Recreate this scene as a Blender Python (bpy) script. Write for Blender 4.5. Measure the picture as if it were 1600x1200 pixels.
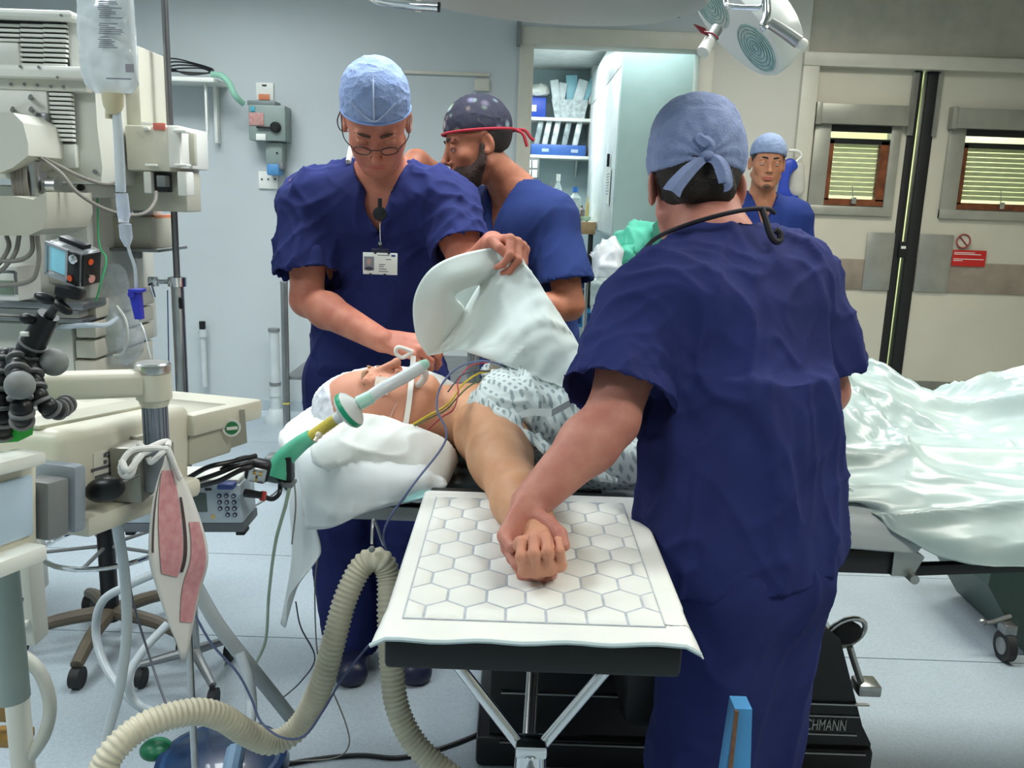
import bpy, bmesh, math, random
import numpy as np
from mathutils import Vector, Matrix, Quaternion
random.seed(4)
for o in list(bpy.data.objects): bpy.data.objects.remove(o)
SC = bpy.context.scene
COL = SC.collection
# ---------------------------------------------------------------- camera
FPX = 1350.0; PITCH = math.radians(11.9); ROLL = math.radians(2.0); CAMH = 1.42
CF = Vector((0, math.cos(PITCH), -math.sin(PITCH)))
_u0 = Vector((0, math.sin(PITCH), math.cos(PITCH)))
CR = Vector((math.cos(ROLL), 0, 0)) + math.sin(ROLL) * _u0
CU = Vector((-math.sin(ROLL), 0, 0)) + math.cos(ROLL) * _u0
cam = bpy.data.cameras.new('camera'); cam.sensor_width = 36; cam.lens = 36 * FPX / 1600
cam.clip_start = 0.05; cam.clip_end = 60
co = bpy.data.objects.new('camera', cam); COL.objects.link(co)
co.matrix_world = Matrix(((CR.x, CU.x, -CF.x, 0), (CR.y, CU.y, -CF.y, 0), (CR.z, CU.z, -CF.z, CAMH), (0, 0, 0, 1)))
SC.camera = co
def at(px, py, Y):
    d = CF + CR * ((px - 800) / FPX) + CU * ((600 - py) / FPX); t = Y / d.y
    return Vector((d.x * t, Y, CAMH + d.z * t))
def atz(px, py, z):
    d = CF + CR * ((px - 800) / FPX) + CU * ((600 - py) / FPX); t = (z - CAMH) / d.z
    return Vector((d.x * t, d.y * t, z))
# ---------------------------------------------------------------- world, lights, exposure
w = bpy.data.worlds.new('world'); SC.world = w; w.use_nodes = True
w.node_tree.nodes['Background'].inputs[0].default_value = (0.75, 0.85, 1, 1)
w.node_tree.nodes['Background'].inputs[1].default_value = 0.4
SC.view_settings.view_transform = 'Standard'; SC.view_settings.look = 'None'
SC.view_settings.exposure = 0.0; SC.view_settings.gamma = 1.0; SC.view_settings.use_curve_mapping = False
SC.cycles.max_bounces = 7; SC.cycles.diffuse_bounces = 4; SC.cycles.glossy_bounces = 3
SC.cycles.transmission_bounces = 5; SC.cycles.transparent_max_bounces = 8
SC.cycles.sample_clamp_indirect = 4.0; SC.cycles.caustics_reflective = False; SC.cycles.caustics_refractive = False
CEIL = 2.95
def area(name, loc, size, power, col, rot=(0, 0, 0), spread=180):
    l = bpy.data.lights.new(name, 'AREA'); l.shape = 'RECTANGLE'; l.size = size[0]; l.size_y = size[1]
    l.energy = power; l.color = col; l.spread = math.radians(spread)
    o = bpy.data.objects.new(name, l); o.location = loc; o.rotation_euler = rot; COL.objects.link(o)
    return o
# fluorescent luminaires recessed in the ceiling (their panels are built with the ceiling below)
LUM = [(-1.9, 0.2, 34), (1.5, 0.2, 30), (-1.9, 2.3, 40), (0.1, 2.3, 40), (1.9, 2.3, 28), (-1.7, 4.2, 30), (1.6, 4.2, 26)]
for i, (x, y, p) in enumerate(LUM):
    area('luminaire_light', (x, y, CEIL - 0.06), (1.15, 0.55), p, (0.93, 0.97, 1.0) if x < 1.0 else (1.0, 0.955, 0.85), spread=150)
area('store_lamp_and_fill', (0.1, 6.15, 2.6), (0.9, 0.3), 9, (0.88, 0.97, 1.0))  # added fill without a fixture, brightens the front of the store
area('store_lamp_and_fill', (0.75, 5.84, 2.66), (0.7, 0.25), 5, (0.88, 0.97, 1.0))  # second added fill, lifts the teal cupboard end panel
area('store_lamp_and_fill', (0.1, 7.6, 2.6), (0.9, 0.5), 34, (0.88, 0.97, 1.0))
area('corridor_light', (2.3, 7.2, 2.4), (2.2, 0.5), 70, (1.0, 1.0, 0.84))
# ---------------------------------------------------------------- helpers
def lin(c):
    return tuple((v / 255 / 12.92) if v / 255 <= 0.04045 else ((v / 255 + 0.055) / 1.055) ** 2.4 for v in c) + (1.0,)
MATS = {}
def mat(name, rgb, rough=0.6, metal=0.0, var=0.06, vscale=9.0, bump=0.0, bscale=120.0, trans=0.0, alpha=1.0, emit=0.0,
        coat=0.0, sss=0.0, spec=0.5, ior=1.45, rgb2=None, vdetail=3.0):
    if name in MATS: return MATS[name]
    m = bpy.data.materials.new(name); m.use_nodes = True; nt = m.node_tree; b = nt.nodes['Principled BSDF']
    c = lin(rgb)
    b.inputs['Roughness'].default_value = rough; b.inputs['Metallic'].default_value = metal
    b.inputs['Transmission Weight'].default_value = trans; b.inputs['Alpha'].default_value = alpha
    b.inputs['Coat Weight'].default_value = coat; b.inputs['Specular IOR Level'].default_value = spec
    b.inputs['IOR'].default_value = ior
    if sss: b.inputs['Subsurface Weight'].default_value = sss; b.inputs['Subsurface Scale'].default_value = 0.01; b.inputs['Subsurface Radius'].default_value = (1, .35, .2)
    tc = nt.nodes.new('ShaderNodeTexCoord')
    if var:
        n = nt.nodes.new('ShaderNodeTexNoise'); n.inputs['Scale'].default_value = vscale; n.inputs['Detail'].default_value = vdetail
        mx = nt.nodes.new('ShaderNodeMix'); mx.data_type = 'RGBA'
        nt.links.new(tc.outputs['Object'], n.inputs['Vector'])
        c2 = lin(rgb2) if rgb2 else tuple(v * (1 - 2 * var) for v in c[:3]) + (1,)
        c1 = c if rgb2 else tuple(min(1, v * (1 + var)) for v in c[:3]) + (1,)
        mx.inputs[6].default_value = c1; mx.inputs[7].default_value = c2
        rp = nt.nodes.new('ShaderNodeMapRange'); rp.inputs[1].default_value = .3; rp.inputs[2].default_value = .7
        nt.links.new(n.outputs[0], rp.inputs[0]); nt.links.new(rp.outputs[0], mx.inputs[0]); nt.links.new(mx.outputs[2], b.inputs['Base Color'])
    else: b.inputs['Base Color'].default_value = c
    if bump:
        n = nt.nodes.new('ShaderNodeTexNoise'); n.inputs['Scale'].default_value = bscale; n.inputs['Detail'].default_value = 3
        bp = nt.nodes.new('ShaderNodeBump'); bp.inputs['Strength'].default_value = bump; bp.inputs['Distance'].default_value = 0.01
        nt.links.new(tc.outputs['Object'], n.inputs['Vector']); nt.links.new(n.outputs[0], bp.inputs['Height']); nt.links.new(bp.outputs[0], b.inputs['Normal'])
    if emit: b.inputs['Emission Color'].default_value = c; b.inputs['Emission Strength'].default_value = emit
    MATS[name] = m
    return m
ORG = {}
def thing(name, label, cat, loc, group=None, kind=None):
    o = bpy.data.objects.new(name, None); o.empty_display_size = 0.05; COL.objects.link(o); o.location = loc
    ORG[o.name] = Vector(loc)
    if kind: o['kind'] = kind
    return tag(o, label, cat, group)
def tag(o, label, cat=None, group=None):
    if label: o['label'] = label
    if cat: o['category'] = cat
    if group: o['group'] = group
    return o
def link_mesh(name, V, Fc, m, parent=None, smooth=True, sharp=35, MI=None, mats=None):
    """V world coordinates (n,3); one object, origin at the parent's origin or at its own base"""
    V = np.asarray(V, dtype=np.float64)
    if parent is not None: org = ORG[parent.name]
    else:
        lo, hi = V.min(0), V.max(0); org = Vector(((lo[0] + hi[0]) / 2, (lo[1] + hi[1]) / 2, lo[2]))
    me = bpy.data.meshes.new(name)
    Vl = V - np.array(org)
    if isinstance(Fc, np.ndarray):
        nf = len(Fc); k = Fc.shape[1]
        me.vertices.add(len(Vl)); me.vertices.foreach_set('co', Vl.astype(np.float32).ravel())
        me.loops.add(nf * k); me.loops.foreach_set('vertex_index', Fc.astype(np.int32).ravel())
        me.polygons.add(nf); me.polygons.foreach_set('loop_start', np.arange(0, nf * k, k, dtype=np.int32))
        me.update(calc_edges=True); me.validate()
    else:
        me.from_pydata([tuple(v) for v in Vl], [], Fc); me.update()
    for mm in (mats or [m]): me.materials.append(mm)
    if MI is not None: me.polygons.foreach_set('material_index', np.asarray(MI, dtype=np.int32))
    if smooth:
        me.polygons.foreach_set('use_smooth', np.ones(len(me.polygons), dtype=bool))
        if sharp: me.set_sharp_from_angle(angle=math.radians(sharp))
    o = bpy.data.objects.new(name, me); COL.objects.link(o)
    if parent is not None: o.parent = parent
    else: o.location = org
    ORG[o.name] = org
    return o
def spline(pts, n=8, closed=False):
    P = [Vector(p) for p in pts]
    if len(P) < 3: return [P[0].lerp(P[1], i / n) for i in range(n + 1)]
    Q = [P[0] * 2 - P[1]] + P + [P[-1] * 2 - P[-2]]; out = []
    for i in range(1, len(Q) - 2):
        a, b, c, d = Q[i - 1:i + 3]
        for j in range(n):
            t = j / n
            out.append(0.5 * (2 * b + (c - a) * t + (2 * a - 5 * b + 4 * c - d) * t * t + (3 * b - a - 3 * c + d) * t ** 3))
    out.append(P[-1]); return out
class MB:
    def __init__(s, xf=None): s.V = []; s.F = []; s.MI = []; s.xf = xf or Matrix(); s.mi = 0
    def _v(s, pts):
        i = len(s.V); s.V += [s.xf @ Vector(p) for p in pts]; return i
    def _f(s, fs): s.F += fs; s.MI += [s.mi] * len(fs); return s
    def box(s, c, size, rot=None, bev=0.0, seg=2):
        bm = bmesh.new(); bmesh.ops.create_cube(bm, size=1.0)
        for v in bm.verts: v.co = Vector((v.co.x * size[0], v.co.y * size[1], v.co.z * size[2]))
        if bev: bmesh.ops.bevel(bm, geom=bm.edges[:], offset=min(bev, min(size) * .49), segments=seg, affect='EDGES', profile=.5)
        M = Matrix.Translation(Vector(c)) @ (rot.to_4x4() if rot else Matrix())
        bm.verts.index_update(); i = s._v([M @ v.co for v in bm.verts])
        s._f([[i + v.index for v in f.verts] for f in bm.faces]); bm.free(); return s
    def bx(s, x0, x1, y0, y1, z0, z1, bev=0.0, seg=2):
        return s.box(((x0 + x1) / 2, (y0 + y1) / 2, (z0 + z1) / 2), (abs(x1 - x0), abs(y1 - y0), abs(z1 - z0)), None, bev, seg)
    def tube(s, pts, r, seg=10, n=1, caps=True, flat=None, fs=1.0):
        P = spline(pts, n) if n > 1 else [Vector(p) for p in pts]
        T = []
        for i in range(len(P)):
            t = (P[min(i + 1, len(P) - 1)] - P[max(i - 1, 0)]); T.append(t.normalized() if t.length > 1e-9 else Vector((0, 0, 1)))
        u = T[0].orthogonal().normalized() if flat is None else (Vector(flat) - T[0] * Vector(flat).dot(T[0])).normalized()
        rings = []; L = 0.0; tot = sum((P[i + 1] - P[i]).length for i in range(len(P) - 1)) or 1
        for i, p in enumerate(P):
            if i: L += (P[i] - P[i - 1]).length
            if flat is not None:
                q = Vector(flat) - T[i] * Vector(flat).dot(T[i])
                if q.length > 1e-3: u = q.normalized()
            else:
                if i: u = (T[i - 1].rotation_difference(T[i]) @ u)
                u = (u - T[i] * u.dot(T[i])).normalized()
            v = T[i].cross(u)
            rr = r(L, L / tot) if callable(r) else (r[0] + (r[1] - r[0]) * L / tot if isinstance(r, tuple) else r)
            rings.append(s._v([p + (u * math.cos(a) * fs + v * math.sin(a)) * rr for a in (2 * math.pi * k / seg for k in range(seg))]))
        fs_ = []
        for a, b in zip(rings, rings[1:]):
            for k in range(seg): fs_.append([a + k, a + (k + 1) % seg, b + (k + 1) % seg, b + k])
        if caps: fs_.append([rings[0] + k for k in reversed(range(seg))]); fs_.append([rings[-1] + k for k in range(seg)])
        return s._f(fs_)
    def cyl(s, a, b, r, r2=None, seg=20): return s.tube([a, b], (r, r if r2 is None else r2), seg=seg)
    def lathe(s, prof, o, axis=(0, 0, 1), seg=24, caps=True):
        ax = Vector(axis).normalized(); u = ax.orthogonal().normalized(); v = ax.cross(u); o = Vector(o)
        R = [s._v([o + ax * h + (u * math.cos(a) + v * math.sin(a)) * r for a in (2 * math.pi * k / seg for k in range(seg))]) for r, h in prof]
        f = []
        for a, b in zip(R, R[1:]):
            for k in range(seg): f.append([a + k, a + (k + 1) % seg, b + (k + 1) % seg, b + k])
        if caps: f.append([R[0] + k for k in reversed(range(seg))]); f.append([R[-1] + k for k in range(seg)])
        return s._f(f)
    def sph(s, c, r, seg=14, rings=9, rot=None):
        r = Vector(r) if hasattr(r, '__len__') else Vector((r, r, r)); c = Vector(c); q = rot.to_4x4() if rot else Matrix()
        R = []
        for i in range(rings + 1):
            th = math.pi * (0.001 + 0.998 * i / rings)
            R.append(s._v([c + q @ Vector((r.x * math.sin(th) * math.cos(a), r.y * math.sin(th) * math.sin(a), r.z * math.cos(th))) for a in (2 * math.pi * k / seg for k in range(seg))]))
        f = []
        for a, b in zip(R, R[1:]):
            for k in range(seg): f.append([a + k, b + k, b + (k + 1) % seg, a + (k + 1) % seg])
        return s._f(f)
    def prism(s, poly, o, ux, uy, depth):
        o, ux, uy = Vector(o), Vector(ux).normalized(), Vector(uy).normalized(); n = ux.cross(uy)
        a = s._v([o + ux * x + uy * y for x, y in poly]); b = s._v([o + ux * x + uy * y - n * depth for x, y in poly]); k = len(poly)
        f = [[a + i for i in range(k)], [b + i for i in reversed(range(k))]] + [[a + (i + 1) % k, a + i, b + i, b + (i + 1) % k] for i in range(k)]
        return s._f(f)
    def grid(s, G, thick=0.0):
        """G: (nu,nv,3) array of points"""
        G = np.asarray(G, float); nu, nv = G.shape[:2]; a = s._v([tuple(p) for p in G.reshape(-1, 3)])
        f = [[a + i * nv + j, a + i * nv + j + 1, a + (i + 1) * nv + j + 1, a + (i + 1) * nv + j] for i in range(nu - 1) for j in range(nv - 1)]
        if thick:
            du = np.gradient(G, axis=0); dv = np.gradient(G, axis=1); N = np.cross(du, dv); N /= np.linalg.norm(N, axis=2, keepdims=True) + 1e-9
            b = s._v([tuple(p) for p in (G + N * thick).reshape(-1, 3)])
            f += [[b + i * nv + j, b + (i + 1) * nv + j, b + (i + 1) * nv + j + 1, b + i * nv + j + 1] for i in range(nu - 1) for j in range(nv - 1)]
            E = [(i, 0) for i in range(nu)] + [(nu - 1, j) for j in range(1, nv)] + [(i, nv - 1) for i in range(nu - 2, -1, -1)] + [(0, j) for j in range(nv - 2, -1, -1)]
            for (i, j), (k, l) in zip(E, E[1:]): f.append([a + i * nv + j, a + k * nv + l, b + k * nv + l, b + i * nv + j])
        return s._f(f)
    def build(s, name, m, parent=None, sharp=35, smooth=True, label=None, cat=None, group=None, kind=None):
        ms = m if isinstance(m, list) else [m]
        o = link_mesh(name, np.array([tuple(v) for v in s.V]), s.F, ms[0], parent, smooth, sharp, MI=s.MI if len(ms) > 1 else None, mats=ms)
        bm = bmesh.new(); bm.from_mesh(o.data); bmesh.ops.recalc_face_normals(bm, faces=bm.faces); bm.to_mesh(o.data); bm.free()
        if kind: o['kind'] = kind
        return tag(o, label, cat, group)
def frame(o, ux, uz):
    """matrix with x along ux, z near uz"""
    x = Vector(ux).normalized(); y = Vector(uz).cross(x).normalized(); z = x.cross(y)
    return Matrix(((x.x, y.x, z.x, o[0]), (x.y, y.y, z.y, o[1]), (x.z, y.z, z.z, o[2]), (0, 0, 0, 1)))
# ---- vectorised value noise
def _hash(i, j, k, s):
    h = (i.astype(np.int64) * 374761393 + j.astype(np.int64) * 668265263 + k.astype(np.int64) * 2147483647 + s * 974634777) & 0xffffffff
    h = ((h ^ (h >> 13)) * 1274126177) & 0xffffffff
    return ((h ^ (h >> 16)) & 0xffff) / 32767.5 - 1
def vn(P, s=0):
    I = np.floor(P).astype(np.int64); f = P - I; f = f * f * (3 - 2 * f); r = 0
    for a in (0, 1):
        for b in (0, 1):
            for c in (0, 1):
                wgt = (f[:, 0] if a else 1 - f[:, 0]) * (f[:, 1] if b else 1 - f[:, 1]) * (f[:, 2] if c else 1 - f[:, 2])
                r = r + wgt * _hash(I[:, 0] + a, I[:, 1] + b, I[:, 2] + c, s)
    return r
# ---- implicit bodies: primitives are blended on a grid and meshed with surface nets
def cone(a, b, ra, rb=None, n=None, s=1.0):
    a, b = np.array(a, float), np.array(b, float); rb = ra if rb is None else rb; ba = b - a; L = ba @ ba + 1e-12
    nn = None if n is None else np.array(n, float) / np.linalg.norm(n)
    def fn(X, Y, Z):
        px, py, pz = X - a[0], Y - a[1], Z - a[2]
        t = np.clip((px * ba[0] + py * ba[1] + pz * ba[2]) / L, 0, 1)
        qx, qy, qz = px - t * ba[0], py - t * ba[1], pz - t * ba[2]
        d2 = qx * qx + qy * qy + qz * qz
        if nn is not None:
            dn = qx * nn[0] + qy * nn[1] + qz * nn[2]; d2 = d2 + (s * s - 1) * dn * dn
        d = np.sqrt(d2) - (ra + (rb - ra) * t)
        return d / (1 if nn is None else (1 + s) / 2)
    m = max(ra, rb); return fn, np.minimum(a, b) - m, np.maximum(a, b) + m
def ell(c, r, R=None):
    c = np.array(c, float); r = np.array(r if hasattr(r, '__len__') else (r, r, r), float); R = np.eye(3) if R is None else np.array(R)
    def fn(X, Y, Z):
        x, y, z = X - c[0], Y - c[1], Z - c[2]
        u = [(R[0, i] * x + R[1, i] * y + R[2, i] * z) / r[i] for i in range(3)]
        k0 = np.sqrt(u[0] ** 2 + u[1] ** 2 + u[2] ** 2); k1 = np.sqrt((u[0] / r[0]) ** 2 + (u[1] / r[1]) ** 2 + (u[2] / r[2]) ** 2) + 1e-9
        return k0 * (k0 - 1) / k1
    e = np.sqrt(((R * r[None, :]) ** 2).sum(1)); return fn, c - e, c + e
def half(p, n):
    p = np.array(p, float); n = np.array(n, float) / np.linalg.norm(n)
    return (lambda X, Y, Z: (X - p[0]) * n[0] + (Y - p[1]) * n[1] + (Z - p[2]) * n[2]), None, None
def offs(pr, d): return (lambda X, Y, Z: pr[0](X, Y, Z) - d), pr[1] - d if pr[1] is not None else None, pr[2] + d if pr[2] is not None else None
def blob(name, ops, h, m, parent=None, disp=None, sharp=None, smooth_it=1, lo=None, hi=None, fine=None):
    """ops: (op, primitive, k) with op '+', '-', '&'"""
    LO = np.min([p[1] for o, p, k in ops if o == '+'], axis=0) - 0.012 - h * 2; HI = np.max([p[2] for o, p, k in ops if o == '+'], axis=0) + 0.012 + h * 2
    if lo is not None: LO = np.maximum(LO, lo)
    if hi is not None: HI = np.minimum(HI, hi)
    ax = []
    for i in range(3):
        a_ = [LO[i]]
        while a_[-1] < HI[i]: a_.append(a_[-1] + min([h] + ([h2 for (l, u, h2) in fine[i] if l < a_[-1] < u] if fine else [])))
        ax.append(np.array(a_, np.float32))
    N = np.array([len(a_) for a_ in ax])
    Fd = np.full(tuple(N), 0.5, np.float32)
    for op, (fn, l, u), k in ops:
        if l is None: sl = [slice(0, n) for n in N]
        else:
            mg = k + 3 * h
            a = np.array([np.searchsorted(ax[i], l[i] - mg) for i in range(3)]); b = np.array([np.searchsorted(ax[i], u[i] + mg) for i in range(3)])
            sl = [slice(a[i], b[i]) for i in range(3)]
            if any(b <= a): continue
        d = fn(ax[0][sl[0]][:, None, None], ax[1][sl[1]][None, :, None], ax[2][sl[2]][None, None, :]).astype(np.float32)
        g = Fd[tuple(sl)]
        if op == '+':
            r = np.minimum(g, d)
            if k: hh = np.maximum(k - np.abs(g - d), 0); r -= hh * hh / (4 * k)
        else:
            if op == '-': d = -d
            r = np.maximum(g, d)
            if k: hh = np.maximum(k - np.abs(g - d), 0); r += hh * hh / (4 * k)
        Fd[tuple(sl)] = r
    V, Q = nets(Fd, np.zeros(3), 1.0)
    V = np.stack([np.interp(V[:, i], np.arange(N[i]), ax[i]) for i in range(3)], 1)
    # Laplacian smoothing on the quad mesh
    for _ in range(smooth_it):
        acc = np.zeros_like(V); cnt = np.zeros(len(V))
        for i in range(4):
            a, b = Q[:, i], Q[:, (i + 1) % 4]
            for j in range(3):
                acc[:, j] += np.bincount(a, V[b, j], len(V)) + np.bincount(b, V[a, j], len(V))
            cnt += np.bincount(a, minlength=len(V)) + np.bincount(b, minlength=len(V))
        V = V * 0.4 + 0.6 * acc / np.maximum(cnt, 1)[:, None]
    if disp is not None:
        e1 = V[Q[:, 2]] - V[Q[:, 0]]; e2 = V[Q[:, 3]] - V[Q[:, 1]]; fnm = np.cross(e1, e2); Nn = np.zeros_like(V)
        for i in range(4):
            for j in range(3): Nn[:, j] += np.bincount(Q[:, i], fnm[:, j], len(V))
        Nn /= np.linalg.norm(Nn, axis=1, keepdims=True) + 1e-9
        V = V + Nn * disp(V)[:, None]
    if name is None: return V, Q
    return link_mesh(name, V, Q, m, parent, True, sharp)
def nets(Fd, LO, h):
    s = Fd < 0; nx, ny, nz = Fd.shape
    c = np.zeros((nx - 1, ny - 1, nz - 1), np.uint8)
    for a in (0, 1):
        for b in (0, 1):
            for d in (0, 1): c += s[a:nx - 1 + a, b:ny - 1 + b, d:nz - 1 + d]
    act = np.nonzero((c > 0) & (c < 8)); idx = np.full(c.shape, -1, np.int32); n = len(act[0]); idx[act] = np.arange(n)
    I = np.stack(act, 1); acc = np.zeros((n, 3)); cnt = np.zeros(n)
    corners = [(a, b, d) for a in (0, 1) for b in (0, 1) for d in (0, 1)]
    val = {q: Fd[I[:, 0] + q[0], I[:, 1] + q[1], I[:, 2] + q[2]] for q in corners}
    for q in corners:
        for axi in range(3):
            if q[axi] == 0:
                q2 = list(q); q2[axi] = 1; q2 = tuple(q2); v1, v2 = val[q], val[q2]; m = (v1 < 0) != (v2 < 0)
                t = np.where(m, v1 / np.where(m, v1 - v2, 1), 0); p = np.tile(np.array(q, float), (n, 1)); p[:, axi] = t
                acc[m] += p[m]; cnt[m] += 1
    V = LO + h * (I + acc / np.maximum(cnt, 1)[:, None]); Q = []
    for axi in range(3):
        o1, o2 = (axi + 1) % 3, (axi + 2) % 3
        A = [slice(None)] * 3; B = [slice(None)] * 3; A[axi] = slice(0, -1); B[axi] = slice(1, None)
        e = s[tuple(A)] != s[tuple(B)]; ii = np.stack(np.nonzero(e), 1)
        ok = (ii[:, o1] > 0) & (ii[:, o2] > 0) & (ii[:, o1] < Fd.shape[o1] - 1) & (ii[:, o2] < Fd.shape[o2] - 1); ii = ii[ok]
        def cell(d1, d2):
            k = ii.copy(); k[:, o1] -= d1; k[:, o2] -= d2; return idx[k[:, 0], k[:, 1], k[:, 2]]
        q = np.stack([cell(1, 1), cell(0, 1), cell(0, 0), cell(1, 0)], 1)
        neg = s[ii[:, 0], ii[:, 1], ii[:, 2]]; q[~neg] = q[~neg][:, ::-1]; Q.append(q)
    return V, np.concatenate(Q)
# ================================================================= the room
WY = 5.5
mWall = mat('wall_paint', (190, 198, 199), .55, var=.04, vscale=1.2, bump=.04, bscale=260)
mWallW = mat('cream_paint', (205, 201, 184), .5, var=.04, vscale=2)
mTrim = mat('frame_paint', (196, 194, 180), .4, var=.03)
mCeil = mat('ceiling_paint', (215, 218, 214), .8)
mSteel = mat('steel', (190, 192, 190), .28, 1.0, var=.05, vscale=30)
mSteelD = mat('brushed_steel', (150, 152, 152), .42, 1.0, var=.08, vscale=14)
mChrome = mat('chrome', (225, 228, 230), .1, 1.0, var=0)
mBlack = mat('black_plastic', (22, 23, 25), .38, var=.1)
mRubber = mat('black_rubber', (26, 27, 28), .6, var=.1)
mWhiteP = mat('white_plastic', (226, 228, 220), .42, var=.03)
mCream = mat('cream_plastic', (206, 204, 187), .4, var=.03)
mCreamG = mat('grey_cream_plastic', (184, 183, 166), .45, var=.03)
mGrey = mat('grey_plastic', (120, 124, 124), .5, var=.04)
def struct(mb, name, m, **k):
    o = mb.build(name, m, **k); o['kind'] = 'structure'; return o
# floor: speckled vinyl sheet; the welded joints are grooves between sheets
mFloor = mat('vinyl_floor', (162, 175, 182), .33, var=.05, vscale=2.2, spec=.4)
nt = mFloor.node_tree; b_ = nt.nodes['Principled BSDF']; tc = nt.nodes.new('ShaderNodeTexCoord')
sp = nt.nodes.new('ShaderNodeTexNoise'); sp.inputs['Scale'].default_value = 170; sp.inputs['Detail'].default_value = 2
rp = nt.nodes.new('ShaderNodeMapRange'); rp.inputs[1].default_value = .35; rp.inputs[2].default_value = .65; rp.inputs[3].default_value = .9; rp.inputs[4].default_value = 1.06
vm = nt.nodes.new('ShaderNodeVectorMath'); vm.operation = 'MULTIPLY'
src = b_.inputs['Base Color'].links[0].from_socket
nt.links.new(tc.outputs['Object'], sp.inputs['Vector']); nt.links.new(sp.outputs[0], rp.inputs[0])
nt.links.new(src, vm.inputs[0]); nt.links.new(rp.outputs[0], vm.inputs[1]); nt.links.new(vm.outputs[0], b_.inputs['Base Color'])
X0, X1, Y0 = -3.4, 3.7, -2.2
floor = struct(MB().bx(X0 - .1, X1 + .1, Y0 - .1, 9.6, -.12, -.012), 'floor', mat('seam', (88, 96, 96), .7))
ys = [Y0, -0.6, 1.0, 2.59, 3.245, 4.85, WY + .1, 9.5]
for a, b in zip(ys, ys[1:]):
    MB().bx(X0, X1, a + .0022, b - .0022, -.03, 0).build('vinyl_sheet', mFloor, floor)
ceiling = struct(MB().bx(X0 - .1, X1 + .1, Y0 - .1, WY + .1, CEIL, CEIL + .1), 'ceiling', mCeil)
LUMN = ['behind the camera on the left', 'behind the camera on the right', 'above the tall machine', 'above the operating table head', 'above the patient\'s feet', 'in front of the far left wall', 'in front of the double doors']
mLum = mat('luminaire_diffuser', (240, 248, 250), .5, emit=2.5, var=0)
for x, y, p in LUM:
    t = thing('ceiling_light', 'recessed fluorescent ceiling light panel ' + LUMN[LUM.index((x, y, p))], 'ceiling light', (x, y, CEIL), group='ceiling light panels')
    MB().bx(x - .63, x + .63, y - .33, y - .3, CEIL - .03, CEIL).bx(x - .63, x + .63, y + .3, y + .33, CEIL - .03, CEIL).bx(x - .63, x - .6, y - .33, y + .33, CEIL - .03, CEIL).bx(x + .6, x + .63, y - .33, y + .33, CEIL - .03, CEIL).build('light_frame', mWhiteP, t)
    MB().bx(x - .6, x + .6, y - .3, y + .3, CEIL - .012, CEIL - .002).build('diffuser', mLum, t)
struct(MB().bx(X0 - .12, X0, Y0, WY + .12, 0, CEIL), 'wall_left', mWall)
struct(MB().bx(X1, X1 + .12, Y0, WY + .12, 0, CEIL), 'wall_right', mWallW)
struct(MB().bx(X0, X1, Y0 - .12, Y0, 0, CEIL), 'wall_rear', mWall)
# far wall: left stretch, lintel over the store opening, pier, lintel over the double doors
OX0, OX1, OZ = .05, 1.07, 2.36
DX0, DX1, DZ = 1.71, 3.62, 2.30
PT = .13
wb = MB().bx(X0, OX0, WY, WY + PT, 0, CEIL).bx(OX0, OX1, WY, WY + PT, OZ, CEIL)
struct(wb, 'wall_back', mWall)
struct(MB().bx(OX1, DX0, WY, WY + PT, 0, CEIL), 'wall_pier', mat('pier_paint', (198, 198, 188), .55, var=.03, vscale=1.5))
struct(MB().bx(DX0, DX1, WY + .03, WY + PT + .03, DZ, CEIL), 'wall_over_doors', mat('over_paint', (176, 173, 158), .6))
struct(MB().bx(DX1, X1, WY, WY + PT, 0, CEIL), 'wall_right_return', mWallW)
# skirting: coved vinyl
cv = MB()
prof = [(0, .1), (-.012, .1), (-.014, .03), (-.04, .006), (-.05, 0), (0, 0)]
for xa, xb in ((X0, OX0 - .06),):
    a = cv._v([(xa, WY + y, z) for y, z in prof]); b = cv._v([(xb, WY + y, z) for y, z in prof]); k = len(prof)
    cv._f([[a + i, a + (i + 1) % k, b + (i + 1) % k, b + i] for i in range(k)] + [[a + i for i in range(k)], [b + i for i in range(k)]])
struct(cv, 'baseboard_back', mat('cove', (176, 190, 196), .4))
# opening frame
fr = MB().bx(OX0 - .075, OX0 + .012, WY - .02, WY + PT + .02, 0, OZ + .07, .004).bx(OX1 - .012, OX1 + .075, WY - .02, WY + PT + .02, 0, OZ + .07, .004)
fr.bx(OX0 - .075, OX1 + .075, WY - .024, WY + PT + .02, OZ - .012, OZ + .085, .004)
struct(fr, 'door_frame_1', mTrim)
tag(MB().bx(-.045, -.018, WY - .05, WY - .02, 2.33, 2.47, .004).build('door_closer_bracket', mGrey), 'small grey metal bracket on the top left of the store opening frame', 'bracket')
tag(MB().bx(-.72, -.2, WY - .014, WY, 2.155, 2.175, .002).build('wall_rail', mTrim), 'thin painted rail on the wall left of the store opening', 'rail')
tag(MB().bx(-.29, -.2, WY - .02, WY - .0, 2.07, 2.14, .004).build('wall_plate', mTrim), 'small painted wall plate above the man in the patterned cap', 'wall plate')
# trim round the double doors
fr = MB().bx(DX0 - .03, DX0 + .07, WY - .03, WY + .16, 0, DZ - .02, .006).bx(DX0 - .03, DX1, WY - .03, WY + .16, DZ - .02, DZ + .06, .006)
struct(fr, 'door_frame_2', mTrim)
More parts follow.
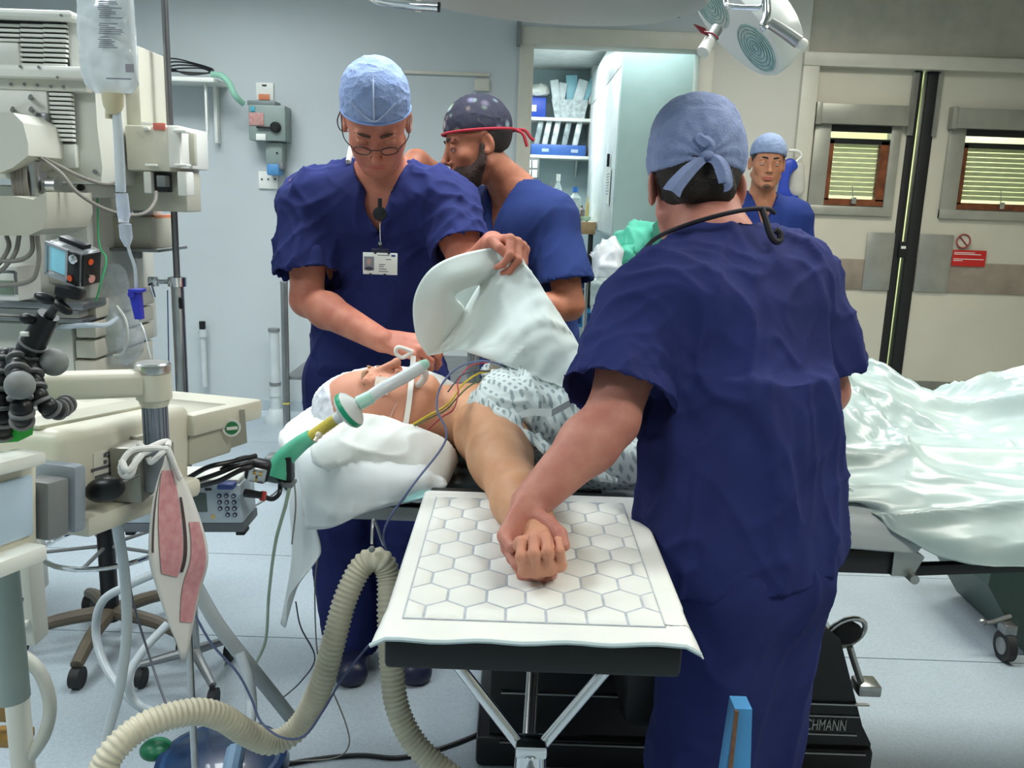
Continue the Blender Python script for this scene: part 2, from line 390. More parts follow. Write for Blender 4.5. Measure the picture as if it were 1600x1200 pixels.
# double doors with vision panels
mDoor = mat('door_laminate', (203, 199, 182), .35, var=.03, vscale=3)
mKick = mat('kick_plate', (150, 152, 146), .35, .85, var=.12, vscale=6)
mWood = mat('hardwood_bead', (120, 66, 36), .45, var=.25, vscale=20)
mPaneG = mat('window_glass', (235, 240, 232), .05, trans=1.0, var=0, alpha=.35)
mSlat = mat('blind_slat', (232, 238, 206), .6, var=.05, vscale=30, trans=.35)
def door(name, x0, x1, wx0, wx1, handle, slats):
    z0, z1 = 1.50, 1.86
    ox0, ox1 = wx0 + .1, wx1 - .06
    d = struct(MB().bx(x0, ox0, WY + .03, WY + .075, .01, DZ - .02).bx(ox1, x1, WY + .03, WY + .075, .01, DZ - .02)
               .bx(ox0, ox1, WY + .03, WY + .075, .01, z0).bx(ox0, ox1, WY + .03, WY + .075, z1 + .06, DZ - .02), name, mDoor)
    f = MB().bx(wx0, ox0, WY + .008, WY + .03, z0 - .09, z1 + .1, .003).bx(ox1, wx1, WY + .008, WY + .03, z0 - .09, z1 + .1, .003)
    f.bx(wx0, wx1, WY + .006, WY + .03, z0 - .09, z0 - .035, .003)
    f.build('vision_frame', mat('anodised', (172, 172, 160), .4, .5), d)
    MB().bx(wx0, wx1 + .02, WY - .03, WY + .03, z1 + .09, z1 + .21, .006).bx(wx0 - .015, wx0 + .02, WY - .034, WY + .03, z1 + .085, z1 + .215, .004).build('blind_box', mat('blindbox', (160, 160, 148), .4, .4), d)
    MB().bx(ox0, ox0 + .03, WY + .02, WY + .07, z0, z1).bx(ox1 - .05, ox1, WY + .02, WY + .07, z0, z1).bx(ox0, ox1, WY + .02, WY + .07, z0 - .03, z0 + .01).build('bead', mWood, d)
    MB().bx(ox0, ox1, WY + .02, WY + .035, z1 - .02, z1 + .012).bx(ox0, ox1, WY + .02, WY + .035, z1 + .05, z1 + .09).build('blind_rail', mBlack, d)
    MB().bx(ox0, ox1, WY + .045, WY + .05, z0, z1 + .04).build('pane', mPaneG, d)
    n = 11
    for i in range(n if slats else 0):
        z = z0 + .03 + (z1 - z0 - .04) * i / n
        MB().box(((ox0 + ox1) / 2, WY + .062, z + .012), (ox1 - ox0 - .09, .003, .026), Matrix.Rotation(math.radians(-24), 3, 'X')).build('slat', mSlat, d)
    hd = MB().cyl(((ox0 + ox1) / 2, WY + .03, z0 + .02), ((ox0 + ox1) / 2 - .02, WY + .01, z0 + .09), .003, seg=8).bx((ox0 + ox1) / 2 - .015, (ox0 + ox1) / 2 + .015, WY + .005, WY + .02, z0 - .02, z0 + .02, .002)
    hd.build('blind_winder', mSteel, d)
    return d
d1 = door('door_1', DX0 + .07, 2.372, 1.80, 2.33, 1, True)
d2 = door('door_2', 2.53, DX1 - .02, 2.625, 3.35, 1, True)
MB().bx(DX0 + .07, 2.372, WY + .02, WY + .03, .95, 1.14, .002).build('push_plate', mat('push_plate_laminate', (158, 146, 132), .4, .3, var=.1), d1)
MB().bx(2.2, 2.372, WY + .014, WY + .02, .95, 1.31, .002).build('push_plate', mat('grey_plate', (168, 168, 160), .35, .6), d1)
MB().bx(2.53, DX1 - .02, WY + .02, WY + .03, .95, 1.14, .002).build('push_plate', MATS['push_plate_laminate'], d2)
MB().bx(2.53, 2.74, WY + .014, WY + .02, .95, 1.31, .002).build('push_plate', MATS['grey_plate'], d2)
MB().bx(DX0 + .07, 2.372, WY + .02, WY + .03, .02, .37, .002).build('kick_plate', mKick, d1)
MB().bx(2.53, DX1 - .02, WY + .02, WY + .03, .02, .37, .002).build('kick_plate', mKick, d2)
MB().bx(2.372, 2.425, WY + .02, WY + .09, .01, DZ - .02, .01).build('edge_seal', mRubber, d1)
MB().bx(2.455, 2.53, WY + .02, WY + .09, .01, DZ - .02, .01).build('edge_seal', mRubber, d2)
MB().bx(2.36, 2.4, WY + .01, WY + .02, 1.9, 2.27, .003).build('cover_strip', mat('clear_strip', (150, 150, 140), .3, alpha=.6), d1)
MB().bx(2.515, 2.545, WY + .01, WY + .02, 1.9, 2.27, .003).build('cover_strip', MATS['clear_strip'], d2)
MB().bx(2.40, 2.45, WY + .0, WY + .02, 1.16, 1.26, .003).build('latch_box', mBlack, d1)
MB().bx(2.41, 2.44, WY - .004, WY + .0, 1.215, 1.232, .001).build('latch_label', mWhiteP, d1)
# no-entry sign and red notice on the second door
sg = MB(); pts = [(2.80 + .042 * math.cos(a), WY + .01, 1.275 + .042 * math.sin(a)) for a in [i * math.pi / 16 for i in range(33)]]
sg.tube(pts, .0045, 6, caps=False).cyl((2.77, WY + .01, 1.305), (2.83, WY + .01, 1.245), .004, seg=6)
mRed = mat('sign_red', (190, 34, 30), .5, var=.03)
t = thing('prohibition_sign', 'round red no entry symbol on the right-hand door above the red notice', 'sign', (2.8, WY + .012, 1.23))
sg.build('ring', mat('sign_ring', (150, 60, 60), .5), t); MB().lathe([(.041, 0), (.041, .002)], (2.8, WY + .018, 1.275), (0, -1, 0)).build('disc', mat('sign_disc', (205, 198, 180), .5), t)
t = thing('notice', 'small red notice with white lines of text on the right-hand door', 'notice', (2.85, WY + .012, 1.12))
MB().bx(2.745, 2.955, WY + .010, WY + .014, 1.12, 1.22).build('board', mRed, t)
def text(s, loc, size, m, parent, rx=90, rz=0, name='lettering', ext=.0006, align='LEFT', mw=None, sx=1.0):
    c = bpy.data.curves.new(name, 'FONT'); c.body = s; c.size = size; c.extrude = ext; c.align_x = align; c.materials.append(m)
    o = bpy.data.objects.new(name, c); COL.objects.link(o)
    if parent is not None: o.parent = parent; loc = Vector(loc) - ORG[parent.name]
    if mw is not None: M = mw.copy(); M.translation = Vector(loc); o.matrix_local = M
    else: o.location = loc; o.rotation_euler = (math.radians(rx), 0, math.radians(rz))
    if sx != 1.0: o.scale = (sx, 1, 1)
    bpy.context.view_layer.update(); me = bpy.data.meshes.new_from_object(o); n = bpy.data.objects.new(name, me); COL.objects.link(n); n.parent = o.parent; n.matrix_local = o.matrix_local.copy(); n['kind_'] = 0; del n['kind_']
    bpy.data.objects.remove(o); bpy.data.curves.remove(c)
    return n
mInkW = mat('white_ink', (235, 230, 225), .6, var=0)
mInk = mat('grey_ink', (90, 92, 98), .6, var=0)
ln = MB()
for i, (z, l) in enumerate(((1.205, .13), (1.195, .17), (1.165, .19), (1.155, .06))): ln.bx(2.752, 2.752 + l, WY + .0085, WY + .0095, z - .003, z + .001)
ln.build('text_lines', mInkW, t)
# corridor behind the doors (its light shows through the blinds and the gap) and the store room
mCorr = mat('corridor_wall', (222, 228, 192), .7, var=.03)
struct(MB().bx(1.42, X1, 8.2, 8.3, 0, 2.6).bx(1.42, X1, WY + PT + .03, 8.3, 2.55, 2.6).bx(X1, X1 + .05, WY + PT, 8.3, 0, 2.6), 'wall_corridor', mCorr)
mStore = mat('store_wall', (186, 204, 206), .6, var=.04, vscale=3)
struct(MB().bx(-.9, 1.37, 8.95, 9.05, 0, 2.75), 'wall_store_back', mStore)
struct(MB().bx(-1.0, -.9, WY + PT, 9.05, 0, 2.75), 'wall_store_left', mStore)
struct(MB().bx(1.32, 1.42, WY + PT, 9.05, 0, 2.75), 'wall_store_right', mStore)
struct(MB().bx(-1.0, 1.42, WY + PT, 9.05, 2.7, 2.78), 'ceiling_store', mCeil)
# ================================================================= people
def V3(p): return np.array(tuple(p), float)
def nrm(v): v = V3(v); return v / np.linalg.norm(v)
def fcone(a, b, ra, rb, n=None, s=1.0):
    """flat-ended cone"""
    c = cone(a, b, ra, rb, n, s); a_, b_ = V3(a), V3(b); L = np.linalg.norm(b_ - a_); d = (b_ - a_) / L
    def fn(X, Y, Z):
        t = (X - a_[0]) * d[0] + (Y - a_[1]) * d[1] + (Z - a_[2]) * d[2]
        return np.maximum(c[0](X, Y, Z), np.maximum(t - L, -t))
    return fn, c[1], c[2]
def sphp(c, r): return ell(c, (r, r, r))
def hframe(f, u):
    f = nrm(f); u = V3(u); u = u - f * (u @ f); u = u / np.linalg.norm(u); r = np.cross(f, u)
    return np.stack([r, f, u], 1)            # columns: right, forward, up
def head_ops(c, f, u, s=1.0, jaw=1.0, nose=1.0, ears=True):
    R = hframe(f, u); c = V3(c)
    p = lambda x, y, z: c + s * (R @ np.array([x, y, z]))
    e = lambda x, y, z, rx, ry, rz: ell(p(x, y, z), (rx * s, ry * s, rz * s), R)
    o = [('+', e(0, -.014, .032, .075, .095, .086), 0),
         ('+', e(0, .022, -.03, .064, .066, .078), .03),
         ('+', e(0, .034, -.068, .050 * jaw, .05, .05), .02),
         ('+', e(0, .066, -.103, .022 * jaw, .018, .016), .02),
         ('+', cone(p(-.052 * jaw, -.002, -.062), p(-.02 * jaw, .06, -.1), .013 * s, .013 * s), .022),
         ('+', cone(p(.052 * jaw, -.002, -.062), p(.02 * jaw, .06, -.1), .013 * s, .013 * s), .022),
         ('+', cone(p(-.038, .074, .016), p(.038, .074, .016), .010 * s), .012)]
    for sg in (-1, 1):
        o += [('-', e(sg * .031, .096, -.003, .017, .013, .0105), .010),
              ('+', e(sg * .031, .071, -.003, .0145, .0125, .0115), .003),
              ('+', e(sg * .042, .052, -.03, .021, .02, .018), .02)]
    o += [('+', cone(p(0, .082, .008), p(0, .1 + .004 * nose, -.034), .0065 * s, .0085 * s * nose), .012),
          ('+', e(0, .103 + .004 * nose, -.038, .0105 * nose, .010, .008), .006)]
    for sg in (-1, 1):
        o += [('+', e(sg * .0115 * nose, .09, -.042, .0068, .009, .0065), .004), ('-', e(sg * .0065, .098, -.0475, .003, .006, .003), .002)]
    o += [('+', e(0, .082, -.068, .024, .012, .010), .012), ('-', e(0, .097, -.0708, .022, .006, .0016), .002), ('-', e(0, .088, -.086, .015, .007, .004), .007)]
    if ears:
        for sg in (-1, 1):
            Re = R @ np.array(Matrix.Rotation(sg * .38, 3, 'Z') @ Matrix.Rotation(-.15, 3, 'X'))
            o += [('+', ell(p(sg * .079, -.012, -.008), (.0075 * s, .019 * s, .032 * s), Re), .006),
                  ('+', ell(p(sg * .080, -.005, -.032), (.006 * s, .010 * s, .011 * s), Re), .006),
                  ('-', ell(p(sg * .088, -.008, -.006), (.006 * s, .011 * s, .020 * s), Re), .004)]
    return o, p, R
def ortho(d, n):
    d = nrm(d); n = V3(n); n = n - d * (n @ d); return d, n / np.linalg.norm(n)
def hand_ops(W, d, n, right=True, s=1.0, curl=((30, 40, 25),) * 4, spread=4, thumb=(-10, 35, 0.5), fr=1.0, tpts=None):
    """W wrist, d towards the knuckles, n out of the back of the hand; thumb=(lift, bend, towards the fingers)"""
    d, n = ortho(d, n); t = np.cross(n, d) if right else np.cross(d, n); W = V3(W)
    o = [('+', ell(W + s * (d * .052 - n * .003), (.036 * s, .052 * s, .0125 * s), np.stack([t, d, n], 1)), .012)]
    o += [('+', ell(W + s * (d * .038 + t * .022 - n * .011), (.016 * s, .03 * s, .013 * s), np.stack([t, d, n], 1)), .01)]
    offs_ = (.029, .0095, -.0105, -.029); kn = (.092, .097, .092, .083); L = ((.044, .027, .02), (.048, .031, .021), (.045, .028, .021), (.036, .021, .018))
    tips = []
    for i in range(4):
        K = W + s * (d * kn[i] + t * offs_[i]); o.append(('+', cone(W + s * (d * .012 + t * offs_[i] * .55), K, .0125 * s, .0105 * s), .01))
        a = 0; p = K; r = (.0098, .0088, .0080, .0066) if i < 3 else (.0085, .0077, .007, .0058); sp = math.radians(spread * (1.5 - i))
        dd = d * math.cos(sp) + t * math.sin(sp)
        for j in range(3):
            a += math.radians(curl[i][j]); v = dd * math.cos(a) - n * math.sin(a); q = p + v * L[i][j] * s
            o.append(('+', cone(p, q, r[j] * s * fr, r[j + 1] * s * fr), .0035 if j else .005))
            o.append(('+', sphp(p + n * .001, r[j] * 1.05 * s * fr), .002)); p = q
        tips.append((p, v, n * math.cos(a) + dd * math.sin(a), r[3] * s))
    if tpts is not None:
        T = [V3(q) for q in tpts]; rr = [.0150, .0125, .0112, .0085]
        for i in range(3): o.append(('+', cone(T[i], T[i + 1], rr[i] * s, rr[i + 1] * s), (.012, .004, .003)[i]))
        return o, tips + [(T[3], nrm(T[3] - T[2]), n, .0085 * s)]
    lift, bend, tow = thumb
    b = W + s * (d * .018 + t * .02 - n * .008); v = nrm(d * (.55 + tow) + t * .75 + n * math.sin(math.radians(lift)) - n * .25); q = b + v * .046 * s
    o.append(('+', cone(b, q, .0155 * s, .0122 * s), .012)); c1 = nrm(d * .6 - t * .6 - n * .5)
    v2 = nrm(v * math.cos(math.radians(bend)) + c1 * math.sin(math.radians(bend))); q2 = q + v2 * .032 * s; o.append(('+', cone(q, q2, .0118 * s, .0105 * s), .004))
    v3 = nrm(v * math.cos(math.radians(bend * 1.7)) + c1 * math.sin(math.radians(bend * 1.7))); q3 = q2 + v3 * .024 * s; o.append(('+', cone(q2, q3, .0108 * s, .0082 * s), .003))
    nt_ = nrm(np.cross(v3, np.cross(t, v3) if abs(v3 @ t) < .9 else n)); tips.append((q3, v3, n, .0085 * s))
    return o, tips
def field_mesh(ops, h, lo=None, hi=None, smooth_it=1):
    return blob(None, ops, h, None, lo=lo, hi=hi, smooth_it=smooth_it)
def body_mesh(name, ops, h, m, parent, refine=()):
    fine = [[(V3(c)[i] - r, V3(c)[i] + r, h2) for c, r, h2 in refine] for i in range(3)]
    return blob(name, ops, max(h, .009), m, parent, fine=fine)
def skin(name, rgb, rgb2):
    return mat(name, rgb, .52, var=.1, vscale=22, rgb2=rgb2, bump=.12, bscale=420, sss=.12, spec=.35, vdetail=5)
mHair = mat('dark_hair', (34, 28, 25), .6, var=.25, vscale=160, bump=.6, bscale=380)
mCap = mat('blue_cap_cloth', (122, 144, 186), .85, var=.12, vscale=26, rgb2=(142, 162, 200), bump=.25, bscale=240, vdetail=5)
mScrub = mat('navy_scrub_cotton', (38, 46, 98), .85, var=.1, vscale=7, bump=.12, bscale=600, spec=.2)
mScrub2 = mat('dark_navy_scrub_cotton', (34, 50, 100), .85, var=.1, vscale=7, bump=.12, bscale=600, spec=.2)
mEye = mat('eye_white', (205, 200, 195), .25, var=0); mIris = mat('iris', (40, 28, 22), .2, var=0)
mLip = mat('lips', (168, 96, 88), .45, var=.05)
mNail = mat('nail', (214, 160, 145), .3, var=0)
def wrinkle(amp, mats3, seed=0, ridge=True):
    """mats3: list of (3x3 scale matrix or scale triple, weight)"""
    def fn(P):
        r = 0
        for i, (S, wgt) in enumerate(mats3):
            S = np.array(S, float); Q = P @ S.T if S.ndim == 2 else P * S
            wob = vn(P * 6 + 3.1 * i, seed + 50 + i)[:, None] * .35
            v = vn(Q + wob, seed + i); v2 = vn(Q * 2.1 + wob + 7, seed + 20 + i)
            r = r + wgt * ((np.exp(-np.abs(v) * 5) * 1.3 - .5) * .75 + .25 * v2 if ridge else v + .4 * v2)
        return amp * r
    return fn
def rotscale(axis_long, sl, sc):
    """noise scale matrix: coarse along axis_long (sl), fine across (sc)"""
    a = nrm(axis_long); b = nrm(np.cross(a, (0.3, .9, .2))); c = np.cross(a, b); return np.stack([a * sl, b * sc, c * sc])
def bulge(c, r, a):
    c = V3(c); return lambda P: a * np.exp(-((P - c) ** 2).sum(1) / (r * r))
def eyes(p, R, s, parent, glance=0.0, drop=0.0):
    for sg in (-1, 1):
        c = p(sg * .031, .0735, -.003)
        e = MB().sph(tuple(c), .0125 * s, 16, 12).build('eyeball', mEye, parent)
        ci = p(sg * .031 + glance, .0735 + .0078 - drop * .25, -.0038 - drop)
        MB().sph(tuple(ci), .0052 * s, 12, 8).build('iris', mIris, e)
def brows(p, s, parent, m, z=.019, lift=0):
    for sg in (-1, 1):
        pts = [p(sg * x, y, z + dz) for x, y, dz in ((.012, .0885, -.001), (.024, .088, .003), (.038, .082, .003), (.049, .07, -.003))]
        MB().tube([tuple(q) for q in pts], lambda L, t: .0042 * s * (1 - .5 * abs(t - .35)), 6, 4, flat=tuple(p(0, 1, 0) - p(0, 0, 0)), fs=.45).build('eyebrow', m, parent)
def lips(p, R, s, parent, m=None, w=1.0):
    a = ell(p(0, .0885, -.0665), (.021 * w * s, .0075 * s, .0038 * s), R); b = ell(p(0, .0875, -.0755), (.018 * w * s, .0080 * s, .0046 * s), R)
    blob('lips', [('+', a, 0), ('+', b, 0)], .0013, m or mLip, parent)
def nails(tips, parent, upto=5):
    for (q, v, nn, r) in tips[:upto]:
        R = hframe(v, nn); MB().sph(tuple(q + V3(nn) * r * .72 - v * .001), (r * .68, r * .85, r * .3), 10, 6, rot=Matrix(R.tolist())).build('fingernail', mNail, parent)
def torso(J, g=0.0):
    """common torso primitives, grown by g"""
    fr = nrm(J['front']); P, W_, C, N = [V3(J[k]) for k in ('pelvis', 'waist', 'chest', 'neck')]; SL, SR = V3(J['SL']), V3(J['SR'])
    w = J.get('w', 1.0); ax = nrm(C - P)
    sd = nrm(SR - SL)
    o = [('+', cone(P - sd * .045 * w, W_ - sd * .03 * w, .118 * w + g, .108 * w + g, fr, 1.12), 0), ('+', cone(P + sd * .045 * w, W_ + sd * .03 * w, .118 * w + g, .108 * w + g, fr, 1.12), .03),
         ('+', cone(W_ - sd * .03 * w, C - sd * .05 * w, .108 * w + g, .118 * w + g, fr, 1.1), .04), ('+', cone(W_ + sd * .03 * w, C + sd * .05 * w, .108 * w + g, .118 * w + g, fr, 1.1), .04),
         ('+', cone(SL * .87 + SR * .13, SR * .87 + SL * .13, .066 * w + g, .066 * w + g), .07),
         ('+', cone(SL * .85 + SR * .15, N, .05 * w + g, .05 + g), .05), ('+', cone(SR * .85 + SL * .15, N, .05 * w + g, .05 + g), .05)]
    return o
def arm_ops(S, E, W_, s=1.0):
    S, E, W_ = V3(S), V3(E), V3(W_); m1 = S + (E - S) * .45; m2 = E + (W_ - E) * .28
    return [('+', sphp(S, .058 * s), .04), ('+', cone(S, m1, .054 * s, .051 * s), .03), ('+', cone(m1, E, .050 * s, .041 * s), .02),
            ('+', cone(E, m2, .041 * s, .044 * s), .02), ('+', cone(m2, W_, .044 * s, .0285 * s), .02)]
def sleeve_ops(S, E, f=.8, r0=.075, r1=.085, k=.05):
    S, E = V3(S), V3(E); e = S + (E - S) * f
    return [('+', sphp(S, r0), k), ('+', fcone(S, e, r0, r1), .03)], ('-', fcone(S + (E - S) * (f - .22), S + (E - S) * (f + .1), r1 - .022, r1 - .006), .006)
def vcut(N, front, side, up, w, dep, back=.0):
    """the V opening of a scrub top, cut from the front"""
    N, f, sd, u = V3(N), nrm(front), nrm(side), nrm(up)
    def fn(X, Y, Z):
        x = (X - N[0]) * sd[0] + (Y - N[1]) * sd[1] + (Z - N[2]) * sd[2]; y = (X - N[0]) * f[0] + (Y - N[1]) * f[1] + (Z - N[2]) * f[2]
        z = (X - N[0]) * u[0] + (Y - N[1]) * u[1] + (Z - N[2]) * u[2]
        hw = w * np.clip((z + dep) / dep, -.4, 1.15)
        return np.maximum(np.maximum((np.abs(x) - hw) * .8, back - y), z - .25)
    return fn, N - .3, N + .3
def legs_ops(hip, knee, ank, g=0.0, r=(.088, .062, .04)):
    return [('+', cone(hip, knee, r[0] + g, r[1] + g), .04), ('+', cone(knee, ank, r[1] + g, r[2] + g), .03)]
def shoe(parent, heel, toe, m, name='clog'):
    h, t = V3(heel), V3(toe); d = nrm(t - h); s_ = np.array([0, 0, 1.0])
    blob(name, [('+', cone(h + s_ * .035, t + s_ * .03, .04, .046, np.cross(d, s_), .9), 0), ('+', cone(h + s_ * .06, h + d * .06 + s_ * .06, .038, .04), .02), ('&', half((h[0], h[1], .004), (0, 0, -1)), 0)], .006, m, parent)
UP = (0, 0, 1)
# ---------------------------------------------------------------- man with glasses and badge, behind the table
skA = skin('skin_ruddy', (194, 130, 106), (172, 102, 84))
def man_with_badge():
    t = thing('person', 'bowed man in navy scrubs, pale blue cap and glasses, holding up the white sheet', 'person', (-.38, 2.42, 0))
    J = dict(pelvis=(-.40, 2.45, .93), waist=(-.39, 2.42, 1.12), chest=(-.37, 2.39, 1.33), neck=(-.365, 2.36, 1.47), SL=(-.185, 2.34, 1.415), SR=(-.56, 2.34, 1.41), front=(.05, -1, -.1), w=1.06)
    HC = V3((-.357, 2.215, 1.606)); hf = nrm((.10, -.70, -.66)); hu = nrm((.06, -.66, .75))
    hops, p, R = head_ops(HC, hf, hu, 1.0, jaw=1.08, nose=1.1)
    ELr, WRr = (-.545, 2.26, 1.15), (-.315, 2.05, 1.083); ELl, WRl = (-.115, 2.19, 1.225), (-.055, 1.99, 1.325)
    ops = torso(J, -.012)
    ops += [('+', cone(J['neck'], HC + V3((0, .05, -.045)), .062, .056), .05)]
    ops += arm_ops(J['SR'], ELr, WRr, 1.02) + arm_ops(J['SL'], ELl, WRl, 1.02)
    ops += legs_ops((-.49, 2.45, .88), (-.49, 2.42, .5), (-.46, 2.47, .09), -.012) + legs_ops((-.30, 2.46, .88), (-.29, 2.43, .5), (-.29, 2.5, .09), -.012)
    ops += hops
    h1, tp1 = hand_ops(WRr, (.97, -.15, -.10), (-.05, -.62, .78), True, 1.0, ((38, 42, 20), (42, 46, 20), (48, 48, 25), (52, 50, 30)), 2, (-15, 40, .6))
    h2, tp2 = hand_ops(WRl, (.62, -.72, .05), (.35, .22, .9), False, 1.0, ((62, 60, 40), (62, 62, 42), (66, 62, 42), (70, 60, 42)), 1, (5, 55, .55))
    ops += h1 + h2
    body = body_mesh('body', ops, .006, skA, t, [(HC, .165, .003), (V3(WRr) + V3((-.02, .0, .03)), .22, .003), (V3(WRl) + V3((.0, -.01, .0)), .17, .003)])
    eyes(p, R, 1.0, body, drop=.004)
    # lids: nearly closed, looking down
    for sg in (-1, 1):
        c = p(sg * .031, .0745, -.0015)
        blob('eyelid', [('+', sphp(c, .0142), 0), ('&', half(p(sg * .031, .0745, -.0065), -(R @ np.array([0, .35, 1.0]))), 0)], .0013, skA, body)
    brows(p, 1.06, body, mat('brown_hair', (72, 50, 38), .7, var=.2, vscale=200)); lips(p, R, 1.06, body, mat('lips_ruddy', (190, 104, 94), .45, var=.05))
    nails(tp1, body, 0)
    hair = blob('hair', [('+', offs(ell(p(0, -.018, .028), (.0815, .1, .092), R), .0015), 0), ('-', ell(p(0, .07, -.03), (.07, .075, .078), R), .006), ('-', half(p(0, 0, -.052), -(R @ np.array([0, .25, -1.0])) * -1), 0)], .003,
                mat('dark_brown_hair', (46, 36, 32), .65, var=.25, vscale=140, bump=.6, bscale=380), t)
    cops = [('+', ell(p(0, -.012, .05), (.085, .108, .098), R), 0), ('+', ell(p(0, .004, .096), (.07, .07, .055), R), .03), ('&', half(p(0, .08, .056), R @ np.array([0, .30, -1.0])), .006)]
    cap = blob('surgical_cap', cops, .0028, mCap, t, disp=wrinkle(.0022, [((30, 30, 55), 1.0), ((70, 70, 70), .5)], 5))
    MB().tube([tuple(p(0, y, z)) for y, z in ((.094, .07), (.088, .1), (.07, .127), (.04, .146), (0, .15), (-.04, .14))], .0022, 6, 4).build('seam', mat('pale_seam', (176, 190, 214), .8), cap)
    MB().tube([tuple(p(x, .099 - abs(x) * .5, z)) for x, z in ((-.05, .106), (-.025, .085), (0, .073), (.028, .085), (.055, .108))], .002, 6, 4).build('seam', MATS['pale_seam'], cap)
    # cap hem
    hem = [tuple(p(.0845 * math.sin(a), -.012 + .107 * math.cos(a), .056 + .30 * (-.010 + .106 * math.cos(a) - .08))) for a in [i * math.pi / 16 for i in range(33)]]
    MB().tube(hem, .003, 6, caps=False).build('hem', mat('cap_hem', (128, 156, 206), .8), cap)
    # glasses
    g = thing_part = MB()
    gl = mat('glasses_metal', (60, 56, 54), .3, .7); lens = mat('lens_glass', (240, 245, 245), .03, trans=1.0, alpha=.25, var=0)
    rims = MB()
    for sg in (-1, 1):
        pts = [tuple(p(sg * (.033 + .0205 * math.cos(a)), .104 - .008 * abs(math.cos(a) * .6 + .4) * 1.0, -.012 + .0112 * math.sin(a))) for a in [i * math.pi / 10 for i in range(21)]]
        rims.tube(pts, .0013, 6, caps=False); rims.tube([tuple(p(sg * .056, .098, -.006)), tuple(p(sg * .078, .06, -.002)), tuple(p(sg * .084, -.012, .006)), tuple(p(sg * .084, -.03, -.012))], .0014, 6, 5)
    rims.tube([tuple(p(-.011, .104, -.008)), tuple(p(0, .109, -.004)), tuple(p(.011, .104, -.008))], .0013, 6, 4)
    gg = rims.build('glasses', gl, t)
    for sg in (-1, 1):
        MB().sph(tuple(p(sg * .033, .1, -.012)), (.0195, .0012, .0105), 16, 8, rot=Matrix(R.tolist())).build('lens', lens, gg)
    MB().tube([tuple(p(.082, -.02, .02)), tuple(p(.098, -.03, -.03)), tuple(p(.09, -.06, -.085)), tuple(p(.05, -.09, -.10))], .0016, 6, 6).build('glasses_cord', mBlack, t)
    # scrub top
    s1, c1 = sleeve_ops(J['SR'], ELr, .76, .066, .092); s2, c2 = sleeve_ops(J['SL'], ELl, .66, .066, .086)
    g = torso(J, .012) + s1 + s2
    g += [('+', fcone((-.40, 2.45, .78), (-.385, 2.42, 1.15), .165, .155, J['front'], 1.25), .05)]
    g += [('+', cone((-.50, 2.37, 1.36), (-.48, 2.40, 1.1), .07, .07), .05), ('+', cone((-.24, 2.37, 1.36), (-.27, 2.40, 1.1), .07, .07), .05)]
    g += [c1, c2, ('-', vcut((-.362, 2.33, 1.50), (.03, -1, .05), (1, 0, 0), UP, .062, .185, back=-.02), .004), ('-', ell((-.362, 2.345, 1.535), (.074, .075, .085)), .01), ('&', half((0, 0, .78), (0, 0, -1)), 0)]
    dsp = wrinkle(.012, [(rotscale((.3, 0, 1), 3, 13), 1.0), (rotscale((1, 0, .9), 5, 22), .6), (rotscale((-.5, 0, 1), 3, 18), .5)], 11)
    top = blob('scrub_top', g, .0065, mScrub, t, disp=dsp)
    # v-neck facing band
    nb = MB()
    vz = lambda x: 1.315 + (abs(x) / .062) * .185
    nb.tube([(-.362 + x, 2.262 + abs(x) * .35 + .004 * (1 - abs(x) / .06), 1.318 + abs(x) / .062 * .17) for x in (-.062, -.045, -.03, -.015, 0, .015, .03, .045, .062)], .006, 8, 2, flat=(0, -1, 0), fs=.4)
    MB().tube([(-.445, 2.31, 1.505), (-.44, 2.36, 1.55), (-.40, 2.42, 1.565)], .007, 8, 4, flat=(0, 0, 1), fs=1.6).build('mask_tape', mWhiteP, t)
    MB().bx(-.275, -.17, 2.255, 2.262, 1.19, 1.3, .002).build('breast_pocket', mScrub, t) if False else None
    # trousers
    tr = legs_ops((-.49, 2.45, .88), (-.50, 2.42, .5), (-.47, 2.47, .05), .02, (.095, .078, .066)) + legs_ops((-.30, 2.46, .88), (-.29, 2.43, .5), (-.29, 2.5, .05), .02, (.095, .078, .066))
    tr += [('+', cone((-.46, 2.45, .92), (-.33, 2.45, .92), .13, .13, J['front'], 1.2), .05), ('&', half((0, 0, .045), (0, 0, -1)), 0)]
    blob('scrub_trousers', tr, .009, mScrub, t, disp=wrinkle(.007, [(rotscale((0, 0, 1), 3, 12), 1), ((14, 14, 14), .5)], 3))
    shoe(t, (-.46, 2.49, 0), (-.45, 2.34, 0), mat('navy_clog', (28, 34, 60), .4)); shoe(t, (-.28, 2.52, 0), (-.26, 2.36, 0), MATS['navy_clog'])
    return t, p, R, tp1
manA, pA, RA, tpA = man_with_badge()
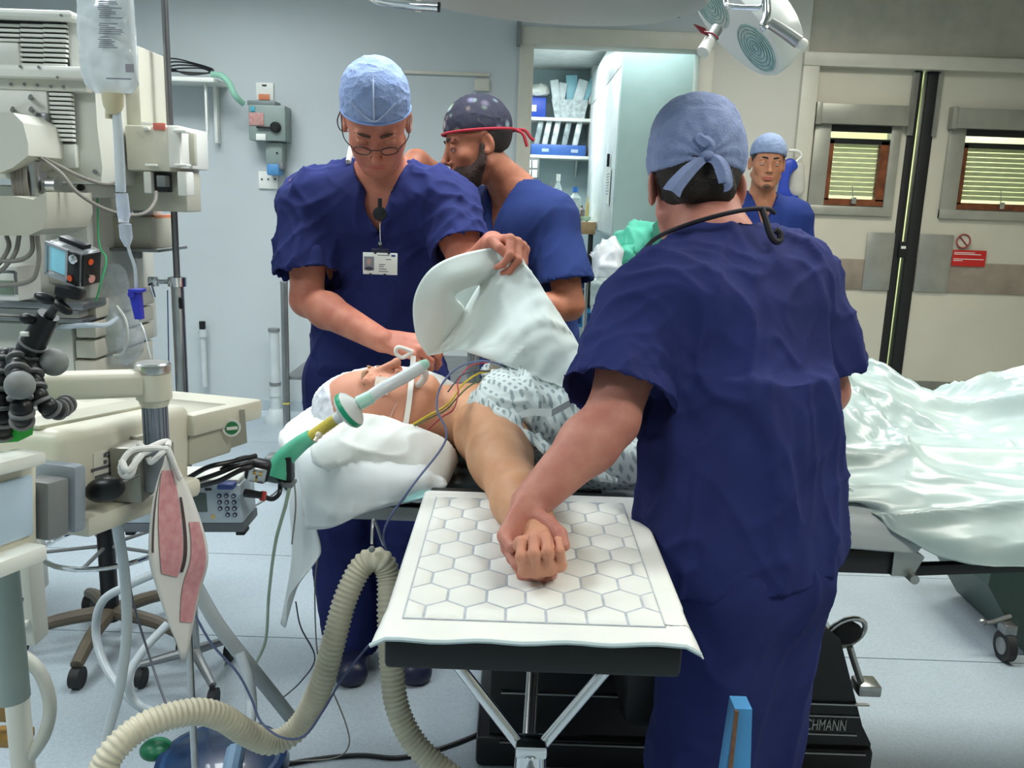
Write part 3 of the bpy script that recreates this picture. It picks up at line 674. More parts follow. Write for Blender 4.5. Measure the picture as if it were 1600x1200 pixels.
def badge():
    o = at(594, 412, 2.17); t = thing('identity_badge', 'white identity badge with a small portrait clipped below the black reel on the navy top', 'badge', tuple(o))
    y = o.y
    MB().bx(o.x - .043, o.x + .043, y - .0015, y + .0015, o.z - .027, o.z + .027, .0012).build('card', mWhiteP, t)
    hd = MB().bx(o.x - .022, o.x + .022, y - .0005, y + .003, o.z + .024, o.z + .037, .002)
    for dx in (-.012, .022): hd.bx(o.x + dx - .003, o.x + dx + .003, y - .003, y + .003, o.z + .024, o.z + .029)
    for dx in (-.024, .012): hd.bx(o.x + dx - .003, o.x + dx + .003, y - .003, y + .003, o.z - .029, o.z - .0245)
    hd.build('holder', mat('navy_plastic', (36, 38, 60), .4), t)
    MB().bx(o.x - .04, o.x - .015, y - .0022, y - .0014, o.z - .017, o.z + .017).build('portrait', mat('portrait_print', (132, 134, 142), .5), t)
    pr = MB().sph((o.x - .0275, y - .0022, o.z + .004), (.0055, .0006, .008), 10, 6); pr.build('portrait_face', mat('portrait_skin', (176, 146, 136), .5), t)
    MB().sph((o.x - .0275, y - .0022, o.z - .013), (.011, .0005, .005), 10, 6).build('portrait_shoulders', mat('portrait_dark', (60, 60, 72), .5), t)
    l = MB()
    for dz, x0, w in ((.021, -.006, .03), (.011, .014, .014), (-.002, -.003, .016), (-.007, -.003, .012), (-.013, -.003, .019), (-.019, -.003, .023)): l.bx(o.x + x0, o.x + x0 + w, y - .002, y - .0014, o.z + dz - .0009, o.z + dz + .0009)
    l.build('print_lines', mInk, t); MB().bx(o.x + .028, o.x + .038, y - .002, y - .0014, o.z + .018, o.z + .023).build('blue_mark', mat('blue_ink', (60, 84, 150), .5), t)
    st = MB().bx(o.x - .0035, o.x + .0035, y, y + .002, o.z + .035, o.z + .055); st.build('strap', mBlack, t)
    MB().lathe([(.0045, 0), (.0045, .004)], (o.x, y + .001, o.z + .05), (0, -1, 0)).build('press_stud', mChrome, t)
    MB().tube([(o.x, y + .002, o.z + .055), (o.x - .002, y + .005, o.z + .1)], .0008, 6).build('cord', mWhiteP, t)
    r = MB().lathe([(.006, -.006), (.017, -.005), (.018, 0), (.016, .006), (.004, .008)], (o.x - .003, y + .012, o.z + .122), (0, -1, 0)); r.build('reel', mBlack, t)
    MB().bx(o.x - .008, o.x + .002, y + .008, y + .016, o.z + .138, o.z + .16, .002).build('clip', mBlack, t)
badge()
# ---------------------------------------------------------------- bearded man in a patterned cap
skB = skin('skin_olive', (162, 104, 78), (132, 78, 57))
def man_bandana():
    t = thing('person', 'bearded man in a dark patterned cap with red edge and navy scrubs, turned sideways', 'person', (.0, 2.85, 0))
    J = dict(pelvis=(.07, 2.86, .93), waist=(.05, 2.84, 1.12), chest=(.02, 2.8, 1.32), neck=(-.01, 2.8, 1.455), SL=(.115, 2.68, 1.375), SR=(-.13, 2.94, 1.385), front=(-.8, -.62, -.1), w=1.0)
    HC = V3((-.135, 2.755, 1.592)); hf = nrm((-.93, -.28, -.22)); hu = nrm((-.2, 0, 1))
    hops, p, R = head_ops(HC, hf, hu, 1.06, jaw=1.05, nose=1.15)
    EL, WL = (.165, 2.6, 1.12), (-.06, 2.5, 1.09); ER, WR = (-.33, 2.84, 1.53), (-.42, 2.66, 1.36)
    ops = torso(J, -.012) + [('+', cone(J['neck'], HC + V3((.045, .01, -.06)), .058, .055), .05)]
    ops += arm_ops(J['SL'], EL, WL, 1.04) + arm_ops(J['SR'], ER, WR) + hops
    ops += legs_ops((.12, 2.80, .88), (.1, 2.78, .5), (.12, 2.84, .09), -.012) + legs_ops((0, 2.93, .88), (-.02, 2.92, .5), (0, 2.97, .09), -.012)
    h1, tp = hand_ops(WL, (-.95, -.2, .1), (0, -.4, .9), False, 1.0, ((30, 40, 25),) * 4); h2, _ = hand_ops(WR, (-.8, -.3, .4), (0, -.6, .8), True)
    ops += h1 + h2
    b = body_mesh('body', ops, .006, skB, t, [(HC, .18, .0034)])
    eyes(p, R, 1.04, b, drop=.003); 
    for sg in (-1, 1):
        blob('eyelid', [('+', sphp(p(sg * .031, .0745, -.0015), .0142), 0), ('&', half(p(sg * .031, .0745, -.0055), -(R @ np.array([0, .3, 1.0]))), 0)], .0015, skB, b)
    brows(p, 1.06, b, mHair); lips(p, R, 1.06, b, mat('lips_brown', (138, 78, 66), .5))
    be = [('+', ell(p(0, .036, -.070), (.062, .060, .058), R), 0), ('+', ell(p(0, .070, -.108), (.032, .029, .026), R), .02), ('+', cone(p(-.060, -.0, -.05), p(-.026, .062, -.106), .021, .021), .02), ('+', cone(p(.060, -.0, -.05), p(.026, .062, -.106), .021, .021), .02), ('+', cone(p(-.074, .002, -.012), p(-.063, .004, -.06), .009, .019), .01), ('+', cone(p(.074, .002, -.012), p(.063, .004, -.06), .009, .019), .01),
          ('-', ell(p(0, .105, -.030), (.050, .062, .030), R), .012), ('-', ell(p(0, .104, -.074), (.022, .02, .007), R), .003), ('-', ell(p(.05, .07, -.02), (.03, .05, .034), R), .01), ('-', ell(p(-.05, .07, -.02), (.03, .05, .034), R), .01), ('-', half(p(0, -.012, 0), R @ np.array([0, 1.0, 0.25])), .004)]
    blob('beard', be, .003, mat('beard_hair', (62, 42, 34), .8, var=.3, vscale=120, bump=.7, bscale=420), t, disp=wrinkle(.0015, [((200, 200, 200), 1)], 8))
    blob('hair', [('+', offs(ell(p(0, -.018, .026), (.079, .099, .09), R), .001), 0), ('-', ell(p(0, .075, -.03), (.1, .08, .085), R), .004), ('-', half(p(0, -.03, -.05), R @ np.array([0, .35, 1.0])), 0)], .0035, mHair, t)
    pat = mat('bandana_print', (24, 27, 46), .8, var=.3, vscale=18, rgb2=(36, 36, 52)); nt = pat.node_tree; b_ = nt.nodes['Principled BSDF']
    tc = nt.nodes.new('ShaderNodeTexCoord'); vo = nt.nodes.new('ShaderNodeTexVoronoi'); vo.inputs['Scale'].default_value = 26
    nt.links.new(tc.outputs['Object'], vo.inputs['Vector']); mr = nt.nodes.new('ShaderNodeMapRange'); mr.inputs[1].default_value = .15; mr.inputs[2].default_value = .42; mr.inputs[3].default_value = 1; mr.inputs[4].default_value = 0
    nt.links.new(vo.outputs['Distance'], mr.inputs[0]); src = b_.inputs['Base Color'].links[0].from_socket
    hs = nt.nodes.new('ShaderNodeHueSaturation'); hs.inputs['Saturation'].default_value = .4; hs.inputs['Value'].default_value = .34; nt.links.new(vo.outputs['Color'], hs.inputs['Color'])
    mx = nt.nodes.new('ShaderNodeMix'); mx.data_type = 'RGBA'; nt.links.new(mr.outputs[0], mx.inputs[0]); nt.links.new(src, mx.inputs[6]); nt.links.new(hs.outputs[0], mx.inputs[7]); nt.links.new(mx.outputs[2], b_.inputs['Base Color'])
    cut = half(p(0, .08, .040), R @ np.array([0, .12, -1.0]))
    cap = blob('patterned_cap', [('+', ell(p(0, -.014, .044), (.087, .108, .1), R), 0), ('&', cut, .004)], .003, pat, t, disp=wrinkle(.0018, [((40, 40, 40), 1)], 2))
    ring = lambda a: tuple(p(.0865 * math.sin(a), -.014 + .1075 * math.cos(a), .040 + .12 * (-.014 + .1075 * math.cos(a) - .08)))
    rd = mat('red_binding', (150, 28, 44), .7)
    MB().tube([ring(i * math.pi / 16) for i in range(33)], .0042, 6, caps=False).build('red_edge', rd, cap)
    tb = p(0, -.122, .018)
    MB().tube([tuple(tb), tuple(tb + V3((.03, .0, .0))), tuple(tb + V3((.05, 0, -.022))), tuple(tb + V3((.062, 0, -.03)))], .005, 8, 5, flat=(0, 1, 0), fs=.4).tube([tuple(tb), tuple(tb + V3((.025, -.01, -.012))), tuple(tb + V3((.04, -.01, -.05)))], .005, 8, 5, flat=(0, 1, 0), fs=.4).build('cap_tie', rd, cap)
    s1, c1 = sleeve_ops(J['SL'], EL, .76, .062, .086); s2, c2 = sleeve_ops(J['SR'], ER, .34, .06, .07)
    f = nrm(J['front']); sd = nrm(V3(J['SL']) - V3(J['SR'])); Nk = V3(J['neck'])
    g = torso(J, .012) + s1 + s2 + [('+', fcone((.07, 2.87, .8), (.05, 2.84, 1.15), .16, .15, J['front'], 1.25), .05), c1, c2,
        ('-', vcut(tuple(Nk + V3((-.01, -.01, .05))), (-.72, -.69, .02), sd, UP, .066, .19, back=-.01), .004), ('-', ell(tuple(Nk + V3((-.005, 0, .06))), (.072, .072, .08)), .01), ('&', half((0, 0, .8), (0, 0, -1)), 0)]
    blob('scrub_top', g, .0075, mScrub2, t, disp=wrinkle(.006, [(rotscale((.2, 0, 1), 3, 13), 1.0), (rotscale((1, .4, .8), 5, 20), .5)], 31))
    tr = legs_ops((.12, 2.80, .88), (.1, 2.78, .5), (.12, 2.84, .05), .02, (.095, .078, .066)) + legs_ops((0, 2.93, .88), (-.02, 2.92, .5), (0, 2.97, .05), .02, (.095, .078, .066)) + [('+', cone((.1, 2.83, .9), (.03, 2.9, .9), .12, .12), .05), ('&', half((0, 0, .045), (0, 0, -1)), 0)]
    blob('scrub_trousers', tr, .012, mScrub2, t, disp=wrinkle(.006, [(rotscale((0, 0, 1), 3, 12), 1)], 3))
    shoe(t, (.12, 2.86, 0), (.0, 2.78, 0), MATS['navy_clog']); shoe(t, (0, 2.99, 0), (-.12, 2.91, 0), MATS['navy_clog'])
man_bandana()
# ---------------------------------------------------------------- young man by the far wall
skC = skin('skin_tan', (186, 130, 98), (160, 104, 76))
def man_back():
    t = thing('person', 'young man in navy scrubs and pale blue cap facing forward near the double doors', 'person', (1.12, 4.05, 0))
    J = dict(pelvis=(1.12, 4.07, .9), waist=(1.12, 4.06, 1.08), chest=(1.115, 4.05, 1.27), neck=(1.11, 4.05, 1.46), SL=(1.28, 4.05, 1.40), SR=(.94, 4.05, 1.40), front=(-.1, -1, 0), w=.98)
    HC = V3((1.105, 3.985, 1.632)); hops, p, R = head_ops(HC, (-.12, -.98, -.08), (.03, -.08, 1), .93, jaw=1.12, nose=1.1)
    EL, WL = (1.33, 4.06, 1.08), (1.29, 3.95, .86); ER, WR = (.89, 4.06, 1.08), (.93, 3.95, .86)
    ops = torso(J, -.012) + [('+', cone(J['neck'], HC + V3((0, .03, -.06)), .056, .054), .04)] + arm_ops(J['SL'], EL, WL, .95) + arm_ops(J['SR'], ER, WR, .95) + hops
    ops += legs_ops((1.03, 4.07, .85), (1.03, 4.05, .48), (1.03, 4.08, .08), -.012) + legs_ops((1.21, 4.07, .85), (1.21, 4.05, .48), (1.21, 4.08, .08), -.012)
    ops += hand_ops(WL, (-.1, -.15, -1), (1, -.2, 0), False)[0] + hand_ops(WR, (.1, -.15, -1), (-1, -.2, 0), True)[0]
    b = body_mesh('body', ops, .009, skC, t, [(HC, .17, .0032)])
    eyes(p, R, .93, b); brows(p, 1.0, b, mHair, .020, .0); lips(p, R, 1.0, b, mat('lips_tan', (176, 96, 84), .45), 1.1)
    for sg in (-1, 1):
        blob('eyelid', [('+', sphp(p(sg * .031, .0745, -.0018), .0129), 0), ('&', half(p(sg * .031, .0745, -.0022), -(R @ np.array([0, .2, 1.0]))), 0)], .0015, skC, b)
        blob('eyelid', [('+', sphp(p(sg * .031, .0745, -.0038), .0129), 0), ('&', half(p(sg * .031, .0745, -.0068), (R @ np.array([0, .2, 1.0]))), 0)], .0015, skC, b)
    blob('stubble', [('+', ell(p(0, .0665, -.1035), (.0255 * 1.05, .0195, .0165), R), 0)], .002, mat('stubble', (112, 78, 60), .7, var=.2, vscale=200), b)
    blob('hair', [('+', offs(ell(p(0, -.018, .026), (.073, .092, .084), R), .001), 0), ('-', ell(p(0, .07, -.02), (.067, .078, .082), R), .004), ('-', half(p(0, -.03, -.045), R @ np.array([0, .35, 1.0])), 0)], .0035, mHair, t)
    cap = blob('surgical_cap', [('+', ell(p(0, -.014, .044), (.080, .098, .086), R), 0), ('&', half(p(0, .08, .044), R @ np.array([0, .2, -1.0])), .005)], .0035, mat('blue_cap_far', (128, 146, 178), .85, var=.08, vscale=30), t, disp=wrinkle(.0015, [((40, 40, 60), 1)], 9))  # greyer blue for the far man's cap
    s1, c1 = sleeve_ops(J['SL'], EL, .75, .07, .082); s2, c2 = sleeve_ops(J['SR'], ER, .75, .07, .082)
    g = torso(J, .012) + s1 + s2 + [('+', fcone((1.12, 4.07, .75), (1.12, 4.06, 1.1), .16, .15, J['front'], 1.25), .05), c1, c2,
        ('-', vcut((1.11, 4.02, 1.495), (-.1, -1, .05), (1, 0, 0), UP, .06, .17, back=-.01), .004), ('-', ell((1.11, 4.03, 1.53), (.068, .068, .075)), .01), ('&', half((0, 0, .75), (0, 0, -1)), 0)]
    blob('scrub_top', g, .009, mat('navy_scrub_far', (34, 52, 112), .85, var=.1, vscale=7, spec=.2), t, disp=wrinkle(.006, [(rotscale((.2, 0, 1), 3, 12), 1.0)], 41))
    tr = legs_ops((1.03, 4.07, .85), (1.03, 4.05, .48), (1.03, 4.08, .05), .02, (.09, .075, .062)) + legs_ops((1.21, 4.07, .85), (1.21, 4.05, .48), (1.21, 4.08, .05), .02, (.09, .075, .062)) + [('+', cone((1.08, 4.07, .87), (1.16, 4.07, .87), .12, .12), .05), ('&', half((0, 0, .045), (0, 0, -1)), 0)]
    blob('scrub_trousers', tr, .014, MATS['navy_scrub_far'], t)
    shoe(t, (1.03, 4.1, 0), (1.02, 3.97, 0), MATS['navy_clog']); shoe(t, (1.21, 4.1, 0), (1.22, 3.97, 0), MATS['navy_clog'])
man_back()
# ---------------------------------------------------------------- man with his back to the camera
skD = skin('skin_pink', (196, 138, 120), (172, 110, 97))
def man_front():
    t = thing('person', 'man in navy scrubs and tied blue cap with his back turned, holding the patient\'s wrist', 'person', (.42, 1.48, 0))
    J = dict(pelvis=(.415, 1.41, .86), waist=(.405, 1.45, 1.05), chest=(.385, 1.52, 1.21), neck=(.36, 1.59, 1.355), SL=(.222, 1.465, 1.255), SR=(.52, 1.62, 1.30), front=(-.42, .9, -.2), w=1.03)
    HC = V3((.337, 1.70, 1.462)); hops, p, R = head_ops(HC, (.04, .90, -.40), (0, .40, .90), 1.04, jaw=1.08)
    EL, WL = (.160, 1.335, 1.085), (.032, 1.235, .975); ER, WR = (.592, 1.60, 1.09), (.47, 1.78, 1.0)
    ops = torso(J, -.012) + [('+', cone(J['neck'], HC + V3((.02, -.035, -.05)), .066, .062), .05)] + arm_ops(J['SL'], EL, WL, 1.02) + arm_ops(J['SR'], ER, WR, 1.02) + hops
    ops += legs_ops((.37, 1.36, .82), (.365, 1.38, .46), (.37, 1.36, .09), -.012) + legs_ops((.462, 1.42, .82), (.460, 1.44, .46), (.465, 1.45, .09), -.012)
    h1, tp1 = hand_ops(WL, (-.28, -.74, -.55), (-.72, .25, -.40), False, .92, ((38, 50, 30), (42, 50, 30), (44, 50, 30), (46, 50, 30)), 2, tpts=[(.036, 1.222, .968), (.060, 1.185, .966), (.076, 1.160, .960), (.082, 1.140, .950)])
    h2, _ = hand_ops(WR, (-.6, .7, -.2), (0, .2, 1), True)
    ops += h1 + h2
    b = body_mesh('body', ops, .006, skD, t, [(HC, .16, .0034), (V3(WL) + V3((.03, -.02, .0)), .20, .003)])
    eyes(p, R, 1.08, b); lips(p, R, 1.08, b); brows(p, 1.08, b, mHair); nails(tp1, b, 5)
    blob('hair', [('+', offs(ell(p(0, -.018, .022), (.0815, .103, .094), R), .001), 0), ('+', cone(p(-.03, -.085, -.045), p(.03, -.085, -.045), .027), .02), ('-', ell(p(0, .08, -.03), (.1, .085, .085), R), .004),
                  ('-', ell(p(.088, -.01, -.02), (.02, .028, .04), R), .01), ('-', ell(p(-.088, -.01, -.02), (.02, .028, .04), R), .01), ('-', half(p(0, -.06, -.075), R @ np.array([0, -.35, 1.0])), 0)], .003, mHair, t, disp=wrinkle(.0012, [((160, 160, 160), 1)], 77))
    cm = mat('blue_cap_tied', (120, 136, 176), .85, var=.12, vscale=24, rgb2=(142, 156, 194), bump=.3, bscale=220, vdetail=5)
    # gathers radiate from the knot at the back
    K = p(0, -.118, -.002)
    def gather(P):
        d = P - K; L = np.linalg.norm(d, axis=1); xx = d @ R[:, 0]; zz = d @ R[:, 2]; ang = np.arctan2(zz, xx)
        return .0012 + .0028 * np.exp(-L / .06) * np.cos(ang * 16) * np.clip(L / .02, 0, 1) + wrinkle(.0018, [((38, 38, 60), 1)], 14)(P)
    cap = blob('surgical_cap', [('+', ell(p(0, -.016, .048), (.093, .116, .106), R), 0), ('+', ell(p(0, -.02, .11), (.075, .08, .045), R), .03), ('&', half(p(0, .08, .045), R @ np.array([0, .30, -1.0])), .004), ('&', half(p(0, 0, -.03), R @ np.array([0, 0, -1.0])), .004)], .0028, cm, t, disp=gather)
    tie = MB()
    def ribbon(pts, wds, seed):
        Q = spline([K + R @ np.array(q) for q in pts], 6); G = []
        nQ = len(Q)
        for i, q in enumerate(Q):
            tt = i / (nQ - 1); T = (Q[min(i + 1, nQ - 1)] - Q[max(i - 1, 0)]).normalized(); w_ = np.interp(tt, [0, .5, 1], wds); sdv = Vector(R[:, 1]).cross(T).normalized()
            G.append([tuple(q + sdv * w_ * (j - 3) / 3 + Vector(R[:, 1]) * (-.004 * math.cos((j - 3) * 1.1))) for j in range(7)])
        tie.grid(np.array(G), .002)
    ribbon([(0, 0, .002), (-.018, -.012, -.016), (-.036, -.014, -.034), (-.056, -.012, -.058), (-.064, -.008, -.072)], (.007, .013, .017), 1)
    ribbon([(0, 0, .002), (.014, -.014, -.010), (.024, -.018, -.03), (.030, -.014, -.055), (.026, -.008, -.058)], (.009, .014, .011), 2)
    ribbon([(0, 0, 0), (.004, -.016, .016), (-.012, -.016, .03), (-.006, -.012, .034)], (.007, .012, .009), 3)
    tie.sph(tuple(K + R @ np.array([0, -.006, 0])), (.012, .01, .009), 12, 8); tie.build('cap_tie', cm, cap)
    s1, c1 = sleeve_ops(J['SL'], EL, .84, .070, .098); s2, c2 = sleeve_ops(J['SR'], ER, .86, .070, .092)
    g = torso(J, .014) + s1 + s2
    g += [('+', fcone((.405, 1.395, .755), (.40, 1.45, 1.14), .166, .142, J['front'], 1.15), .04), ('+', cone((.285, 1.43, 1.1), (.28, 1.38, .80), .06, .062), .06), ('+', cone((.50, 1.52, 1.1), (.505, 1.46, .80), .055, .06), .06),
          c1, c2, ('-', ell(tuple(V3(J['neck']) + V3((-.012, .02, .062))), (.088, .088, .068), hframe((-.42, .9, -.3), UP)), .008), ('&', half((0, 0, .77), (.12, 0, -1)), 0)]
    dsp = wrinkle(.013, [(rotscale((-.1, 0, 1), 2.0, 11), 1.0), (rotscale((.1, 0, 1), 2.4, 20), .5), (rotscale((1, 0, .8), 4.5, 18), .45), (rotscale((-.7, .2, 1), 4.5, 16), .35)], 61)
    blob('scrub_top', g, .0065, mScrub, t, disp=dsp)
    tr = legs_ops((.37, 1.36, .80), (.365, 1.38, .46), (.37, 1.36, .05), .014, (.090, .082, .074)) + legs_ops((.462, 1.42, .80), (.460, 1.44, .46), (.465, 1.45, .05), .014, (.090, .080, .072))
    tr += [('+', cone((.38, 1.39, .86), (.465, 1.42, .86), .104, .104, J['front'], 1.05), .04), ('+', cone((.375, 1.34, .80), (.455, 1.37, .80), .076, .076), .05), ('&', half((0, 0, .045), (0, 0, -1)), 0)]
    blob('scrub_trousers', tr, .0075, mScrub, t, disp=wrinkle(.009, [(rotscale((.1, 0, 1), 2.6, 12), 1.0), (rotscale((1, 0, .5), 4, 18), .4)], 71))
    shoe(t, (.37, 1.36, 0), (.31, 1.50, 0), MATS['navy_clog']); shoe(t, (.465, 1.45, 0), (.42, 1.58, 0), MATS['navy_clog'])
    # black mask/loupe cord round the neck and hanging down the back, pale undershirt edge
    F3 = hframe((-.30, .95, 0), UP); N0 = V3(J['neck'])
    q = lambda x, y, z: tuple(N0 + F3 @ np.array([x, y, z]))
    cd = MB(); cd.tube([q(-.104, .07, -.01), q(-.106, .02, .012), q(-.092, -.045, .034), q(-.05, -.086, .054), q(.0, -.097, .066), q(.045, -.088, .068), q(.08, -.055, .062)], .0042, 8, 6)
    cd.tube([q(.03, -.093, .068), q(.030, -.106, .052), q(.031, -.120, .030), q(.038, -.126, .016), q(.050, -.124, .016), q(.053, -.119, .027), q(.045, -.117, .034)], .0058, 8, 6)
    cd.build('neck_cord', mat('black_cord', (20, 18, 28), .7), t)
man_front()
# ================================================================= operating table and patient
TB = thing('operating_table', 'black-sided operating table on a dark pedestal carrying the anaesthetised patient', 'operating table', (.55, 1.83, 0))
mPad = mat('table_pad', (52, 62, 62), .45, var=.08)
mPadD = mat('table_pad_dark', (20, 28, 30), .4, var=.1)
mSheetG = mat('grey_sheet', (176, 184, 184), .75, var=.05, vscale=6)
bd = MB().bx(-.36, -.02, 1.60, 2.08, .83, .885, .02).bx(0, .74, 1.56, 2.12, .80, .875, .02).bx(.76, 1.95, 1.58, 2.10, .80, .87, .02)
bd.build('mattress', mPad, TB)
MB().bx(.02, .735, 1.535, 1.57, .752, .80, .004).build('side_rail', mBlack, TB); MB().bx(.02, .735, 2.10, 2.13, .752, .80, .004).build('side_rail', mBlack, TB)
MB().prism([(0, 0), (.04, 0), (.058, .04), (.035, .052), (0, .052)], (.73, 1.53, .752), (1, 0, 0), (0, 0, 1), .03).cyl((.768, 1.515, .752), (.768, 1.545, .752), .009, seg=14).build('hinge', mat('hinge_alloy', (170, 174, 170), .35, .8), TB)
MB().box((1.3, 1.545, .80), (1.06, .02, .022), Matrix.Rotation(math.radians(-4.2), 3, 'Y'), .003).box((1.38, 1.55, .835), (1.1, .016, .012), Matrix.Rotation(math.radians(-3.0), 3, 'Y'), .002).build('leg_section_rail', mBlack, TB)
MB().bx(-.40, .0, 1.60, 1.64, .80, .83, .004).bx(-.16, .02, 1.575, 1.60, .775, .80, .003).build('head_section_rail', mSteelD, TB)
MB().bx(.2, .62, 1.68, 2.0, .62, .80, .02).bx(.27, .55, 1.72, 1.96, .28, .64, .03).build('pedestal', mat('pedestal_black', (20, 21, 22), .3, var=.1), TB)
# base: long black cover with the maker's name on its near side
bp = [(-.05, 0), (1.0, 0), (1.0, .07), (.97, .12), (.88, .36), (.845, .385), (.62, .385), (.56, .30), (.02, .30), (-.05, .26)]
bbase = MB().prism([(x * .93, z) for x, z in bp], (.02, 1.98, .025), (1, 0, 0), (0, 0, 1), .46).build('base_cover', mat('base_gloss_black', (14, 14, 16), .18, var=0, coat=.4), TB)
MB().bx(-.06, .955, 1.965, 2.47, .0, .085, .012).build('base_plinth', mBlack, TB)
wl = MB()
for z in (.075, .205): wl.bx(.0, .93, 1.958 if z < .08 else 1.972, 1.966 if z < .08 else 1.981, z, z + .004)
wl.build('trim_line', mSteel, TB)
nm = at(1252, 1142, 1.955)
text('ESCHMANN', (at(1322, 1140, 1.9775).x, 1.9775, .131), .044, mat('logo_silver', (196, 198, 196), .4, .2, var=0), TB, ext=.001, sx=.54, align='RIGHT')
MB().bx(.70, .91, 1.9755, 1.9795, .170, .173).bx(.70, .91, 1.9755, 1.9795, .118, .121).build('logo_line', MATS['logo_silver'], TB)
pd = MB(); pts = [(.885 + .052 * math.cos(a) + .012 * math.sin(a), 2.06 + .012 * math.cos(a), .36 + .04 * math.sin(a)) for a in [i * math.pi / 10 for i in range(21)]]
pd.tube(pts, .007, 8, caps=False).tube([(.90, 2.06, .32), (.92, 2.06, .27), (.95, 2.06, .2)], .009, 8, 3).bx(.925, .985, 2.03, 2.09, .195, .225, .005)
pd.build('brake_pedal', mSteel, TB); MB().sph((.885, 2.06, .36), (.044, .008, .034), 14, 8).build('pedal_pad', mRubber, TB)
# ---- patient
skP = skin('skin_patient', (204, 156, 120), (190, 138, 104))
def flush(m, terms, rgb):
    # natural colour change of the body itself: pinker hands and face
    nt = m.node_tree; b_ = nt.nodes['Principled BSDF']; tc = nt.nodes.new('ShaderNodeTexCoord'); src = b_.inputs['Base Color'].links[0].from_socket
    for c, r in terms:
        d = nt.nodes.new('ShaderNodeVectorMath'); d.operation = 'DISTANCE'; d.inputs[1].default_value = c; nt.links.new(tc.outputs['Object'], d.inputs[0])
        mr = nt.nodes.new('ShaderNodeMapRange'); mr.inputs[1].default_value = r * .7; mr.inputs[2].default_value = r * 1.25; mr.inputs[3].default_value = .65; mr.inputs[4].default_value = 0
        nt.links.new(d.outputs['Value'], mr.inputs[0]); mx = nt.nodes.new('ShaderNodeMix'); mx.data_type = 'RGBA'; mx.inputs[7].default_value = lin(rgb)
        nt.links.new(mr.outputs[0], mx.inputs[0]); nt.links.new(src, mx.inputs[6]); src = mx.outputs[2]
    nt.links.new(src, b_.inputs['Base Color'])
flush(skP, [((-.15, -.74, .06), .085), ((-.49, -.05, .12), .15)], (200, 136, 116))
PT = thing('person', 'anaesthetised patient lying on his back under a patterned gown, airway tube strapped at his mouth', 'person', (.2, 1.84, .87))
def patient():
    HC = V3((-.288, 1.785, .972)); hops, p, R = head_ops(HC, (.05, -.08, 1), (-1, 0, .05), 1.06, jaw=1.12, nose=1.05)
    J = dict(pelvis=(.56, 1.86, .93), waist=(.38, 1.86, .945), chest=(.16, 1.86, .965), neck=(-.10, 1.83, .955), SL=(-.02, 2.02, .955), SR=(-.045, 1.675, .962), front=(0, 0, 1), w=1.1)
    E, W_ = (.008, 1.42, .94), (.052, 1.178, .938)
    ops = torso(J, -.01) + [('+', cone((-.1, 1.82, .962), HC + V3((.075, .0, .0)), .062, .064), .05), ('+', cone((.02, 1.72, .975), (.03, 1.95, .985), .075, .07), .05)]
    ops += arm_ops(J['SR'], E, W_, 1.05) + [('+', cone(V3(J['SR']) + V3((.03, .02, .0)), V3(E) * .6 + V3(J['SR']) * .4, .062, .052), .03)] + arm_ops(J['SL'], (.25, 2.08, .94), (.46, 2.05, .95))
    ops += [('+', cone((.62, 1.80, .915), (1.0, 1.80, .895), .06, .04), .04), ('+', cone((1.0, 1.80, .895), (1.34, 1.82, .895), .04, .03), .03), ('+', cone((1.34, 1.82, .895), (1.35, 1.82, .96), .03, .022), .03),
            ('+', cone((.62, 1.94, .915), (1.0, 1.95, .895), .06, .04), .04), ('+', cone((1.0, 1.95, .895), (1.34, 1.95, .895), .04, .03), .03), ('+', cone((1.34, 1.95, .895), (1.35, 1.95, .97), .03, .022), .03)]
    hd, tips = hand_ops(W_, (-.02, -1, -.08), (.12, -.25, -1), True, .85, ((60, 92, 46), (64, 92, 46), (66, 92, 46), (68, 90, 46)), 3, fr=1.0, tpts=[(.030, 1.160, .940), (.020, 1.128, .956), (.038, 1.106, .968), (.056, 1.092, .962)])
    h2, _ = hand_ops((.46, 2.05, .95), (1, 0, 0), (0, 0, 1), False)
    ops += hd + h2 + hops
    b = body_mesh('body', ops, .0065, skP, PT, [(HC, .17, .003), (V3((.03, 1.28, .95)), .22, .003), (V3((-.05, 1.55, .95)), .15, .0035)])
    for sg in (-1, 1):
        c = p(sg * .031, .0735, -.003); blob('eyelid', [('+', sphp(c, .0138), 0)], .0014, skP, b)
        MB().tube([tuple(p(sg * (.031 + .013 * math.cos(a)), .0865 - .004 * abs(math.cos(a)), -.008 - .003 * math.sin(a))) for a in np.linspace(0, math.pi, 7)], .0007, 5, 2).build('eyelashes', mHair, b)
    brows(p, 1.06, b, mat('fair_hair', (134, 104, 72), .7, var=.2, vscale=200)); lips(p, R, 1.06, b, mat('lips_patient', (176, 108, 92), .5))
    nails(tips, b, 5)
    be = [('+', ell(p(0, .066, -.1035), (.0245, .0192, .0165), R), 0), ('+', cone(p(-.054, -.002, -.066), p(-.022, .06, -.102), .0152, .0152), .02), ('+', cone(p(.054, -.002, -.066), p(.022, .06, -.102), .0152, .0152), .02)]
    blob('stubble', be, .0028, mat('stubble_fair', (178, 128, 94), .75, var=.25, vscale=140), b)
    # adhesive tapes
    mTape = mat('clear_tape', (226, 214, 200), .3, alpha=.85, var=.1, vscale=60)
    for (x, y, z, rz) in ((.056, .072, -.018, .5), (-.05, .072, -.006, -.3)):
        q = p(x, y, z); G = []
        for i in range(5):
            G.append([tuple(p(x + (i - 2) * .0075, y - abs(x + (i - 2) * .0075) * 0 - (i - 2) * .0075 * (.85 if x > 0 else -.85) + .003, z + (j - 2) * .007)) for j in range(5)])
        MB().grid(np.array(G), .0008).build('eye_tape', mTape, PT)
    # tie round the face: passes over the cheek to the tube
    G = []
    rg = MB()
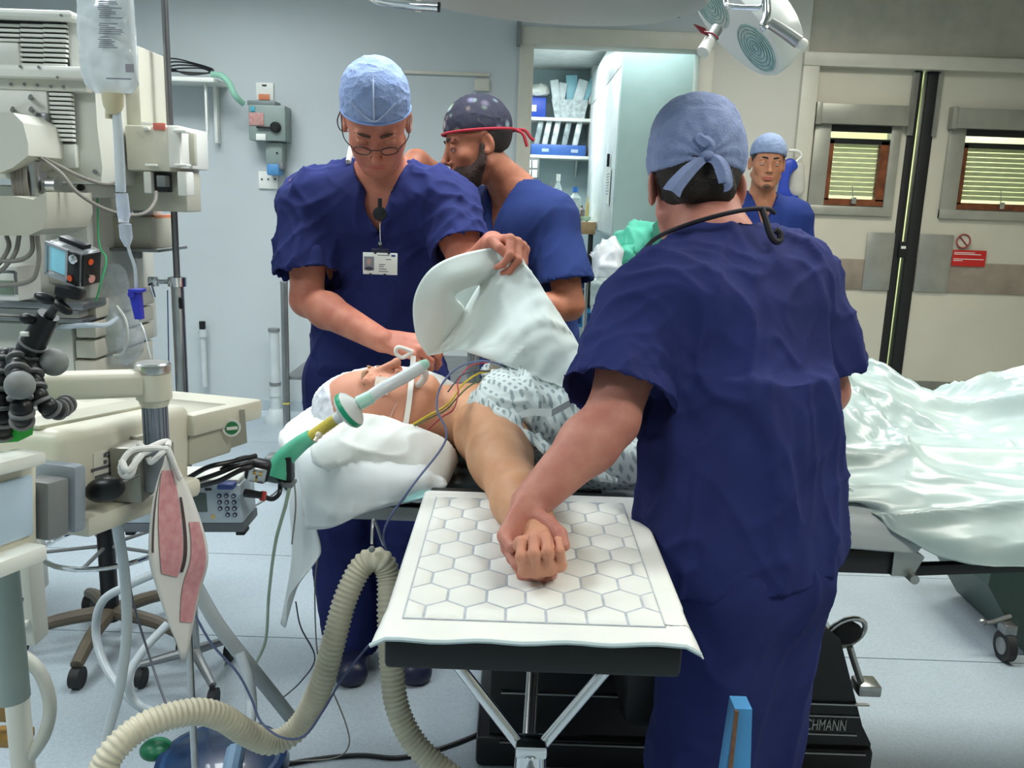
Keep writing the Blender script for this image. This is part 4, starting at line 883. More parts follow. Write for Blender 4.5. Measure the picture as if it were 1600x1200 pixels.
    tie = [p(.004, .125, -.070), p(.026, .098, -.072), p(.050, .074, -.073), p(.066, .046, -.073), p(.0745, .016, -.071), p(.078, -.02, -.066), p(.078, -.04, -.062)]
    G = []; Q = spline([tuple(q) for q in tie], 6)
    for i, q in enumerate(Q):
        G.append([tuple(q + Vector(R[:, 2]) * (j - 1.5) * .0036) for j in range(4)])
    rb = MB(); rb.grid(np.array(G), .0016)
    bow = MB(); K = p(.0, .132, -.068)
    bow.tube([tuple(K), tuple(K + V3((-.028, -.01, .010))), tuple(K + V3((-.034, -.01, -.002))), tuple(K + V3((-.02, -.008, -.012))), tuple(K)], .0042, 8, 5, flat=(0, 1, 0), fs=1.3)
    o = rb.build('cotton_tie', mat('cotton_tape', (232, 230, 222), .8, var=.04), PT)
    bow.build('bow', MATS['cotton_tape'], o)
    MB().tube([tuple(p(.051, .06, -.055)), tuple(p(.062, .045, -.05)), tuple(p(.069, .02, -.04)), tuple(p(.071, -.01, -.032))], .0011, 6, 5).build('fine_line', mat('fine_tube', (222, 190, 180), .3), PT)
    return p, R, tips
pP, RP, tpP = patient()
# gown with its printed diamonds
mGown = mat('gown_cotton', (206, 218, 216), .85, var=.03, vscale=5)
nt = mGown.node_tree; b_ = nt.nodes['Principled BSDF']; tc = nt.nodes.new('ShaderNodeTexCoord')
def mnode(op, a, b=None):
    n = nt.nodes.new('ShaderNodeMath'); n.operation = op
    for i, v in enumerate((a, b)):
        if v is None: continue
        if isinstance(v, (int, float)): n.inputs[i].default_value = v
        else: nt.links.new(v, n.inputs[i])
    return n.outputs[0]
sx = nt.nodes.new('ShaderNodeSeparateXYZ'); nt.links.new(tc.outputs['Object'], sx.inputs[0])
ux = mnode('ADD', mnode('MULTIPLY', sx.outputs[0], .82), mnode('MULTIPLY', sx.outputs[2], .25)); uy = mnode('ADD', mnode('MULTIPLY', sx.outputs[1], .85), mnode('MULTIPLY', sx.outputs[2], -.75))
ca = mnode('ABSOLUTE', mnode('SINE', mnode('MULTIPLY', mnode('ADD', ux, uy), 185.0))); cb = mnode('ABSOLUTE', mnode('SINE', mnode('MULTIPLY', mnode('SUBTRACT', ux, uy), 185.0)))
dd = mnode('MULTIPLY', mnode('GREATER_THAN', ca, .74), mnode('GREATER_THAN', cb, .74))
src = b_.inputs['Base Color'].links[0].from_socket; mx = nt.nodes.new('ShaderNodeMix'); mx.data_type = 'RGBA'; mx.inputs[7].default_value = lin((146, 162, 164))
nt.links.new(dd, mx.inputs[0]); nt.links.new(src, mx.inputs[6]); nt.links.new(mx.outputs[2], b_.inputs['Base Color'])
gops = [('+', cone((.0, 1.72, .975), (.02, 1.95, .985), .102, .095), 0), ('+', cone((.10, 1.86, .955), (.78, 1.86, .95), .205, .20, UP, 1.62), 0), ('+', cone((.06, 1.93, .98), (.12, 1.97, 1.0), .11, .10), .06), ('+', cone((.02, 1.80, .985), (.10, 1.72, .965), .085, .085), .05),
        ('+', cone((.16, 1.63, .92), (.7, 1.60, .90), .055, .05), .06),
        ('-', ell((-.125, 1.84, 1.0), (.115, .105, .11)), .015), ('-', cone((-.085, 1.585, .95), (-.01, 1.42, .93), .064, .060), .008), ('&', half((0, 0, .878), (0, 0, -1)), 0), ('-', half((.78, 0, 0), (-1, 0, 0)), 0) if False else ('&', half((.64, 0, 0), (1, 0, 0)), 0)]
gown = blob('hospital_gown', gops, .005, mGown, PT, disp=lambda P: wrinkle(.006, [(rotscale((.5, -.8, -.3), 5, 20), 1), (rotscale((.9, .3, 0), 4, 24), .5)], 91)(P) + wrinkle(.016, [(rotscale((.4, -.9, -.2), 6, 26), 1)], 95)(P) * np.exp(-((P[:, 0] - .02 + (P[:, 1] - 1.7) * .35) ** 2) / .009))
# crumpled collar and tie tapes of the gown
rf = MB(); random.seed(11)
for k, pts in enumerate([[(.0, 1.60, 1.015), (-.035, 1.64, 1.03), (-.03, 1.70, 1.055), (.0, 1.74, 1.07), (.0, 1.80, 1.085)], [(.01, 1.585, .985), (-.03, 1.61, 1.0), (-.04, 1.66, 1.03), (-.015, 1.70, 1.05)],
                        [(.04, 1.565, .97), (.0, 1.57, .985), (-.03, 1.60, 1.0), (-.02, 1.64, 1.02)], [(.10, 1.55, .955), (.06, 1.55, .975), (.02, 1.575, 1.0), (.0, 1.61, 1.03)], [(.20, 1.53, .92), (.13, 1.535, .94), (.08, 1.545, .96), (.05, 1.58, .99)],
                        [(.0, 1.80, 1.085), (-.03, 1.86, 1.085), (-.045, 1.93, 1.075), (-.03, 1.99, 1.05)]]):
    rf.tube(pts, lambda L, t: .011 + .004 * math.sin(t * 21 + k), 8, 5, flat=(0, -.4, 1), fs=.6)
rf.build('gown_collar', mGown, gown)
tp = MB()
for pts in ([(.075, 1.575, 1.035), (.03, 1.59, 1.03), (-.01, 1.60, 1.00), (-.015, 1.575, .985)], [(.075, 1.575, 1.035), (.11, 1.60, 1.05), (.12, 1.62, 1.06)]):
    G = []
    for q in spline(pts, 6): G.append([tuple(q + Vector((0, .2, 1)).normalized() * (j - 1) * .007) for j in range(3)])
    tp.grid(np.array(G), .0015)
tp.build('tie_tape', mat('gown_tape', (214, 226, 224), .8), gown)
# pillows
mPillow = mat('pillowcase', (222, 226, 222), .8, var=.03, vscale=5, bump=.05, bscale=60)
def pillow(name, c, r, rot, label, dispamp=.008, seed=0, m=None, exps=3.2):
    c = V3(c); Rm = np.array(rot)
    def fn(X, Y, Z):
        x, y, z = X - c[0], Y - c[1], Z - c[2]; u = [(Rm[0, i] * x + Rm[1, i] * y + Rm[2, i] * z) / r[i] for i in range(3)]
        k = (np.abs(u[0]) ** exps + np.abs(u[1]) ** exps) ** (2 / exps) + np.abs(u[2]) ** 2 * (1 + .0 * u[0])
        return (np.sqrt(k) - 1) * min(r)
    e = np.array([max(r)] * 3) * 1.0
    return fn, c - e, c + e
def mkpillow(name, prs, label, seed, m=None, cuts=(), amp=.007):
    o = blob(name, [('+', q, .02) for q in prs] + list(cuts), .006, m or mPillow, None, disp=wrinkle(amp, [(rotscale((1, .2, -.6), 4, 17), 1), (rotscale((.6, 1, .3), 6, 22), .6)], seed))
    return tag(o, label, 'pillow')
rotP = Matrix.Rotation(math.radians(-6), 3, 'Z') @ Matrix.Rotation(math.radians(12), 3, 'Y') @ Matrix.Rotation(math.radians(18), 3, 'X')
near = mkpillow('pillow', [pillow('', (-.245, 1.625, .925), (.142, .088, .066), rotP, '')], 'plump white pillow beside the patient\'s head, nearest the hand table', 3, amp=.006)
farp = mkpillow('pillow', [pillow('', (-.28, 1.92, .955), (.17, .14, .085), Matrix.Rotation(math.radians(4), 3, 'Z'), '')], 'white pillow behind the patient\'s head', 7)
hn = mkpillow('head_ring', [pillow('', (-.33, 1.79, .925), (.15, .16, .055), Matrix(), '')], 'white padded head rest under the patient\'s head', 9)
hn['category'] = 'head rest'
# translucent bonnet edge round the crown
blob('disposable_bonnet', [('+', ell(pP(0, -.018, .035), (.088, .106, .099), RP), 0), ('&', half(pP(0, .05, .088), RP @ np.array([0, .55, -1.0])), .004)], .004, mat('bonnet', (214, 220, 226), .7, alpha=.9, var=.1, vscale=60), PT, disp=wrinkle(.003, [((60, 60, 60), 1)], 17))
# sheet hanging over the head end
mPaper = mat('draped_sheet', (216, 222, 222), .65, var=.03, vscale=4)
def hang(name, rows, m, label, cat, amp=.004, seed=1, th=.002, parent=None, n=8, sc=(30, 30, 10)):
    A = [spline([Vector(q) for q in r], n) for r in rows]; A = [[tuple(q) for q in r] for r in A]
    nc = len(A[0]); G = np.array([[tuple(q) for q in spline([Vector(A[i][j]) for i in range(len(A))], n)] for j in range(nc)])
    sh = G.shape; P = G.reshape(-1, 3); G = (P + np.array([.3, -.8, .5]) * (wrinkle(amp, [(sc, 1)], seed)(P))[:, None]).reshape(sh)
    o = MB().grid(G, th).build(name, m, parent, sharp=None)
    if label: tag(o, label, cat)
    return o
hang('white_sheet', [[at(470, 672, 1.75), at(560, 662, 1.70), at(650, 700, 1.60), at(690, 745, 1.57)], [at(460, 700, 1.64), at(540, 715, 1.56), at(640, 745, 1.52), at(698, 752, 1.545)],
                     [at(470, 765, 1.60), at(530, 790, 1.53), at(600, 785, 1.515), at(690, 765, 1.53)], [at(478, 828, 1.585), at(520, 824, 1.53), at(575, 800, 1.52), at(640, 785, 1.53)]], mPaper, 'white sheet tucked round the pillow at the head of the table', 'sheet', amp=.006, seed=4)
hang('white_sheet', [[at(450, 700, 1.70), at(462, 720, 1.66), at(478, 770, 1.62), at(492, 822, 1.59)], [at(452, 790, 1.69), at(470, 810, 1.65), at(490, 840, 1.62), at(500, 855, 1.58)],
                     [at(455, 870, 1.69), at(468, 880, 1.66), at(482, 885, 1.62), at(496, 872, 1.58)], [at(438, 975, 1.69), at(446, 978, 1.67), at(450, 935, 1.64), at(470, 905, 1.60)]], mPaper, 'white sheet corner hanging in a point below the head end of the table', 'sheet', amp=.006, seed=6)
# grey under-sheet and clear-green plastic drape over the legs
hang('grey_sheet', [[(.18, 1.62, .895), (.3, 1.62, .9), (.55, 1.62, .9), (.8, 1.62, .9)], [(.18, 1.545, .872), (.3, 1.55, .875), (.55, 1.55, .87), (.8, 1.55, .87)], [(.20, 1.528, .845), (.3, 1.53, .842), (.55, 1.527, .84), (.79, 1.525, .835)], [(.22, 1.522, .822), (.3, 1.525, .82), (.55, 1.52, .812), (.765, 1.518, .803)]], mSheetG, 'grey sheet over the near edge of the table behind the standing man', 'sheet', amp=.003, seed=9)
mFilm = mat('plastic_drape', (178, 193, 189), .29, var=.1, vscale=5, rgb2=(150, 170, 168), spec=.5, coat=.1, bump=.12, bscale=16)
nu, nv = 150, 120; xs = np.linspace(.50, 1.98, nu); G = np.zeros((nu, nv, 3))
for i, x in enumerate(xs):
    w0 = lambda c, s_: math.exp(-((x - c) / s_) ** 2)
    tf = 1.005 + .045 * w0(.72, .15) + .01 - .03 * w0(1.02, .09) + .075 * w0(1.27, .17) - .03 * max(0, x - 1.6)   # far-side leg and feet
    tn = .97 + .06 * w0(.66, .14) + .02 * w0(1.3, .2)
    tf += .05 * w0(.52, .16); tn += .10 * w0(.52, .16)
    low = np.interp(x, [.5, .66, .72, .80, .93, 1.1, 1.3, 1.98], [.885, .882, .845, .805, .785, .79, .80, .81])
    yl = np.interp(x, [.5, .66, .72, .85, 1.1, 1.98], [1.60, 1.57, 1.52, 1.49, 1.49, 1.51])
    ctl = [(2.2, .86), (2.16, .93), (2.05, tf - .01), (1.95, tf), (1.84, (tf + tn) / 2 - .02), (1.72, tn - .035), (1.62, .925), (1.555, .893), (yl + .01, (low + .885) / 2), (yl, low)]
    Q = spline([Vector((x, y, z)) for y, z in ctl], 14)
    idx = np.linspace(0, len(Q) - 1, nv)
    for j, t_ in enumerate(idx):
        a = int(t_); q = Q[a].lerp(Q[min(a + 1, len(Q) - 1)], t_ - a); G[i, j] = q
P = G.reshape(-1, 3)
dz = wrinkle(.020, [(rotscale((.85, -.5, -.1), 1.6, 9), 1.0), (rotscale((1, .12, .05), 1.2, 15), 1.0), (rotscale((1, -.2, .1), 2.5, 34), .35)], 131)(P) + .006
fall = np.clip((P[:, 1] - 1.50) / .06, .25, 1)
P = P + np.array([0, -.35, .95]) * (dz * fall)[:, None]; P[:, 2] = np.maximum(P[:, 2], np.where((P[:, 1] > 1.58) & (P[:, 1] < 2.1), .905, 0)); P[:, 2] = np.maximum(P[:, 2], np.where(P[:, 0] < 1.5, .958 - np.clip(np.abs(P[:, 1] - 1.87) - .15, 0, 1) * .7, 0))
# two long taut ridges of the film
for (ax, ay, bx_, by, hgt) in ((.72, 2.08, 1.45, 1.72, .035), (.70, 1.98, .80, 1.66, .03), (1.04, 2.05, 1.25, 1.75, .03)):
    d = np.array([bx_ - ax, by - ay]); L = np.linalg.norm(d); d /= L; rel = P[:, :2] - np.array([ax, ay]); tt = np.clip(rel @ d, 0, L); dist = np.linalg.norm(rel - tt[:, None] * d, axis=1)
    P[:, 2] += hgt * np.exp(-dist / .022)
MB().grid(P.reshape(nu, nv, 3), .0015).build('plastic_drape', mFilm, None, sharp=None, label='crumpled clear greenish plastic drape over the patient\'s legs', cat='drape')
# ---- hand table
HT = thing('hand_table', 'black padded hand table on V-shaped chrome struts beside the operating table', 'hand table', (.04, 1.25, .55))
MB().bx(-.148, .224, .985, 1.53, .842, .884, .006).build('board', mat('board_black', (18, 22, 24), .4, var=.15), HT)
MB().bx(-.143, .219, .99, 1.53, .884, .898, .005).build('pad', mPadD, HT)
MB().cyl((-.105, 1.10, .842), (.035, 1.10, .655), .0085, seg=14).cyl((.185, 1.10, .842), (.055, 1.10, .655), .0085, seg=14).build('strut', mChrome, HT)
cl = MB().lathe([(.012, -.03), (.021, -.028), (.023, 0), (.021, .03), (.012, .032)], (.045, 1.10, .635), (0, 0, 1), 18).box((.045, 1.095, .665), (.045, .035, .02), None, .004).cyl((.045, 1.10, .64), (.045, 1.10, .56), .012, seg=14).cyl((.045, 1.06, .63), (.045, 1.14, .63), .013, seg=14)
cl.build('strut_clamp', mChrome, HT)
MB().tube([(.045, 1.10, .57), (.045, 1.2, .56), (.06, 1.5, .66), (.06, 1.6, .74)], .011, 12, 6).build('rail_arm', mSteel, HT)
# absorbent pad with its embossed hexagons, each cushion raised
AP = thing('absorbent_pad', 'white quilted absorbent pad with hexagon quilting spread on the hand table', 'pad', (.035, 1.22, .90))
mPadW = mat('pad_nonwoven', (226, 228, 222), .85, var=.03, vscale=9, bump=.08, bscale=300)
nx, ny = 90, 120; G = np.zeros((nx, ny, 3))
for i in range(nx):
    for j in range(ny):
        u, v = i / (nx - 1), j / (ny - 1)
        y = .958 + (1.50 - .958) * v; xl = -.152 + .0 * v; xr = .238 - .0 * v
        if v < .15: xl -= .008 * (1 - v / .15) * 1; xr += .008 * (1 - v / .15) ** 1.5
        x = xl + (xr - xl) * u; z = .9005
        # soft edges droop beyond the board
        if y < .985: z -= (.985 - y) * .06
        ox = max(0, -.146 - x, x - .233); z -= ox * .55 + (.012 if ox > 0 and u > .5 and v < .2 else 0) * min(1, ox / .02)
        z += .0016 * math.sin(x * 60 + y * 23) * max(0, 1 - abs(y - .96) / .035)
        G[i, j] = (x, y + (.012 * (u - .5) if v < .1 else 0), z)
MB().grid(G, -.0018).build('pad_sheet', mPadW, AP, sharp=None)
MB().tube([tuple(G[i, 0] + np.array([0, .0, .0005])) for i in range(0, nx, 4)], .003, 6).build('pad_border', mat('pad_film', (186, 204, 206), .4), AP)
mQ = mat('quilt_line', (176, 183, 190), .8, var=.1, vscale=60)
PX0, PX1, PY0, PY1 = -.128, .205, 1.005, 1.462
MB().bx(PX0, PX1, PY0, PY1, .9005, .9020).build('quilt_joint', mQ, AP)
hexm = {}
def clip_poly(poly, x0, x1, y0, y1):
    for ax, lim, sgn in ((0, x0, 1), (0, x1, -1), (1, y0, 1), (1, y1, -1)):
        out = []
        for i in range(len(poly)):
            a, b = poly[i - 1], poly[i]; ia, ib = sgn * (a[ax] - lim) >= 0, sgn * (b[ax] - lim) >= 0
            if ia != ib: t_ = (lim - a[ax]) / (b[ax] - a[ax]); out.append((a[0] + (b[0] - a[0]) * t_, a[1] + (b[1] - a[1]) * t_))
            if ib: out.append(b)
        poly = out
        if len(poly) < 3: return []
    return poly
pw, ph = .052, .0685; gap = .0016
for r in range(-1, 12):
    for c in range(-1, 8):
        cx = PX0 + pw * (c + (.5 if r % 2 else 0)); cy = PY0 + .018 + ph * .75 * r
        rr = [(cx + (pw / 2 - gap) * a, cy + (ph / 2 - gap) * b) for a, b in ((0, 1), (1, .5), (1, -.5), (0, -1), (-1, -.5), (-1, .5))]
        pl = clip_poly(rr, PX0 + gap, PX1 - gap, PY0 + gap, PY1 - gap)
        if len(pl) < 3: continue
        ar = abs(sum(pl[i - 1][0] * pl[i][1] - pl[i][0] * pl[i - 1][1] for i in range(len(pl)))) / 2
        if ar < 2e-4: continue
        mx_, my_ = sum(q[0] for q in pl) / len(pl), sum(q[1] for q in pl) / len(pl)
        m_ = MB(); a = m_._v([(x, y, .9018) for x, y in pl]); b = m_._v([(mx_ + (x - mx_) * .84, my_ + (y - my_) * .84, .9042) for x, y in pl]); cc = m_._v([(mx_, my_, .9052)]); k = len(pl)
        m_._f([[a + i, a + (i + 1) % k, b + (i + 1) % k, b + i] for i in range(k)] + [[b + i, b + (i + 1) % k, cc] for i in range(k)])
        m_.build('cushion', mPadW, AP, sharp=None)
# pale green tabs of the pad backing tucked under the pillow
hang('green_tab', [[at(640, 768, 1.53), at(660, 762, 1.53), at(690, 768, 1.52)], [at(630, 785, 1.51), at(660, 778, 1.50), at(700, 775, 1.50)]], mat('pad_green', (150, 200, 198), .5), None, None, .002, 3, parent=AP)
hang('green_tab', [[at(925, 778, 1.54), at(955, 785, 1.53), at(985, 800, 1.52)], [at(950, 788, 1.50), at(968, 795, 1.50), at(985, 812, 1.49)]], MATS['pad_green'], None, None, .002, 5, parent=AP)
# ---- the raised white sheet
mDr = mat('raised_sheet', (206, 218, 214), .7, var=.03, vscale=5)
def rows(L): return [[at(*q) for q in r] for r in L]
def patch(R_, n=9, amp=.003, seed=3, th=.0018):
    A = [spline(r, n) for r in R_]; nc = len(A[0]); G = np.array([[tuple(q) for q in spline([A[i][j] for i in range(len(A))], n)] for j in range(nc)])
    P = G.reshape(-1, 3); P = P + np.array([.1, -1, .2]) * wrinkle(amp, [(rotscale((.7, 0, -.7), 3, 19), 1), (rotscale((.7, 0, .7), 4, 26), .7)], seed)(P)[:, None]; return P.reshape(G.shape), th
rs = MB()
g1, th = patch(rows([[(668, 556, 1.97), (704, 520, 1.95), (742, 455, 1.93), (768, 420, 1.92), (780, 386, 1.925), (806, 388, 1.92)],
                     [(690, 552, 1.97), (740, 520, 1.90), (790, 470, 1.86), (815, 445, 1.86), (834, 432, 1.86), (840, 440, 1.86)],
                     [(712, 546, 1.90), (775, 545, 1.80), (825, 525, 1.76), (858, 512, 1.76), (876, 505, 1.78), (886, 508, 1.80)],
                     [(735, 552, 1.86), (800, 573, 1.76), (860, 590, 1.72), (890, 585, 1.70), (915, 572, 1.70), (922, 575, 1.70)],
                     [(760, 560, 1.83), (825, 584, 1.74), (872, 602, 1.70), (900, 616, 1.68), (920, 626, 1.67), (930, 630, 1.67)]]), n=11, amp=.012, seed=3); rs.grid(g1, th)
g2, th = patch(rows([[(668, 556, 1.95), (650, 525, 1.93), (646, 470, 1.90), (668, 425, 1.88), (710, 400, 1.89), (775, 386, 1.92), (806, 390, 1.92)],
                     [(690, 545, 1.97), (690, 510, 1.92), (688, 470, 1.88), (700, 445, 1.87), (735, 430, 1.88), (780, 420, 1.91), (812, 420, 1.93)],
                     [(705, 540, 2.0), (728, 505, 1.96), (725, 480, 1.94), (712, 462, 1.93), (738, 448, 1.93), (775, 445, 1.95), (806, 446, 1.96)]]), amp=.003, seed=5); rs.grid(g2, th)
g3, th = patch(rows([[(705, 452, 2.03), (735, 446, 2.03), (775, 442, 2.02)], [(708, 470, 2.03), (735, 485, 2.03), (765, 480, 2.02)], [(715, 500, 2.02), (735, 505, 2.02), (752, 500, 2.01)]]), amp=.002); rs.grid(g3, th)
rs.build('raised_sheet', mDr, None, sharp=None, label='white disposable sheet held up in both hands by the bowed man', cat='sheet')
# ================================================================= equipment on the left
def pb(mb, px0, py0, px1, py1, Y, dep, bev=.004):
    a, b = at((px0 + px1) / 2, py0, Y), at((px0 + px1) / 2, py1, Y); l, r = at(px0, (py0 + py1) / 2, Y), at(px1, (py0 + py1) / 2, Y)
    return mb.bx(l.x, r.x, Y, Y + dep, b.z, a.z, bev)
mMach = mat('machine_enamel', (205, 206, 194), .38, var=.03, vscale=3)
mMachL = mat('machine_light', (226, 228, 220), .35, var=.03, vscale=3)
mDark = mat('recess_shade', (40, 42, 44), .7, var=0)  # near-black that paints the shade inside vents, slots and holes
mBlueG = mat('blue_grey_plastic', (140, 150, 160), .4, var=.05)
mCable = mat('grey_cable', (128, 124, 116), .5, var=.05)
mTubeC = mat('clear_tubing', (196, 208, 216), .15, alpha=.62, var=.05)
# ---- anaesthetic machine
AM = thing('anaesthetic_machine', 'tall cream anaesthetic machine seen from behind with vented housings at the left edge', 'medical machine', (-1.25, 2.3, 0))
t = pb(MB(), -90, 22, 126, 120, 2.05, .3, .012); t.build('upper_housing', mMachL, AM)
pb(MB(), -90, 12, 112, 26, 2.0, .3, .012).build('upper_lid', mMachL, AM)
v = pb(MB(), -60, 33, 104, 101, 2.042, .02, 0); vt = v.build('vent_shade_sheet', mDark, AM)  # flat dark sheet painted as the shade between the slats
for r in range(9):
    for c in range(4):
        x0 = (-40, -6, 31, 67)[c]; y0 = 34 + r * 7.7 + c * .35
        if c < 1 and r > 3: continue
        if r > 5 and c == 1: continue
        pb(MB(), x0, y0 + 2.6, x0 + 36, y0 + 7.2, 2.034, .014, .0012).build('vent_slat', mMachL, vt)
pb(MB(), -90, 64, 30, 104, 2.03, .03, .006).build('cover_plate', mMachL, AM)
pb(MB(), -90, 100, 136, 120, 2.0, .32, .008).build('ledge', mMachL, AM)
pb(MB(), -90, 120, 134, 140, 2.03, .28, .004).build('ledge_underside', mMach, AM)
s = MB()
for x, y in ((96, 24), (32, 104), (61, 105), (90, 121), (17, 132), (38, 132), (58, 133), (79, 135), (99, 136)): s.lathe([(.0035, 0), (.003, .003)], at(x, y, 1.998 if y < 125 else 2.028), (0, -1, 0), 8)
s.build('screws', mGrey, AM)['kind'] = 'stuff'
bp = [(at(x, y, 2.06).x, at(x, y, 2.06).z) for x, y in ((-80, 138), (148, 134), (152, 200), (160, 262), (158, 288), (-80, 275))]
MB().prism(bp, (0, 2.06, 0), (1, 0, 0), (0, 0, 1), .28).build('rear_housing', mMach, AM)
pb(MB(), -60, 138, 76, 248, 2.035, .03, .004).build('rear_panel', mMachL, AM)
pb(MB(), 56, 176, 76, 246, 2.02, .03, .006).build('hand_slot', mat('slot_metal', (120, 124, 124), .35, .7), AM)
v = pb(MB(), 77, 142, 110, 222, 2.045, .02, 0).build('side_vent_shade_sheet', mDark, AM)  # another dark sheet, shade of the side vent put into its colour
for r in range(11): pb(MB(), 76 + r * .35, 145 + r * 7.1, 111 + r * .35, 149.6 + r * 7.1, 2.036, .014, .001).build('vent_slat', mMachL, v)
pb(MB(), 78, 224, 118, 262, 2.045, .02, .004).build('blank_panel', mMachL, AM)
s = MB()
for x, y in ((48, 153), (49, 172), (20, 172), (50, 197)): s.cyl(at(x, y, 2.03), at(x, y - 3, 2.0), .006, .004, 8)
s.lathe([(.005, 0), (.005, .004)], at(149, 268, 2.055), (0, -1, 0), 10).build('fixing_bolts', mSteelD, AM)['kind'] = 'stuff'
pp = [(at(x, y, 1.9).x, at(x, y, 1.9).z) for x, y in ((-60, 172), (20, 176), (36, 192), (44, 225), (44, 243), (20, 262), (0, 270), (-60, 268))]
MB().prism(pp, (0, 1.9, 0), (1, 0, 0), (0, 0, 1), .16).build('swivel_cover', mMach, AM)
a = at(52, 282, 1.98); MB().cyl(at(50, 252, 1.96), at(54, 308, 1.96), .018, seg=16).lathe([(.016, -.02), (.03, -.018), (.03, .018), (.016, .02)], a, (0, 0, 1), 16).lathe([(.012, 0), (.02, .01), (.02, .03)], at(70, 290, 1.96), (1, 0, 0), 14).build('swivel_joint', mSteel, AM)
cb = MB()
for i, x in enumerate((20, 26, 32, 38)): cb.tube([at(x, 250, 1.95), at(x + 1, 280, 1.93), at(x + 6, 310, 1.94), at(x + 10, 325, 1.98)], .0055, 8, 5)
cb.build('cable_bundle', mCable, AM)
sp_ = [(at(x, y, 1.86).x, at(x, y, 1.86).z) for x, y in ((-60, 306), (20, 306), (52, 312), (72, 300), (74, 335), (66, 358), (45, 368), (-60, 368))]
MB().prism(sp_, (0, 1.86, 0), (1, 0, 0), (0, 0, 1), .2).build('swivel_bowl', mCreamG, AM)
pb(MB(), -60, 290, 138, 560, 2.15, .4, .008).build('column', mMach, AM)
pb(MB(), 60, 286, 137, 308, 2.1, .2, .006).build('column_shelf', mMachL, AM)
MB().lathe([(.008, 0), (.008, .01)], at(128, 293, 2.1), (0, -1, 0), 10).build('column_knob', mBlack, AM)
pb(MB(), 70, 308, 138, 445, 2.13, .03, .004).build('column_front', mMach, AM)
pb(MB(), -60, 470, 130, 482, 2.05, .12, .004).bx(-1.5, at(128, 500, 2.05).x, 2.05, 2.25, at(60, 503, 2.05).z, at(60, 497, 2.05).z, .002).build('rail_shelf', mSteelD, AM)
pb(MB(), -60, 482, 122, 500, 2.07, .1, .003).build('work_shelf', mMachL, AM)
for y0, y1 in ((470, 500), (502, 530), (532, 562), (564, 620)):
    pb(MB(), 118, y0, 150, y1 - 2, 2.12, .35, .004).build('drawer', mat('drawer_front', (198, 194, 176), .4), AM)
pb(MB(), -60, 505, 116, 640, 2.12, .35, .004).build('cabinet', mMach, AM)
pb(MB(), -30, 415, 28, 470, 1.98, .1, .006).build('gauge_block', mMachL, AM)
pb(MB(), -30, 438, 20, 460, 1.975, .01, .001).build('gauge_window', mat('gauge_green', (120, 136, 118), .3), AM)
tb = MB(); tb.tube([at(-20, 425, 1.93), at(20, 425, 1.93), at(24, 432, 1.93), at(26, 460, 1.93)], .0035, 8, 4).build('gauge_frame', mGrey, AM)
MB().bx(-2.0, -1.56, 2.15, 2.75, .08, at(60, 640, 2.12).z, .01).bx(-1.6, -1.15, 2.5, 2.8, at(60, 655, 2.12).z, at(60, 638, 2.12).z, .01).build('lower_cabinet', mMach, AM)
for x in (-1.95, -1.6):
    for y in (2.2, 2.7): MB().cyl((x - .012, y, .035), (x + .012, y, .035), .035, seg=16).build('castor', mRubber, AM)
cb = MB()
for pts in ([(10, 368), (14, 385), (4, 405), (-8, 420)], [(30, 368), (24, 395), (5, 420), (-10, 430)], [(50, 368), (50, 392), (35, 405), (10, 408), (-10, 404)], [(58, 368), (61, 400), (57, 425), (50, 437), (30, 444), (0, 446)]):
    cb.tube([at(x, y, 1.9) for x, y in pts], .005, 8, 5)
cb.build('hanging_cables', mCable, AM)
def tubeobj(name, pts, r, m, label, cat, seg=8, n=7, group=None, Y=None):
    P = [at(*q) if isinstance(q, tuple) and max(map(abs, q[:2])) > 5 else Vector(q) for q in pts]
    return tag(MB().tube(P, r, seg, n).build(name, m), label, cat, group)
# ---- module rack
MR = thing('module_rack', 'cream module rack with a grey flap standing right of the tall machine', 'medical machine', tuple(at(245, 330, 2.2)))
pb(MB(), 194, 70, 220, 268, 2.22, .2, .006).build('rack_back', mCream, MR)
pb(MB(), 196, 196, 265, 267, 2.18, .2, .006).build('rack_body', mCream, MR)
pb(MB(), 262, 196, 281, 262, 2.18, .2, .004).build('rack_side', mMachL, MR)
pb(MB(), 281, 207, 304, 258, 2.24, .02, .004).build('flap', mCreamG, MR)
pb(MB(), 222, 198, 232, 203, 2.165, .02, .002).build('catch', mMachL, MR); pb(MB(), 270, 202, 290, 207, 2.165, .03, .002).build('catch', mMachL, MR)
pb(MB(), 226, 256, 244, 260, 2.165, .02, .002).build('catch', mMachL, MR); pb(MB(), 272, 256, 292, 260, 2.165, .03, .002).build('catch', mMachL, MR)
pb(MB(), 221, 191, 240, 198, 2.19, .1, .001).build('white_label', mWhiteP, MR); pb(MB(), 239, 192, 258, 203, 2.176, .003, .0005).build('red_label', mat('salmon_label', (222, 120, 104), .5), MR)
pb(MB(), 194, 267, 292, 330, 2.24, .1, .004).build('bracket', mCreamG, MR); pb(MB(), 224, 268, 236, 302, 2.18, .05, .003).build('guide', mMachL, MR); pb(MB(), 277, 268, 292, 306, 2.18, .05, .003).build('guide', mMachL, MR)
pb(MB(), 238, 270, 262, 300, 2.2, .03, .002).build('connector_bay', mDark, MR); pb(MB(), 244, 274, 258, 292, 2.18, .03, .003).build('connector', mGrey, MR)
tubeobj('module_cable', [(244, 300, 2.15), (242, 315, 2.1), (228, 332, 2.05), (200, 336, 2.0), (160, 325, 1.95), (120, 300, 1.92), (95, 270, 1.92), (62, 246, 1.95)], .0042, mCable, 'long grey cable looping from the module rack down to the tall machine', 'cable')
